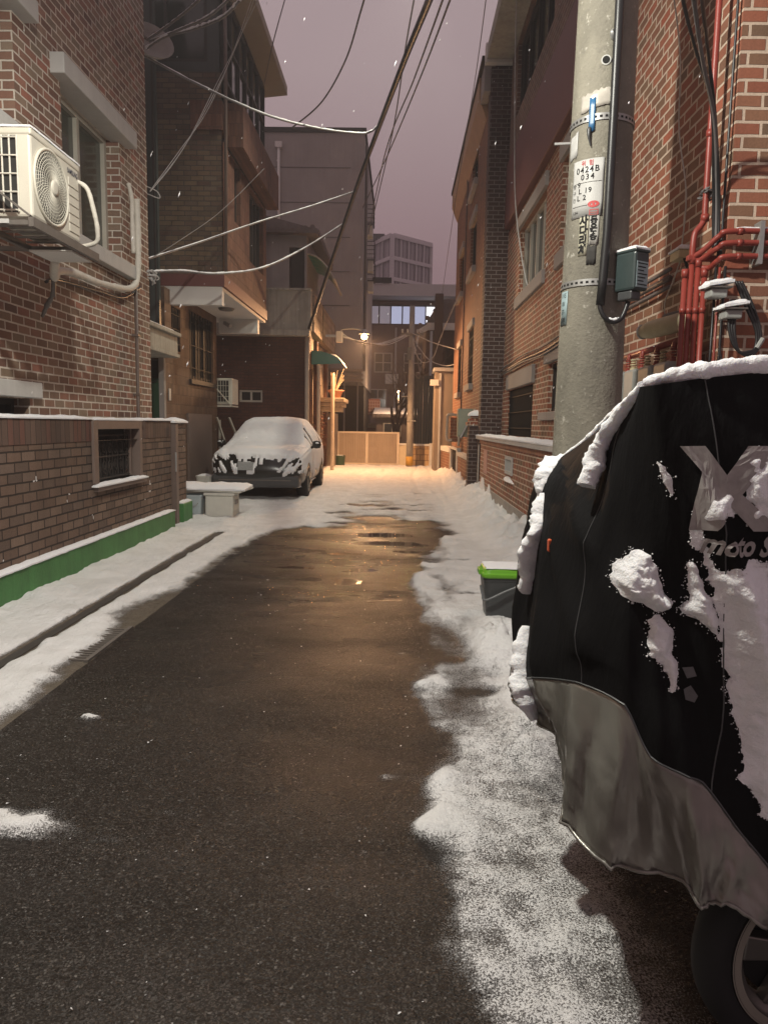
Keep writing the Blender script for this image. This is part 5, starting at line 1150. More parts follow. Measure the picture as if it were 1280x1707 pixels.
# meters
mt = thing('gas_meters', 'row of grey gas meters and couplings on the brick wall behind the near pole', 'meters', (1.75, 5, 1.7))
for k in range(4):
    y = 4.62+k*0.31
    MB().box(1.66, 1.88, y, y+0.23, 1.60, 1.83).build('meter', M['meter_grey'], mt, bevel=0.02)
    for dy in (0.05, 0.17):
        q = MB(); q.tube([(1.77, y+dy, 1.83), (1.77, y+dy, 1.86)], 0.026, 12)
        for j in range(4): q.tube([(1.77, y+dy, 1.862+j*0.018), (1.77, y+dy, 1.872+j*0.018)], 0.024 if j % 2 else 0.019, 12)
        q.build('coupling', M['cream'] if dy < 0.1 else M['red_pipe'], mt, smooth=True)
MB().tube([(1.79, 4.62, 1.975), (1.79, 6.2, 1.96)], 0.022, 12).build('header_pipe', M['red_pipe'], mt, smooth=True)
for k in range(4): MB().tube(catmull([(1.79, 4.79+k*0.31, 1.975), (1.775, 4.79+k*0.31, 1.96), (1.77, 4.79+k*0.31, 1.93)]), 0.018, 10).build('elbow_pipe', M['red_pipe'], mt, smooth=True)
cy_ = thing('pipe_cover', 'yellowed plastic pipe cover jutting from the wall above the gas meters', 'pipe cover', (1.75, 4.8, 2.08))
MB().tube([(1.66, 5.08, 2.065), (1.69, 5.0, 2.07), (1.83, 4.56, 2.09)], [0.045, 0.06, 0.062], 16).build('tube', M['cream'], cy_, smooth=True)
MB().tube([(1.655, 5.095, 2.065), (1.662, 5.078, 2.065)], [0.05, 0.05], 16).build('end_cap', M['sign_white'], cy_)
MB().tube(catmull([(1.82, 4.8, 2.15), (1.78, 4.85, 2.15), (1.74, 4.92, 2.14)]), 0.02, 8).build('flex_pipe', M['steel_dark'], cy_)
# small boxes and loops on the camera-facing wall
for k, (x, y, z, lab) in enumerate(((1.82, 4.33, 2.215, 'upper'), (1.895, 4.29, 2.09, 'lower'))):
    t = thing('junction_box', 'small %s junction box under a snow cap by the red gas pipes' % lab, 'junction box', (x, y, z))
    MB().box(x-0.045, x+0.05, y-0.04, y+0.06, z-0.05, z).build('case', M['meter_grey'], t, bevel=0.008)
    MB().box(x-0.06, x+0.07, y-0.06, y+0.08, z, z+0.008).build('lid', M['steel_dark'], t)
    snow_on('snow', 'snow cap on the %s junction box by the red gas pipes' % lab, [[(x-0.065+0.14*i/6+0.012*sin(j), y-0.065+0.13*j/5, z+0.009+0.004*i) for j in range(6)] for i in range(7)], 0.036, k)
lp = thing('hose_loop', 'black hose hanging in a loop on the near brick corner', 'hose', (1.95, 4.25, 2))
for k in range(3):
    MB().tube(catmull([(1.90+0.02*k, 4.30, 2.15), (1.885+0.015*k, 4.28, 2.0), (1.92+0.01*k, 4.26, 1.88-0.01*k), (2.0, 4.26, 1.83+0.012*k), (2.06-0.01*k, 4.27, 1.88), (2.065-0.012*k, 4.28, 1.98), (2.02-0.02*k, 4.30, 2.12), (1.96-0.015*k, 4.33, 2.26)]), 0.009, 8).build('strand', M['cable'], lp, smooth=True)
MB().tube([(2.045, 4.26, 1.875), (2.075, 4.26, 1.93)], 0.014, 8).build('plug', M['meter_grey'], lp)
lp2 = MB().tube(catmull([(1.86, 4.33, 2.05), (1.855, 4.3, 1.85), (1.90, 4.29, 1.76), (1.97, 4.29, 1.75), (2.02, 4.3, 1.80)]), 0.006, 8).build('hose_loop', M['cable'], None, smooth=True)
tag(lp2, 'thin brown cable curling below the snow-capped junction boxes', 'cable')
for k, y in enumerate((4.43, 4.455, 4.46)):
    x = 1.875-0.02*k
    tag(MB().tube([(x, y-0.07, 2.35), (x, y-0.07, 1.2)], 0.008, 6).build('wall_cable', M['cable'] if k != 1 else M['red_pipe'], None, smooth=True), ('black cable dropping right beside the red risers', 'thin red tube dropping between the black cables by the red risers', 'black cable nearest the red risers')[k], 'cable')
jb = thing('junction_box', 'snow-capped cream junction box on the brick wall left of the red risers', 'junction box', (1.85, 5.0, 2.6))
MB().box(1.80, 1.90, 4.90, 5.06, 2.52, 2.575).build('case', M['cream'], jb, bevel=0.008)
MB().tube(catmull([(1.85, 5.0, 2.52), (1.83, 5.05, 2.4), (1.82, 5.15, 2.28), (1.86, 5.25, 2.2)]), 0.005, 6).build('lead', M['cable_white'], jb)
MB().tube(catmull([(1.85, 4.93, 2.52), (1.85, 4.85, 2.42), (1.83, 4.72, 2.3), (1.83, 4.62, 2.2)]), 0.010, 6).build('lead', M['cable'], jb)
snow_on('snow', 'snow cap on the cream junction box left of the red risers', rect(1.79, 1.905, 4.89, 5.07, 2.576, 4, 7), 0.03)
kk = MB(); rnd = random.Random(3)
for k in range(10):
    c = Vector((1.82, 4.52, 2.80)); kk.tube(catmull([c+Vector((rnd.uniform(-.05, .03), rnd.uniform(-.06, .06), rnd.uniform(-.03, .03))) for _ in range(5)], 4), 0.005, 5)
tag(kk.build('cable_knot', M['cable_grey'], None, smooth=True), 'knot of twisted wires tying the cables to the near brick corner', 'cable knot')

# ============================================================ WIRES
WM = {'k': M['cable'], 's': M['cable_snow'], 'g': M['cable_grey'], 'w': M['cable_white']}
def wire(label, pts, r, m='g', snow=0.0, grp=None):
    P = catmull(pts, 14)
    o = MB().tube(P, r, 8).build('overhead_cable', WM[m], None, smooth=True); tag(o, label, 'cable', grp)
    if snow:
        tag(MB().tube([p+Vector((0, 0, r*0.9)) for p in P], r*snow, 6, rough=0.8).build('snow', M['snow'], None, smooth=True), 'line of snow along the '+label.split(' from')[0][:60], 'snow', kind='stuff')
    return o
wire('thick black main cable slanting across the sky to the parapet house', [(0.25, 6.00, 4.92), (0.22, 8.00, 5.75), (-0.01, 10.00, 6.15), (-0.44, 12.50, 6.23), (-0.96, 14.50, 5.79), (-1.66, 16.80, 4.86), (-2.33, 18.60, 3.78)], 0.042, 'k', 0.3)
wire('thin wire arcing down the sky to the upper snowy cable', [(-0.47, 9.00, 6.42), (-0.58, 9.60, 6.48), (-0.84, 10.60, 6.39), (-1.28, 11.60, 6.26), (-1.87, 12.60, 6.28)], 0.012)
wire('upper snowy cable from the near left house to the thick main cable', [(-3.26, 9.50, 5.91), (-2.73, 10.00, 5.80), (-2.04, 11.00, 5.84), (-1.37, 12.00, 6.04), (-0.76, 12.60, 6.20), (-0.56, 12.60, 6.23), (-0.44, 12.50, 6.29)], 0.014, 'g', 0.7)
wire('middle snowy cable from the near left corner up to the main cable', [(-3.28, 9.50, 3.46), (-3.03, 11.00, 4.03), (-2.52, 13.00, 4.87), (-1.71, 14.00, 5.44), (-0.92, 14.50, 5.87)], 0.013, 'g', 0.6)
wire('lowest snowy cable sagging in front of the white soffit', [(-3.27, 9.50, 3.30), (-3.06, 10.20, 3.46), (-2.77, 11.20, 3.63), (-2.42, 13.00, 4.11), (-1.94, 15.00, 4.93), (-1.18, 15.40, 5.53)], 0.014, 'g', 1.0)
wire('long wire rightmost of the pair right of the main cable', [(0.54, 9.00, 6.43), (0.24, 13.00, 7.25), (-0.41, 18.00, 7.75), (-1.29, 24.00, 8.30)], 0.014)
wire('long wire just right of the thick main cable', [(0.45, 9.00, 6.42), (0.14, 13.00, 7.24), (-0.48, 18.00, 7.72), (-1.43, 30.00, 8.76)], 0.014)
wire('faint wire crossing behind the thick main cable', [(0.13, 12.00, 8.10), (-0.02, 15.00, 8.69), (-0.22, 18.00, 8.69), (-0.48, 21.00, 8.77), (-1.36, 30.00, 8.99)], 0.015)
wire('hair-thin wire dropping past the rust brick cornice', [(0.92, 9.00, 6.43), (1.07, 12.00, 6.71), (1.11, 16.00, 6.21), (1.31, 24.00, 5.64)], 0.006)
wire('black cable leftmost in the bundle down the near brick corner', [(1.25, 3.60, 3.42), (1.44, 3.90, 3.33), (1.67, 4.20, 3.15), (1.80, 4.42, 2.80), (1.84, 4.46, 2.45)], 0.009, 'k')
wire('grey cable in the middle of the bundle down the near brick corner', [(1.27, 3.50, 3.36), (1.49, 3.90, 3.25), (1.69, 4.20, 3.09), (1.82, 4.42, 2.78), (1.85, 4.45, 2.45)], 0.010, 'g')
wire('black cable rightmost in the bundle down the near brick corner', [(1.27, 3.40, 3.31), (1.51, 3.90, 3.31), (1.69, 4.20, 3.12), (1.83, 4.41, 2.76), (1.86, 4.43, 2.4)], 0.009, 'k')
wire('black cable right of the red main riser', [(1.87, 4.43, 5.5), (1.87, 4.43, 3.0), (1.87, 4.42, 2.4)], 0.008, 'k')
wire('pale thin lead running down the brick wall beside the near pole', [(1.69, 5.00, 4.20), (1.80, 5.10, 3.85), (1.86, 5.20, 3.42), (1.86, 5.00, 2.95), (1.86, 5.02, 2.6)], 0.005, 'w')
wire('short pale lead looping over the red main riser', [(1.76, 4.35, 3.05), (1.79, 4.40, 2.98), (1.80, 4.46, 2.92), (1.82, 4.49, 2.88)], 0.005, 'w')
wire('pale cable hanging straight down past the maroon beam', [(1.68, 12.00, 8.11), (1.69, 12.00, 7.24), (1.75, 12.20, 6.27), (1.85, 12.50, 5.17), (1.93, 12.20, 4.24), (1.97, 11.50, 3.45)], 0.011, 's')
for k, p in enumerate([[(-1.78, 21.70, 4.10), (-1.42, 22.4, 3.94), (-0.74, 23.90, 4.02), (0.29, 24.20, 4.40)], [(-1.78, 21.70, 4.06), (-1.27, 22.4, 3.91), (-0.63, 23.90, 4.02), (0.29, 24.20, 4.38)], [(-1.78, 21.70, 4.00), (-1.1, 22.4, 3.88), (-0.50, 23.90, 4.02), (0.29, 24.20, 4.36)], [(-1.78, 21.70, 3.96), (-0.91, 22.4, 3.86), (-0.37, 23.90, 4.00), (0.29, 24.20, 4.34)]]):
    wire('lamplit wires sagging between the street light and the far utility pole', p, 0.011, 'g', 0.9, 'lamplit wires')
wire('wire from the far pole straight to the rust brick house', [(0.37, 24.20, 4.42), (0.96, 22.50, 3.94), (1.58, 20.8, 3.56)], 0.013, 's')
wire('wire looping deep from the far pole up toward the tiled house', [(0.37, 24.20, 4.32), (0.52, 24.00, 3.72), (0.76, 24.00, 3.45), (1.05, 23.50, 3.59), (1.23, 22.50, 4.13), (1.58, 20.6, 5.0)], 0.013, 's')
wire('slack wire dipping from the far pole to the tan house', [(0.38, 24.20, 4.28), (0.64, 24.00, 3.88), (0.94, 23.60, 3.50), (1.35, 22.60, 3.25), (1.58, 21.50, 3.20)], 0.013, 's')
for lab, p, sn_ in (('snowy service cable reaching furthest right to the near left roof corner', [(-1.76, 8.00, 5.83), (-2.12, 8.30, 5.75), (-2.60, 8.80, 5.86), (-3.10, 9.25, 5.95)], 0.9), ('snowy service cable uppermost at the near left roof corner', [(-2.07, 8.00, 5.82), (-2.41, 8.40, 5.84), (-2.80, 8.90, 5.93), (-3.13, 9.25, 5.97)], 0.7), ('thickest snowy service cable drooping at the near left roof corner', [(-1.73, 8.00, 5.74), (-1.99, 8.30, 5.73), (-2.46, 8.80, 5.86), (-2.83, 9.00, 5.88), (-3.14, 9.25, 5.87)], 1.3)):
    wire(lab, p, 0.013, 'g', sn_)
for lab, p in (('dangling wire furthest left across the overhanging house', [(-1.95, 10.00, 6.93), (-2.25, 10.40, 6.59), (-2.61, 10.50, 6.02), (-2.90, 10.00, 5.05), (-3.16, 9.60, 4.43)]), ('frayed snowy wire furthest right across the overhanging house', [(-1.88, 10.00, 6.93), (-2.21, 10.40, 6.67), (-2.49, 10.50, 6.18), (-2.76, 10.10, 5.35), (-3.00, 9.80, 4.75), (-3.22, 9.50, 4.29)]), ('dangling wire between two others across the overhanging house', [(-2.02, 10.20, 7.04), (-2.40, 10.50, 6.37), (-2.69, 10.30, 5.59), (-2.95, 9.90, 4.94), (-3.22, 9.50, 4.30)])):
    wire(lab, p, 0.005, 's')
wire('thin wire in the sky left of the arcing wire', [(-2.16, 14.00, 9.20), (-2.43, 14.00, 8.29), (-2.78, 15.00, 8.01)], 0.010)
wire('thin slanting wire rising from the near left corner to the balcony', [(-3.25, 9.50, 3.46), (-3.06, 10.20, 3.87), (-2.79, 11.50, 4.64), (-2.45, 13.20, 5.83)], 0.005, 'g')
wire('small loose wire loop at the edge of the near left house', [(-3.21, 9.35, 4.31), (-3.08, 9.35, 4.25), (-3.05, 9.35, 4.17), (-3.20, 9.35, 4.22)], 0.006, 's')

# ============================================================ PARKED CAR
CX, CY0 = -2.74, 13.82
car = thing('parked_car', 'black car buried in snow, parked beside the overhanging house', 'car', (CX, CY0+2.1, 0))
ST = [  # y, top z, bottom z, half width, shoulder height, roof half width
    (0.00, 0.80, 0.36, 0.76, 0.72, 0.55), (0.06, 0.90, 0.30, 0.85, 0.78, 0.62), (0.22, 0.98, 0.27, 0.90, 0.84, 0.66), (0.6, 1.04, 0.25, 0.92, 0.90, 0.70), (1.05, 1.10, 0.25, 0.92, 0.94, 0.72),
    (1.35, 1.24, 0.25, 0.92, 0.97, 0.70), (1.75, 1.46, 0.25, 0.92, 0.98, 0.66), (2.1, 1.58, 0.25, 0.92, 0.99, 0.63), (2.7, 1.62, 0.25, 0.92, 1.0, 0.63), (3.4, 1.57, 0.25, 0.91, 1.0, 0.61), (3.9, 1.42, 0.28, 0.89, 1.0, 0.58), (4.2, 1.15, 0.34, 0.84, 0.96, 0.55), (4.3, 0.95, 0.42, 0.76, 0.85, 0.5)]
def cat1(tab, x, k):
    for i in range(len(tab)-1):
        if x <= tab[i+1][0]:
            t = (x-tab[i][0])/(tab[i+1][0]-tab[i][0]); p0 = tab[max(i-1, 0)][k]; p1 = tab[i][k]; p2 = tab[i+1][k]; p3 = tab[min(i+2, len(tab)-1)][k]
            return 0.5*((2*p1)+(p2-p0)*t+(2*p0-5*p1+4*p2-p3)*t*t+(3*p1-p0-3*p2+p3)*t*t*t)
    return tab[-1][k]
def section(y, n=40):
    zt, zb, w, sh, rw = (cat1(ST, y, k) for k in (1, 2, 3, 4, 5))
    half = [(w*0.86, zb), (w*0.97, zb+0.10), (w, zb+0.28), (w*1.0, (zb+sh)/2+0.1), (w*0.985, sh-0.03), (w*0.94, sh+0.02), (w*0.88+rw*0.10, sh+(zt-sh)*0.25), (rw+(w-rw)*0.28, sh+(zt-sh)*0.72), (rw*0.93, zt-0.035), (rw*0.6, zt-0.004), (0, zt)]
    c = catmull([(a, 0, z) for a, z in half], 5)
    L_ = [(p.x, p.z) for p in c]
    return L_+[(-a, z) for a, z in reversed(L_[:-1])]
car_rows = []
yy = [0, .02, .05, .09, .14, .2]+[.2+.085*k for k in range(1, 47)]+[4.18, 4.24, 4.28, 4.3]
for y in yy: car_rows.append([Vector((CX+a, CY0+y-0.10*(1-(a/0.95)**2)*max(0, 1-y/0.5), z)) for a, z in section(y)])
q = MB(); q.grid(car_rows); q.face(car_rows[0]); q.face(car_rows[-1])
for i in range(len(yy)-1): q.face([car_rows[i][0], car_rows[i+1][0], car_rows[i+1][-1], car_rows[i][-1]])
body = q.build('body', M['car_black'], car, smooth=True)
nc = len(car_rows[0])
def snowgrid(rows, keep, thick):
    """a raised skin of snow over part of a grid"""
    nr, nn = len(rows), len(rows[0]); nrm = [[None]*nn for _ in range(nr)]
    for i in range(nr):
        for j in range(nn):
            a = rows[min(i+1, nr-1)][j]-rows[max(i-1, 0)][j]; b_ = rows[i][min(j+1, nn-1)]-rows[i][max(j-1, 0)]
            v = a.cross(b_); nrm[i][j] = v.normalized() if v.length > 1e-9 else Vector((0, 0, 1))
    return nrm
# finer skin
fine = []
FY = [4.28*(k/130)**1.25 for k in range(131)]
for y in FY:
    s = section(y); pts = []
    for k in range(len(s)-1):
        for t in (0, 0.5): pts.append((s[k][0]*(1-t)+s[k+1][0]*t, s[k][1]*(1-t)+s[k+1][1]*t))
    pts.append(s[-1]); fine.append([Vector((CX+a, CY0+y-0.10*(1-(a/0.95)**2)*max(0, 1-y/0.5), z)) for a, z in pts])
# front fascia rows added ahead of the first station so streaks can run down the nose
nose = []
F0 = fine[0]; cz = 0.56
for k in range(22, 0, -1):
    t = k/22; nose.append([Vector((p.x, p.y-0.07*sin(t*2.6), p.z*(1-t)+t*0.42)) for p in F0])
fine = nose+fine
nrm = snowgrid(fine, None, 0)
sgn = 1 if nrm[60][len(fine[0])//2].z > 0 else -1
def snow_h(p, nn_, i):
    ly = p.y-CY0; lx = p.x-CX
    st_ = mnoise.noise(Vector((lx*7.0+lx*max(0, 0.8-p.z)*6, 0.3, 2.0+ly)))*0.5+0.35*mnoise.noise(Vector((lx*17+lx*(0.9-p.z)*10, p.z*3, 5)))
    if ly < 0.12 and p.z < 0.90:
        ray = mnoise.noise(Vector((lx*8+(lx+0.1)*max(0, 0.9-p.z)*16, p.z*2.5, 2.0)))+0.5*mnoise.noise(Vector((lx*21+lx*(0.9-p.z)*12, p.z*4, 5)))
        lim = 0.86-0.14*ray; h = ss(lim-0.03, lim+0.05, p.z)
        h = max(h, ss(0.16, 0.34, ray)*ss(0.52, 0.62, p.z+0.12*mnoise.noise(Vector((lx*6, 1, 1)))))
    elif abs(lx) > 0.80 and p.z < 1.0:
        side = mnoise.noise(Vector((ly*6.5, 0.0, 1)))*0.6+0.4*mnoise.noise(Vector((ly*15, p.z*2, 7)))
        h = ss(-0.25, 0.15, side+(p.z-0.62)*1.5) if p.z > 0.36 else 0
        for wy in (0.86, 3.42): h *= ss(0.36, 0.42, sqrt((ly-wy)**2+(p.z-0.34)**2))
        h *= 0.55
    elif abs(nn_.x) > 0.6 and p.z > 1.0:
        h = 0.55*ss(-0.35, 0.05, mnoise.noise(Vector((ly*8, p.z*1.3, 3))))
    else: h = 1.0
    return max(0, h)
hh = []
for i, R in enumerate(fine): hh.append([snow_h(p, nrm[i][j], i) for j, p in enumerate(R)])
skin = [[p+nrm[i][j]*sgn*(0.004+0.034*hh[i][j]*(0.8+0.5*mnoise.noise(p*3.5)+0.30*mnoise.noise(p*10))) for j, p in enumerate(R)] for i, R in enumerate(fine)]
q = MB()
for i in range(len(fine)-1):
    for j in range(len(fine[0])-1):
        if max(hh[i][j], hh[i+1][j], hh[i][j+1], hh[i+1][j+1]) > 0.12: q.face([skin[i][j], skin[i][j+1], skin[i+1][j+1], skin[i+1][j]])
import bmesh
cs = q.build('snow', M['snow'], None, smooth=True)
bm = bmesh.new(); bm.from_mesh(cs.data); bmesh.ops.remove_doubles(bm, verts=bm.verts, dist=0.0004); bmesh.ops.recalc_face_normals(bm, faces=bm.faces); bm.to_mesh(cs.data); bm.free()
CAR_SNOW = [cs]
tag(cs, 'blanket of snow draped over the parked car with streaks down its nose', 'snow', kind='stuff')
nq = MB(); nq.grid([[p.copy() for p in F0]]+[[Vector((p.x, p.y-0.066*sin(k/10*2.6), p.z*(1-k/10)+0.42*k/10)) for p in F0] for k in range(1, 11)])
nq.build('nose', M['car_black'], car, smooth=True)
MB().box(CX-0.86, CX+0.86, CY0-0.15, CY0+0.25, 0.26, 0.50).build('bumper', M['plastic_dark'], car, bevel=0.06)
MB().box(CX-0.70, CX+0.70, CY0-0.162, CY0-0.145, 0.40, 0.42).build('bumper_trim', M['steel_dark'], car)
MB().box(CX-0.32, CX-0.02, CY0-0.205, CY0-0.185, 0.60, 0.76).build('number_plate', M['plate_grey'], car, bevel=0.006)
for s in (-1, 1):
    MB().lathe([(0, 0.1), (0.14, 0.08), (0.17, 0), (0.14, -0.07), (0, -0.08)], (CX+s*0.66, CY0+0.16, 0.74), 16).build('headlight', M['glass_dark'], car, smooth=True)
    m_ = MB(); m_.lathe([(0, 0.085), (0.075, 0.07), (0.10, 0.0), (0.08, -0.07), (0, -0.085)], (CX+s*1.02, CY0+1.42, 1.07), 14); m_.bar((CX+s*0.9, CY0+1.44, 1.0), (CX+s*1.0, CY0+1.42, 1.05), 0.05); m_.build('wing_mirror', M['car_black'], car, smooth=True)
    CAR_SNOW.append(tag(MB().lathe([(0, 0.03), (0.03, 0.02), (0.045, 0), (0, -0.01)], (CX+s*1.04, CY0+1.33, 1.10), 10).build('snow', M['snow'], None, smooth=True), 'dab of snow on a wing mirror of the parked car', 'snow', kind='stuff'))
    for wy in (0.86, 3.42):
        xo = CX+s*0.925; xi = CX+s*0.70; c = (0, CY0+wy, 0.325)
        wq = MB(); wq.tube([(xi, c[1], c[2]), (xi+s*0.03, c[1], c[2]), (xo-s*0.03, c[1], c[2]), (xo, c[1], c[2])], [0.30, 0.325, 0.325, 0.30], 28)
        wh = wq.build('wheel', M['tyre'], car, smooth=False, bevel=0.01)
        rq = MB(); rq.tube([(xo-s*0.01, c[1], c[2]), (xo+s*0.006, c[1], c[2])], [0.215, 0.205], 24)
        for k in range(5):
            a = k*2*pi/5; rq.bar((xo+s*0.008, c[1], c[2]), (xo+s*0.008, c[1]+0.2*cos(a), c[2]+0.2*sin(a)), 0.05, 0.012)
        rq.build('rim', M['rim'], wh)

PIV = Vector((CX, CY0+2.1, 0)); NEWP = Vector((-2.565, 14.90, 0.0)); CSC = 0.925
car.location = NEWP; car.scale = (CSC, CSC, CSC)
for o_ in CAR_SNOW:
    for v in o_.data.vertices: v.co = NEWP+(v.co-PIV)*CSC

# ============================================================ COVERED MOTORBIKE
bk = thing('covered_motorbike', 'motorbike under a black and silver snow-patched cover in the right foreground', 'motorbike', (1.3, 1.8, 0))
CO = [
[(0.648,2.350,1.386),(0.471,2.350,1.251),(0.438,2.400,1.086),(0.417,2.400,0.901),(0.398,2.350,0.727),(0.390,2.300,0.589),(0.407,2.250,0.527)],
[(0.628,2.100,1.443),(0.458,2.200,1.250),(0.434,2.220,1.091),(0.421,2.220,0.920),(0.405,2.200,0.761),(0.390,2.100,0.651),(0.443,2.050,0.527)],
[(0.589,1.900,1.473),(0.472,1.950,1.261),(0.421,1.980,1.108),(0.400,1.980,0.947),(0.378,1.920,0.835),(0.378,1.860,0.738),(0.454,1.800,0.575)],
[(0.543,1.680,1.495),(0.492,1.720,1.322),(0.451,1.720,1.163),(0.435,1.700,1.013),(0.421,1.660,0.892),(0.430,1.640,0.808),(0.406,1.600,0.482)],
[(0.524,1.600,1.492),(0.511,1.620,1.314),(0.506,1.620,1.165),(0.495,1.580,1.022),(0.491,1.550,0.894),(0.500,1.530,0.808),(0.480,1.500,0.447)],
[(0.535,1.550,1.493),(0.554,1.520,1.321),(0.574,1.500,1.184),(0.591,1.500,1.031),(0.578,1.480,0.854),(0.543,1.470,0.717),(0.611,1.440,0.464)],
[(0.614,1.530,1.506),(0.632,1.470,1.337),(0.641,1.440,1.195),(0.655,1.430,1.025),(0.662,1.430,0.836),(0.636,1.420,0.685),(0.635,1.400,0.433)],
[(0.695,1.520,1.516),(0.698,1.460,1.345),(0.701,1.430,1.198),(0.712,1.410,1.008),(0.723,1.410,0.795),(0.712,1.400,0.587),(0.686,1.380,0.455)],
[(0.780,1.520,1.525),(0.775,1.460,1.352),(0.779,1.430,1.187),(0.790,1.410,0.997),(0.811,1.410,0.747),(0.816,1.400,0.479),(0.801,1.380,0.389)],
[(0.95,1.53,1.53),(0.95,1.47,1.36),(0.955,1.43,1.19),(0.96,1.41,0.98),(0.97,1.41,0.70),(0.97,1.40,0.46),(0.97,1.38,0.36)],
[(1.35,1.62,1.30),(1.35,1.53,1.18),(1.35,1.46,1.05),(1.36,1.43,0.88),(1.36,1.42,0.64),(1.36,1.42,0.44),(1.36,1.41,0.33)],
[(1.9,1.70,1.08),(1.92,1.6,1.0),(1.95,1.52,0.9),(1.97,1.48,0.76),(1.98,1.47,0.58),(1.98,1.47,0.42),(1.98,1.47,0.32)],
[(2.3,1.9,1.0),(2.45,1.9,0.9),(2.48,1.9,0.8),(2.5,1.9,0.68),(2.5,1.9,0.54),(2.5,1.9,0.42),(2.5,1.9,0.32)],
[(1.9,2.10,1.08),(1.92,2.22,1.0),(1.95,2.3,0.9),(1.97,2.34,0.76),(1.98,2.36,0.58),(1.98,2.36,0.42),(1.98,2.36,0.32)],
[(1.3,2.20,1.30),(1.3,2.36,1.18),(1.3,2.44,1.05),(1.3,2.48,0.88),(1.3,2.5,0.64),(1.3,2.5,0.46),(1.3,2.5,0.35)],
[(0.85,2.30,1.40),(0.82,2.48,1.25),(0.8,2.54,1.08),(0.78,2.56,0.9),(0.77,2.56,0.7),(0.77,2.55,0.55),(0.78,2.54,0.45)],
]
NU, NV = 10, 9
def spl(P, t, closed):
    n = len(P); i = int(math.floor(t)); f = t-i
    g = (lambda k: P[k % n]) if closed else (lambda k: P[max(0, min(n-1, k))])
    p0, p1, p2, p3 = (Vector(g(i+d)) for d in (-1, 0, 1, 2))
    return 0.5*((2*p1)+(p2-p0)*f+(2*p0-5*p1+4*p2-p3)*f*f+(3*p1-p0-3*p2+p3)*f*f*f)
NC = len(CO)
cov_g = []   # [v][u]
vs = [k/NV for k in range(5*NV+1)]+[5+k/16 for k in range(1, 17)]
colv = [[spl(CO[c], v, False) for v in vs] for c in range(NC)]
for iv, v in enumerate(vs):
    row = [colv[c][iv] for c in range(NC)]; R = []
    for iu in range(NC*NU):
        u = iu/NU; p = spl(row, u, True)
        # folds: long drapes hanging from the ridge and small crinkles in the silver hem
        lin = Vector(row[int(u) % NC]).lerp(Vector(row[(int(u)+1) % NC]), u-int(u)); p = p*0.45+lin*0.55
        # taut creases fan out from the high points of the cover; crinkles in the silver hem
        th = math.atan2(p.x-0.53, 1.53-p.z); rr = sqrt((p.x-0.53)**2+(1.53-p.z)**2)
        rg = lambda t: 1-2.6*abs(mnoise.noise(Vector((t, rr*0.8, 0.5))))
        w_f = ss(0.05, 0.75, rr)
        f_ = w_f*(0.026*rg(th*3.6+0.4)+0.013*rg(th*8.5+3.0)+0.006*rg(th*17+1.0))+0.006*mnoise.noise(Vector((p.x*9, p.z*5, 3)))
        f_ -= 0.010*w_f
        th2 = math.atan2(p.y-2.2, 1.32-p.z); r2 = sqrt((p.y-2.2)**2+(1.32-p.z)**2)
        g_ = ss(0.05, 0.5, r2)*(0.016*(1-2.6*abs(mnoise.noise(Vector((th2*4, r2, 7)))))-0.006)
        crk = 0.0
        if v > 4.9:
            e5 = ss(4.9, 5.4, v); crk = e5*(0.019*(0.5-1.5*abs(mnoise.noise(Vector((u*2.2+v*0.9, v*0.8, 9)))))+0.010*(0.5-1.6*abs(mnoise.noise(Vector((u*4.5-v*2.6, v*2.9, 2)))))+0.006*(0.5-1.6*abs(mnoise.noise(Vector((u*8+v*4, v*7, 4)))))+0.003*(0.5-1.6*abs(mnoise.noise(Vector((u*15-v*5, v*13, 8))))))
        cxy = Vector((1.2, 1.95, p.z)); out = (p-cxy); out.z = 0; out.normalize()
        if u < 3: R.append(p+out*(g_+crk))
        elif u < 11:
            k2 = ss(3.0, 3.5, u); R.append(p+Vector((0, -1, 0))*((f_+crk)*k2)+out*((g_+crk)*(1-k2)))
        else: R.append(p+out*(0.02*mnoise.noise(Vector((u*2, v*0.4, 1)))+crk))
    cov_g.append(R)
nb = 5*NV
q = MB(); q.grid(cov_g[:nb+1], 0, True); q.face(cov_g[0])
coverm = N('black_nylon'); coverm.b.inputs['Specular IOR Level'].default_value = 0.08; pz = coverm.pos()
coverm.b.inputs['Base Color'].default_value = (0.006, 0.006, 0.0065, 1); coverm.b.inputs['Roughness'].default_value = 0.7
coverm.bump(coverm.math('ADD', coverm.noise(14, 4, 0.6, coverm.scaled(pz, (1, 1, 0.35))), coverm.math('MULTIPLY', coverm.noise(60, 3, 0.6, pz), 0.08)), 0.006)
silv = N('silver_nylon'); pz = silv.pos()
silv.t.links.new(silv.ramp(silv.noise(5, 4, 0.6, pz), [(0.3, (0.165, 0.158, 0.142)), (0.7, (0.25, 0.24, 0.215))]), silv.b.inputs['Base Color']); silv.b.inputs['Roughness'].default_value = 0.3; silv.b.inputs['Metallic'].default_value = 0.45
silv.bump(silv.noise(6, 3, 0.5, silv.scaled(pz, (1.6, 1, 0.5)), 1.2), 0.006)
cover = q.build('cover', coverm.m, bk, smooth=True)
q = MB(); q.grid(cov_g[nb:], 0, True); skirt = q.build('silver_skirt', silv.m, bk, smooth=True)
md = skirt.modifiers.new('thick', 'SOLIDIFY'); md.thickness = 0.003
sm = MB(); sm.tube([cov_g[nb][k % (NC*NU)]+(cov_g[nb][k % (NC*NU)]-Vector((1.2, 1.95, cov_g[nb][k % (NC*NU)].z))).normalized()*0.001 for k in range(NC*NU+1)], 0.0022, 5, caps=False); sm.build('seam', M['plastic_dark'], cover)
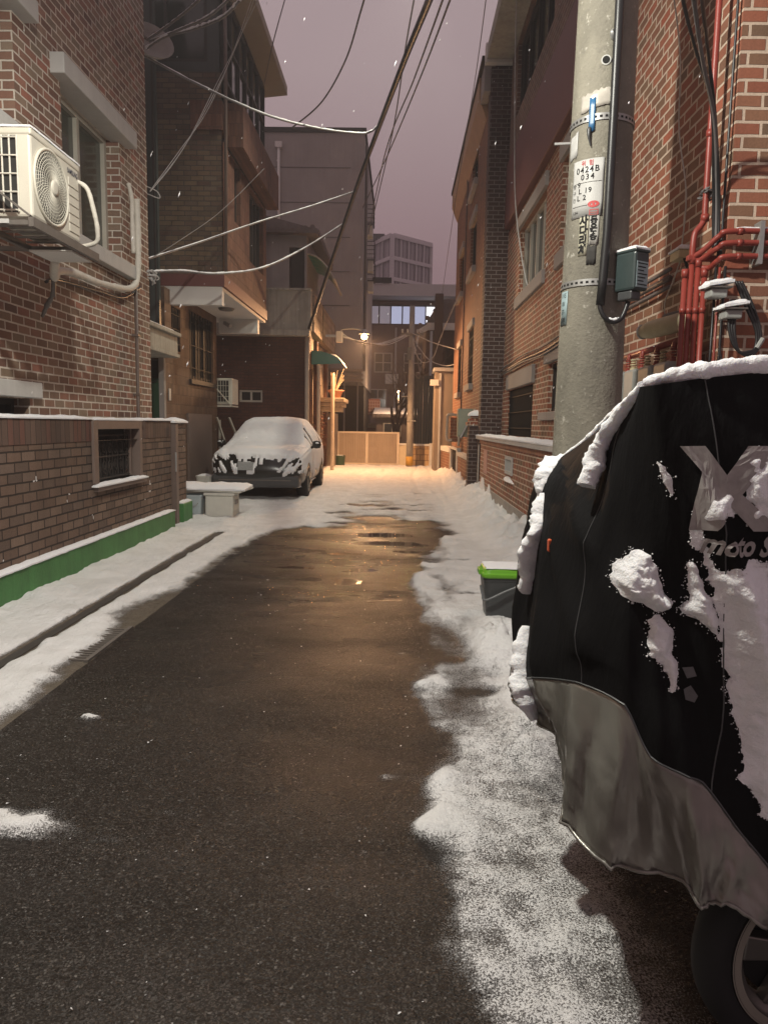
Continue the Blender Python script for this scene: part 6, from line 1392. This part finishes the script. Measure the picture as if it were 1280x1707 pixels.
sm = MB(); sm.tube([cov_g[-1][k % (NC*NU)] for k in range(NC*NU+1)], 0.0045, 6, caps=False); sm.build('hem', silv.m, skirt, smooth=True)
for uu in (31, 62):
    sm = MB(); sm.tube([cov_g[k][uu]+Vector((0, -0.001, 0)) for k in range(0, nb+1)], 0.0016, 5); sm.build('seam', M['plastic_dark'], cover)
FU0, FU1 = int(3.0*NU), int(9.3*NU)
def surf(x, z):
    best = None; bd = 9
    for iv in range(0, nb+1):
        for iu in range(FU0, FU1):
            p = cov_g[iv][iu]; d = (p.x-x)**2+(p.z-z)**2
            if d < bd: bd = d; best = (iv, iu)
    iv, iu = best; p = cov_g[iv][iu]
    # plane through neighbours
    a = cov_g[iv][min(iu+1, FU1)]-cov_g[iv][max(iu-1, FU0-1)]; b_ = cov_g[min(iv+1, nb)][iu]-cov_g[max(iv-1, 0)][iu]
    n_ = a.cross(b_)
    if abs(n_.y) < 1e-7: return p.y
    return p.y-((x-p.x)*n_.x+(z-p.z)*n_.z)/n_.y
def decal(name, polys, mat, out=0.005, cuts=5):
    bm = bmesh.new()
    for pl in polys:
        f = bm.faces.new([bm.verts.new((x, 0, z)) for x, z in pl]); bmesh.ops.triangulate(bm, faces=[f])
    bmesh.ops.subdivide_edges(bm, edges=bm.edges[:], cuts=cuts, use_grid_fill=True)
    off = Vector(ORG[bk.name])
    for v in bm.verts: v.co = Vector((v.co.x, surf(v.co.x, v.co.z)-out, v.co.z))-off
    me = bpy.data.meshes.new(name); bm.to_mesh(me); bm.free(); me.materials.append(mat)
    o = bpy.data.objects.new(name, me); COL.objects.link(o); o.parent = cover; return o
xprint = plain('pale_grey_print', (0.30, 0.28, 0.27), 0.7, 0.45, 28)
decal('cross_print', [[(0.580,1.367),(0.622,1.369),(0.658,1.312),(0.698,1.371),(0.753,1.372),(0.684,1.275),(0.756,1.205),(0.706,1.203),(0.666,1.248),(0.640,1.201),(0.599,1.196),(0.641,1.280)]], xprint, 0.006, 5)
decal('scratch_mark', [[(0.604,0.905),(0.622,0.911),(0.628,0.893),(0.612,0.885)], [(0.605,0.862),(0.618,0.872),(0.630,0.853),(0.624,0.839),(0.608,0.842)]], plain('dull_grey_print', (0.10, 0.10, 0.105), 0.6, 0.4, 40), 0.005, 2)
tx = text('cover_lettering', 'moto S', xprint, cover, lambda x, y: (0.682+x+0.25*y, surf(0.682+x+0.25*y, 1.172+y)-0.007, 1.172+y), 0.058, 0.70, bold=0.002)
MB().box(0.410, 0.424, 1.93, 1.95, 1.065, 1.10).build('reflector', M['orange'], bk, bevel=0.004)

# snow stuck to the cover
def inpoly(x, z, P):
    c = False; j = len(P)-1
    for i in range(len(P)):
        if (P[i][1] > z) != (P[j][1] > z) and x < (P[j][0]-P[i][0])*(z-P[i][1])/(P[j][1]-P[i][1])+P[i][0]: c = not c
        j = i
    return c
def edist(x, z, P):
    d = 9
    for i in range(len(P)):
        a = Vector(P[i]); b_ = Vector(P[(i+1) % len(P)]); v = b_-a; t = max(0, min(1, (Vector((x, z))-a).dot(v)/v.length_squared)); d = min(d, (Vector((x, z))-a-v*t).length)
    return d
def snow_patch(label, P, thick, step=0.0055, rough=1.0, holes=0.0, feather=0.02):
    x0 = min(p[0] for p in P)-0.01; x1 = max(p[0] for p in P)+0.01; z0 = min(p[1] for p in P)-0.01; z1 = max(p[1] for p in P)+0.01
    nx = int((x1-x0)/step)+1; nz_ = int((z1-z0)/step)+1; G = {}
    def field(x, z):
        q = Vector((x, 0, z)); wob = 0.012*mnoise.noise(q*45)+0.012*mnoise.noise(q*18)+0.006*mnoise.noise(q*95)
        e = edist(x, z, P)*(1 if inpoly(x, z, P) else -1)+wob*rough
        if holes: e -= holes*max(0, mnoise.noise(q*30+Vector((0, 7, 0)))+0.25*mnoise.noise(q*80))*0.08
        return e
    for i in range(nx+1):
        for j in range(nz_+1):
            x = x0+step*i; z = z0+step*j; e = field(x, z)
            if e > -step*1.6:
                for _ in range(2):
                    if e < 0:
                        h_ = step*0.5; gx = (field(x+h_, z)-field(x-h_, z))/(2*h_); gz = (field(x, z+h_)-field(x, z-h_))/(2*h_); g2 = max(0.3, gx*gx+gz*gz)
                        x -= e*gx/g2*0.9; z -= e*gz/g2*0.9; e = field(x, z)
                q = Vector((x, 0, z)); k = ss(-0.001, feather, e); lum = 0.65+0.5*abs(mnoise.noise(q*36))+0.34*abs(mnoise.noise(q*80))+0.22*abs(mnoise.noise(q*150))+0.35*mnoise.noise(q*15)
                G[i, j] = Vector((x, surf(x, z)-0.001-thick*k*lum, z+0.3*thick*k*mnoise.noise(q*50)))
    mb = MB(); idx = {}
    for k, v in G.items(): idx[k] = len(mb.v); mb.v.append(tuple(v))
    for (i, j) in G:
        if (i+1, j) in G and (i, j+1) in G and (i+1, j+1) in G: mb.f.append((idx[i, j], idx[i+1, j], idx[i+1, j+1], idx[i, j+1])); mb.m.append(0)
    rc = random.Random(len(P)+int(thick*1e4)); area = (x1-x0)*(z1-z0)
    for _ in range(int(area*60000)):
        x = rc.uniform(x0, x1); z = rc.uniform(z0, z1); e = field(x, z)
        if -0.009 < e < 0.006 and rc.random() < ss(-0.009, 0.003, e)*0.7+0.06:
            r = rc.uniform(0.0007, 0.0026); c = Vector((x, surf(x, z)-r*0.5-max(0, thick*0.35*ss(-0.001, feather, e)), z))
            v = [c+Vector((rc.uniform(.7, 1.2)*r, 0, 0)), c-Vector((rc.uniform(.7, 1.2)*r, 0, 0)), c+Vector((0, r, 0)), c-Vector((0, r, 0)), c+Vector((0, 0, rc.uniform(.6, 1.1)*r)), c-Vector((0, 0, rc.uniform(.6, 1.1)*r))]
            mb.add(v, [(0, 2, 4), (2, 1, 4), (1, 3, 4), (3, 0, 4), (2, 0, 5), (1, 2, 5), (3, 1, 5), (0, 3, 5)])
    return tag(mb.build('snow', M['snow'], None, smooth=True), label, 'snow', kind='stuff')
snow_patch('big clump of snow on the middle of the black motorbike cover', [(0.479,1.069),(0.505,1.121),(0.529,1.147),(0.549,1.135),(0.561,1.079),(0.586,1.028),(0.567,1.018),(0.516,1.030),(0.483,1.050)], 0.036, 0.004, rough=0.5)
snow_patch('clump of snow right of the big clump on the motorbike cover', [(0.600,1.026),(0.612,1.058),(0.605,1.132),(0.613,1.134),(0.639,1.066),(0.658,1.019),(0.658,0.985),(0.627,1.002)], 0.028, 0.004, rough=0.5)
snow_patch('thin trail of snow below the big clump on the motorbike cover', [(0.538,0.995),(0.567,1.005),(0.586,0.975),(0.581,0.934),(0.597,0.912),(0.593,0.865),(0.582,0.854),(0.568,0.910),(0.543,0.923)], 0.016, 0.004, rough=0.6)
snow_patch('snow filling the left arms of the printed cross', [(0.617,1.369),(0.638,1.352),(0.662,1.307),(0.679,1.267),(0.663,1.225),(0.625,1.210),(0.603,1.218),(0.619,1.239),(0.654,1.277)], 0.013, 0.005, holes=0.2, rough=1.2, feather=0.03)
snow_patch('snow filling the right arm of the printed cross', [(0.690,1.33),(0.726,1.366),(0.80,1.36),(0.80,1.21),(0.739,1.204),(0.705,1.225),(0.684,1.262)], 0.011, 0.005, holes=0.3, rough=1.4, feather=0.03)
snow_patch('broad sheet of snow down the right of the motorbike cover', [(0.604,1.200),(0.622,1.192),(0.632,1.158),(0.650,1.128),(0.685,1.120),(0.715,1.140),(0.746,1.122),(0.84,1.08),(0.88,0.9),(0.87,0.577),(0.778,0.594),(0.724,0.688),(0.692,0.810),(0.669,0.946),(0.649,1.067),(0.619,1.148)], 0.020, 0.006, rough=1.2, feather=0.05)
snow_patch('little smear of snow under the peak of the motorbike cover', [(0.546,1.335),(0.556,1.322),(0.569,1.300),(0.576,1.262),(0.569,1.266),(0.556,1.299)], 0.010, 0.004, rough=0.4)
def snow_roll(label, pts, r, sq=0.7, seed=0.0, n=12):
    P = catmull(pts, 16); mb = MB(); rows = []
    for i, p in enumerate(P):
        d = (P[min(i+1, len(P)-1)]-P[max(i-1, 0)]).normalized(); a = d.cross(Vector((0, 0, 1))).normalized(); b_ = a.cross(d)
        t = i/(len(P)-1)*(len(r)-1); k = min(int(t), len(r)-2); rr = r[k]+(r[k+1]-r[k])*(t-k); R = []
        for j in range(n):
            an = 2*pi*j/n; qv = p+a*cos(an)*rr+b_*sin(an)*rr*sq
            w = 1+0.38*mnoise.noise(qv*26+Vector((seed, 0, 0)))+0.22*mnoise.noise(qv*60)+0.14*mnoise.noise(qv*120)
            R.append(p+(a*cos(an)+b_*sin(an)*sq)*rr*w)
        rows.append(R)
    mb.grid(rows, 0, True); mb.face(rows[0]); mb.face(rows[-1])
    return tag(mb.build('snow', M['snow'], None, smooth=True), label, 'snow', kind='stuff')
snow_roll('thick roll of snow along the top ridge of the motorbike cover', [(1.4,1.60,1.33),(0.95,1.55,1.538),(0.795,1.54,1.538),(0.668,1.55,1.525),(0.59,1.56,1.515),(0.533,1.60,1.500)], [0.03, 0.03, 0.029, 0.028, 0.024, 0.016], 0.85, 1)
snow_roll('roll of snow sliding down the left slope of the motorbike cover', [(0.540,1.62,1.495),(0.513,1.69,1.435),(0.490,1.75,1.37),(0.468,1.75,1.30),(0.456,1.74,1.262)], [0.016, 0.022, 0.026, 0.030, 0.022], 0.8, 2)
snow_roll('snow along the far rim of the motorbike cover', [(0.57,1.72,1.49),(0.60,1.95,1.46),(0.585,2.15,1.39),(0.53,2.28,1.31)], [0.012, 0.016, 0.018, 0.016], 0.7, 3)
snow_roll('rounded cap of snow on the left shoulder of the motorbike cover', [(0.56,2.30,1.300),(0.515,2.28,1.272),(0.475,2.24,1.225),(0.455,2.23,1.17)], [0.03, 0.06, 0.06, 0.03], 0.8, 4)
snow_roll('snow running down the left edge of the motorbike cover', [(0.455,2.18,1.20),(0.432,2.16,1.10),(0.418,2.18,1.0),(0.412,2.20,0.89)], [0.03, 0.052, 0.052, 0.022], 0.6, 5)
snow_roll('snow low on the left hem of the motorbike cover', [(0.398,2.14,0.80),(0.388,2.10,0.71),(0.390,2.05,0.62),(0.415,2.03,0.55)], [0.014, 0.04, 0.046, 0.018], 0.6, 6)
# the machine under the cover
C_ = Vector((0.935, 1.54, 0.235)); D_ = Vector((0.98, 0.19, 0)).normalized(); N_ = Vector((D_.y, -D_.x, 0))
def wp_(r, a, o): return C_+D_*r*cos(a)+Vector((0, 0, 1))*r*sin(a)+N_*o
wt = MB(); K = 64
prof = [(0.192, 0.036), (0.215, 0.046), (0.236, 0.042), (0.250, 0.025), (0.255, 0.0), (0.250, -0.025), (0.236, -0.042), (0.192, -0.036)]
wt.grid([[wp_(r, 2*pi*k/K, o_) for k in range(K)] for r, o_ in prof], 0, True)
whl = wt.build('wheel', M['tyre'], bk, smooth=True)
rm = MB(); rm.grid([[wp_(r, 2*pi*k/K, o_) for k in range(K)] for r, o_ in [(0.192, -0.036), (0.192, 0.034), (0.186, 0.040)]], 0, True); rm.build('rim_edge', M['ink'], whl, smooth=True)
rm = MB(); rm.grid([[wp_(r, 2*pi*k/K, o_) for k in range(K)] for r, o_ in [(0.190, 0.0395), (0.168, 0.0385)]], 0, True); rm.build('rim_stripe', M['rim_stripe'], whl, smooth=True)
rm = MB(); rm.grid([[wp_(r, 2*pi*k/K, o_) for k in range(K)] for r, o_ in [(0.168, 0.038), (0.162, 0.02), (0.150, 0.018), (0.147, -0.02)]], 0, True); rm.build('rim', M['rim'], whl, smooth=True)
sp_ = MB()
for k in range(5):
    a = k*2*pi/5+0.5
    v = [wp_(0.05, a-0.45, 0.030), wp_(0.05, a+0.45, 0.030), wp_(0.152, a+0.20, 0.020), wp_(0.152, a-0.20, 0.020), wp_(0.05, a-0.45, -0.01), wp_(0.05, a+0.45, -0.01), wp_(0.152, a+0.20, -0.01), wp_(0.152, a-0.20, -0.01)]
    sp_.add(v, [(0, 1, 2, 3), (4, 5, 6, 7), (0, 1, 5, 4), (1, 2, 6, 5), (2, 3, 7, 6), (3, 0, 4, 7)])
sp_.build('spokes', M['rim'], whl, bevel=0.004)
hb_ = MB(); hb_.tube([C_+N_*-0.03, C_+N_*0.036, C_+N_*0.042], [0.055, 0.052, 0.046], 28); hb_.build('hub', M['rim'], whl, smooth=True)
hb_ = MB(); hb_.tube([C_+N_*0.042, C_+N_*0.062, C_+N_*0.066], [0.016, 0.015, 0.009], 14); hb_.build('axle_bolt', M['grey_metal'], whl, smooth=True)
bd_ = MB(); bd_.grid([[wp_(0.137, 2*pi*k/K, -0.016) for k in range(K)], [wp_(0.055, 2*pi*k/K, -0.016) for k in range(K)]], 0, True); bd_.build('brake_disc', M['ink'], whl)
fk = MB()
for s in (-1, 1):
    fk.tube([C_+N_*0.068*s+Vector((0, 0, 0.0)), C_+N_*0.068*s+Vector((0.16, 0.03, 0.55)), C_+N_*0.068*s+Vector((0.26, 0.05, 0.85))], 0.02, 12)
fk.build('fork', M['plastic_dark'], bk, smooth=True)
fd = MB(); fd.grid([[wp_(0.272, a, o_) for a in [0.6+0.1*k for k in range(16)]] for o_ in (-0.055, -0.04, 0.0, 0.04, 0.055)]); fd.build('fender', M['car_black'], bk, smooth=True)
bo = MB(); bo.prism([(1.0, 0.45), (1.15, 0.22), (1.7, 0.2), (2.0, 0.45), (2.35, 0.6), (2.3, 0.85), (1.6, 0.8), (1.25, 1.15), (0.95, 1.2), (0.9, 0.9)], 'y', 1.72, 2.1); bo.build('body', M['car_black'], bk, bevel=0.05)  # simple unseen bike body, put in to block light under the cover
rw_ = MB(); rw_.tube([(2.1, 1.86, 0.27), (2.1, 1.97, 0.27)], [0.26, 0.26], 32); rw_.build('wheel', M['tyre'], bk, bevel=0.02)
hbq = MB(); hbq.tube(catmull([(0.75, 1.62, 1.38), (0.95, 1.75, 1.3), (1.0, 1.95, 1.27), (0.95, 2.15, 1.3), (0.75, 2.25, 1.22)]), 0.014, 8); hbq.build('handlebar', M['plastic_dark'], bk, smooth=True)
sd = MB(); sd.tube([(1.35, 1.72, 0.3), (1.25, 1.45, 0.01)], 0.014, 8); sd.build('side_stand', M['steel_dark'], bk)

# ============================================================ SMALL THINGS ON THE GROUND
bn = thing('food_waste_bin', 'small dark bin with a lime green lid standing in the snow beside the motorbike', 'bin', (0.79, 5.18, 0))
def rr_ring(w, d, z, r, cx, cy, n=5):
    out = []
    for (sx, sy, a0) in ((1, 1, 0), (-1, 1, 90), (-1, -1, 180), (1, -1, 270)):
        for k in range(n+1):
            a = radians(a0+90*k/n); out.append((cx+sx*(w-r)+r*cos(a), cy+sy*(d-r)+r*sin(a), z))
    return out
bxy = (0.775, 5.2)
q = MB(); rows = [rr_ring(w, d, z, 0.04, *bxy) for w, d, z in ((0.115, 0.115, 0.0), (0.118, 0.118, 0.02), (0.145, 0.145, 0.30), (0.15, 0.15, 0.305), (0.15, 0.15, 0.325), (0.14, 0.14, 0.325))]
q.grid(rows, 0, True); q.face(rows[0]); q.build('body', M['plastic_dark'], bn, smooth=False, bevel=0.0)
q = MB(); rows = [rr_ring(w, d, z, 0.045, *bxy) for w, d, z in ((0.158, 0.158, 0.326), (0.163, 0.163, 0.335), (0.163, 0.163, 0.355), (0.150, 0.150, 0.362), (0.142, 0.142, 0.385), (0.12, 0.12, 0.395))]
q.grid(rows, 0, True); q.face(rows[-1]); q.face(rows[0]); q.box(0.60, 0.645, 5.14, 5.26, 0.335, 0.372); q.build('lid', M['plastic_green'], bn, bevel=0.003)
q = MB(); q.tube(catmull([(0.622, 5.2, 0.24), (0.625, 5.1, 0.20), (0.64, 5.035, 0.17), (0.775, 5.03, 0.235), (0.90, 5.035, 0.29), (0.925, 5.1, 0.30), (0.928, 5.2, 0.29)]), 0.009, 8); q.build('carry_handle', plain('grey_handle', (0.12, 0.125, 0.13), 0.4, 0.1), bn, smooth=True)
snow_on('snow', 'dusting of snow on the lime green bin lid', rect(0.64, 0.91, 5.06, 5.34, 0.395, 7, 7, 0.02), 0.006)
def tub(name, label, cx, cy, w, d, h, mat, taper=0.88, r=0.04, rz=0):
    t = thing(name, label, 'box' if 'box' in name else 'bucket', (cx, cy, 0)); q = MB()
    rows = [rr_ring(w*k, d*k, z, r, cx, cy) for k, z in ((taper, 0.0), (1.0, h-0.03), (1.05, h-0.03), (1.05, h), (0.95, h), (0.94, h-0.05))]
    q.grid(rows, 0, True); q.face(rows[0]); q.face(rows[-1])
    q.build('shell', mat, t); return t
t = tub('plastic_bucket', 'pale blue square bucket under the snowy board beside the gate pillar', -2.99, 10.48, 0.135, 0.135, 0.34, M['bucket_blue'], 0.9, 0.03)
q = MB(); q.tube(catmull([(-3.13, 10.42, 0.3), (-3.06, 10.33, 0.2), (-2.99, 10.325, 0.17), (-2.92, 10.33, 0.2), (-2.85, 10.42, 0.3)]), 0.007, 6); q.build('handle', M['grey_metal'], t)
t = thing('foam_box', 'white foam box propping up the snowy board in front of the parked car', 'box', (-2.62, 10.6, 0))
q = MB(); q.box(-2.81, -2.40, 10.40, 10.82, 0.0, 0.33); q.build('shell', M['foam'], t, bevel=0.02)
q = MB(); q.box(-2.83, -2.38, 10.38, 10.84, 0.332, 0.375); q.build('lid', M['foam'], t, bevel=0.012)
q = MB(); q.box(-2.395, -2.385, 10.5, 10.7, 0.20, 0.26); q.build('grip', M['stone_grey'], t)
t = thing('foam_box', 'white foam box set deepest under the snowy board beside the gate pillar', 'box', (-3.3, 11.0, 0))
q = MB(); q.box(-3.32, -2.86, 10.88, 11.15, 0.0, 0.36); q.build('shell', M['foam'], t, bevel=0.02)
bd2 = tag(MB().add([(-3.35, 10.47, 0.385), (-2.28, 10.38, 0.382), (-2.22, 11.0, 0.395), (-3.2, 11.2, 0.41), (-3.35, 10.47, 0.41), (-2.28, 10.38, 0.405), (-2.22, 11.0, 0.42), (-3.2, 11.2, 0.435)], [(0, 1, 2, 3), (4, 5, 6, 7), (0, 1, 5, 4), (1, 2, 6, 5), (2, 3, 7, 6), (3, 0, 4, 7)]).build('board', M['foam'], None), 'flat snow-laden board lying across the foam boxes', 'board')
snow_on('snow', 'flat bed of snow on the board over the foam boxes', [[Vector((-3.36+1.13*i/14+0.02*mnoise.noise(Vector((i*0.7, j*0.7, 5))), 10.42-0.05*i/14+0.66*j/9+0.10*(1-i/14)*j/9+0.03*mnoise.noise(Vector((i*0.6, j*0.6, 0))), 0.409+0.018*j/9)) for j in range(10)] for i in range(15)], 0.065)
t = tub('paint_bucket', 'small pale bucket by the wall to the left of the car nose', -3.55, 13.2, 0.15, 0.15, 0.42, M['foam'], 0.85, 0.07)
snow_on('snow', 'snow in the top of the small pale bucket', rect(-3.68, -3.42, 13.07, 13.33, 0.40, 5, 5), 0.05)

# loose snow crumbs and the last flakes still falling
rnd = random.Random(11); q = MB()
for k in range(420):
    y = 1.5+9*rnd.random()**1.5; x = rnd.uniform(-1.7, 0.3) if rnd.random() < 0.75 else rnd.uniform(0.2, 0.9); r = rnd.uniform(0.0015, 0.005)*(1+0.12*y)
    c = Vector((x, y, r*0.4)); v = [c+Vector((rnd.uniform(-1, 1), rnd.uniform(-1, 1), rnd.uniform(0, 1)))*r for _ in range(4)]
    q.add(v, [(0, 1, 2), (0, 2, 3), (0, 3, 1), (1, 3, 2)])
tag(q.build('snow_crumbs', M['snow'], None), 'tiny crumbs of snow scattered over the wet asphalt', 'snow', kind='stuff')
q = MB()
for k in range(190):
    y = 3.0+13*rnd.random(); s = y*0.52; x = rnd.uniform(-s, s); x = max(-2.6, min(1.5, x)); z = rnd.uniform(1.2, 1.4+0.62*y); r = rnd.uniform(0.0012, 0.0045)*(0.7+0.10*y)
    c = Vector((x, y, z)); ax = Vector((0.35, 0, 1)).normalized()*r*rnd.uniform(1.2, 4.5)
    v = [c+ax, c+Vector((r, 0, 0)), c+Vector((0, r, 0)), c-Vector((r, 0, 0)), c-Vector((0, r, 0)), c-ax]
    q.add(v, [(0, 1, 2), (0, 2, 3), (0, 3, 4), (0, 4, 1), (5, 2, 1), (5, 3, 2), (5, 4, 3), (5, 1, 4)])
tag(q.build('falling_snow', M['snow'], None), 'sparse snowflakes still falling between the houses', 'snow', kind='stuff')

# ============================================================ THE AIR: thin snowy haze over the whole place
hm = bpy.data.materials.new('snowy_air'); hm.use_nodes = True; ht = hm.node_tree; ht.nodes.clear()
ho_ = ht.nodes.new('ShaderNodeOutputMaterial'); pv = ht.nodes.new('ShaderNodeVolumePrincipled')
pv.inputs['Color'].default_value = (0.85, 0.8, 0.82, 1); pv.inputs['Density'].default_value = 0.0032; pv.inputs['Anisotropy'].default_value = 0.3
ht.links.new(pv.outputs[0], ho_.inputs['Volume'])
hz = MB().box(-62, 62, -22, 142, -1.05, 26).build("haze", hm, None)
tag(hz, 'thin pinkish haze of falling snow filling the alley', None, kind='stuff')
sc.cycles.volume_bounces = 0; sc.cycles.volume_step_rate = 4; sc.cycles.volume_max_steps = 64
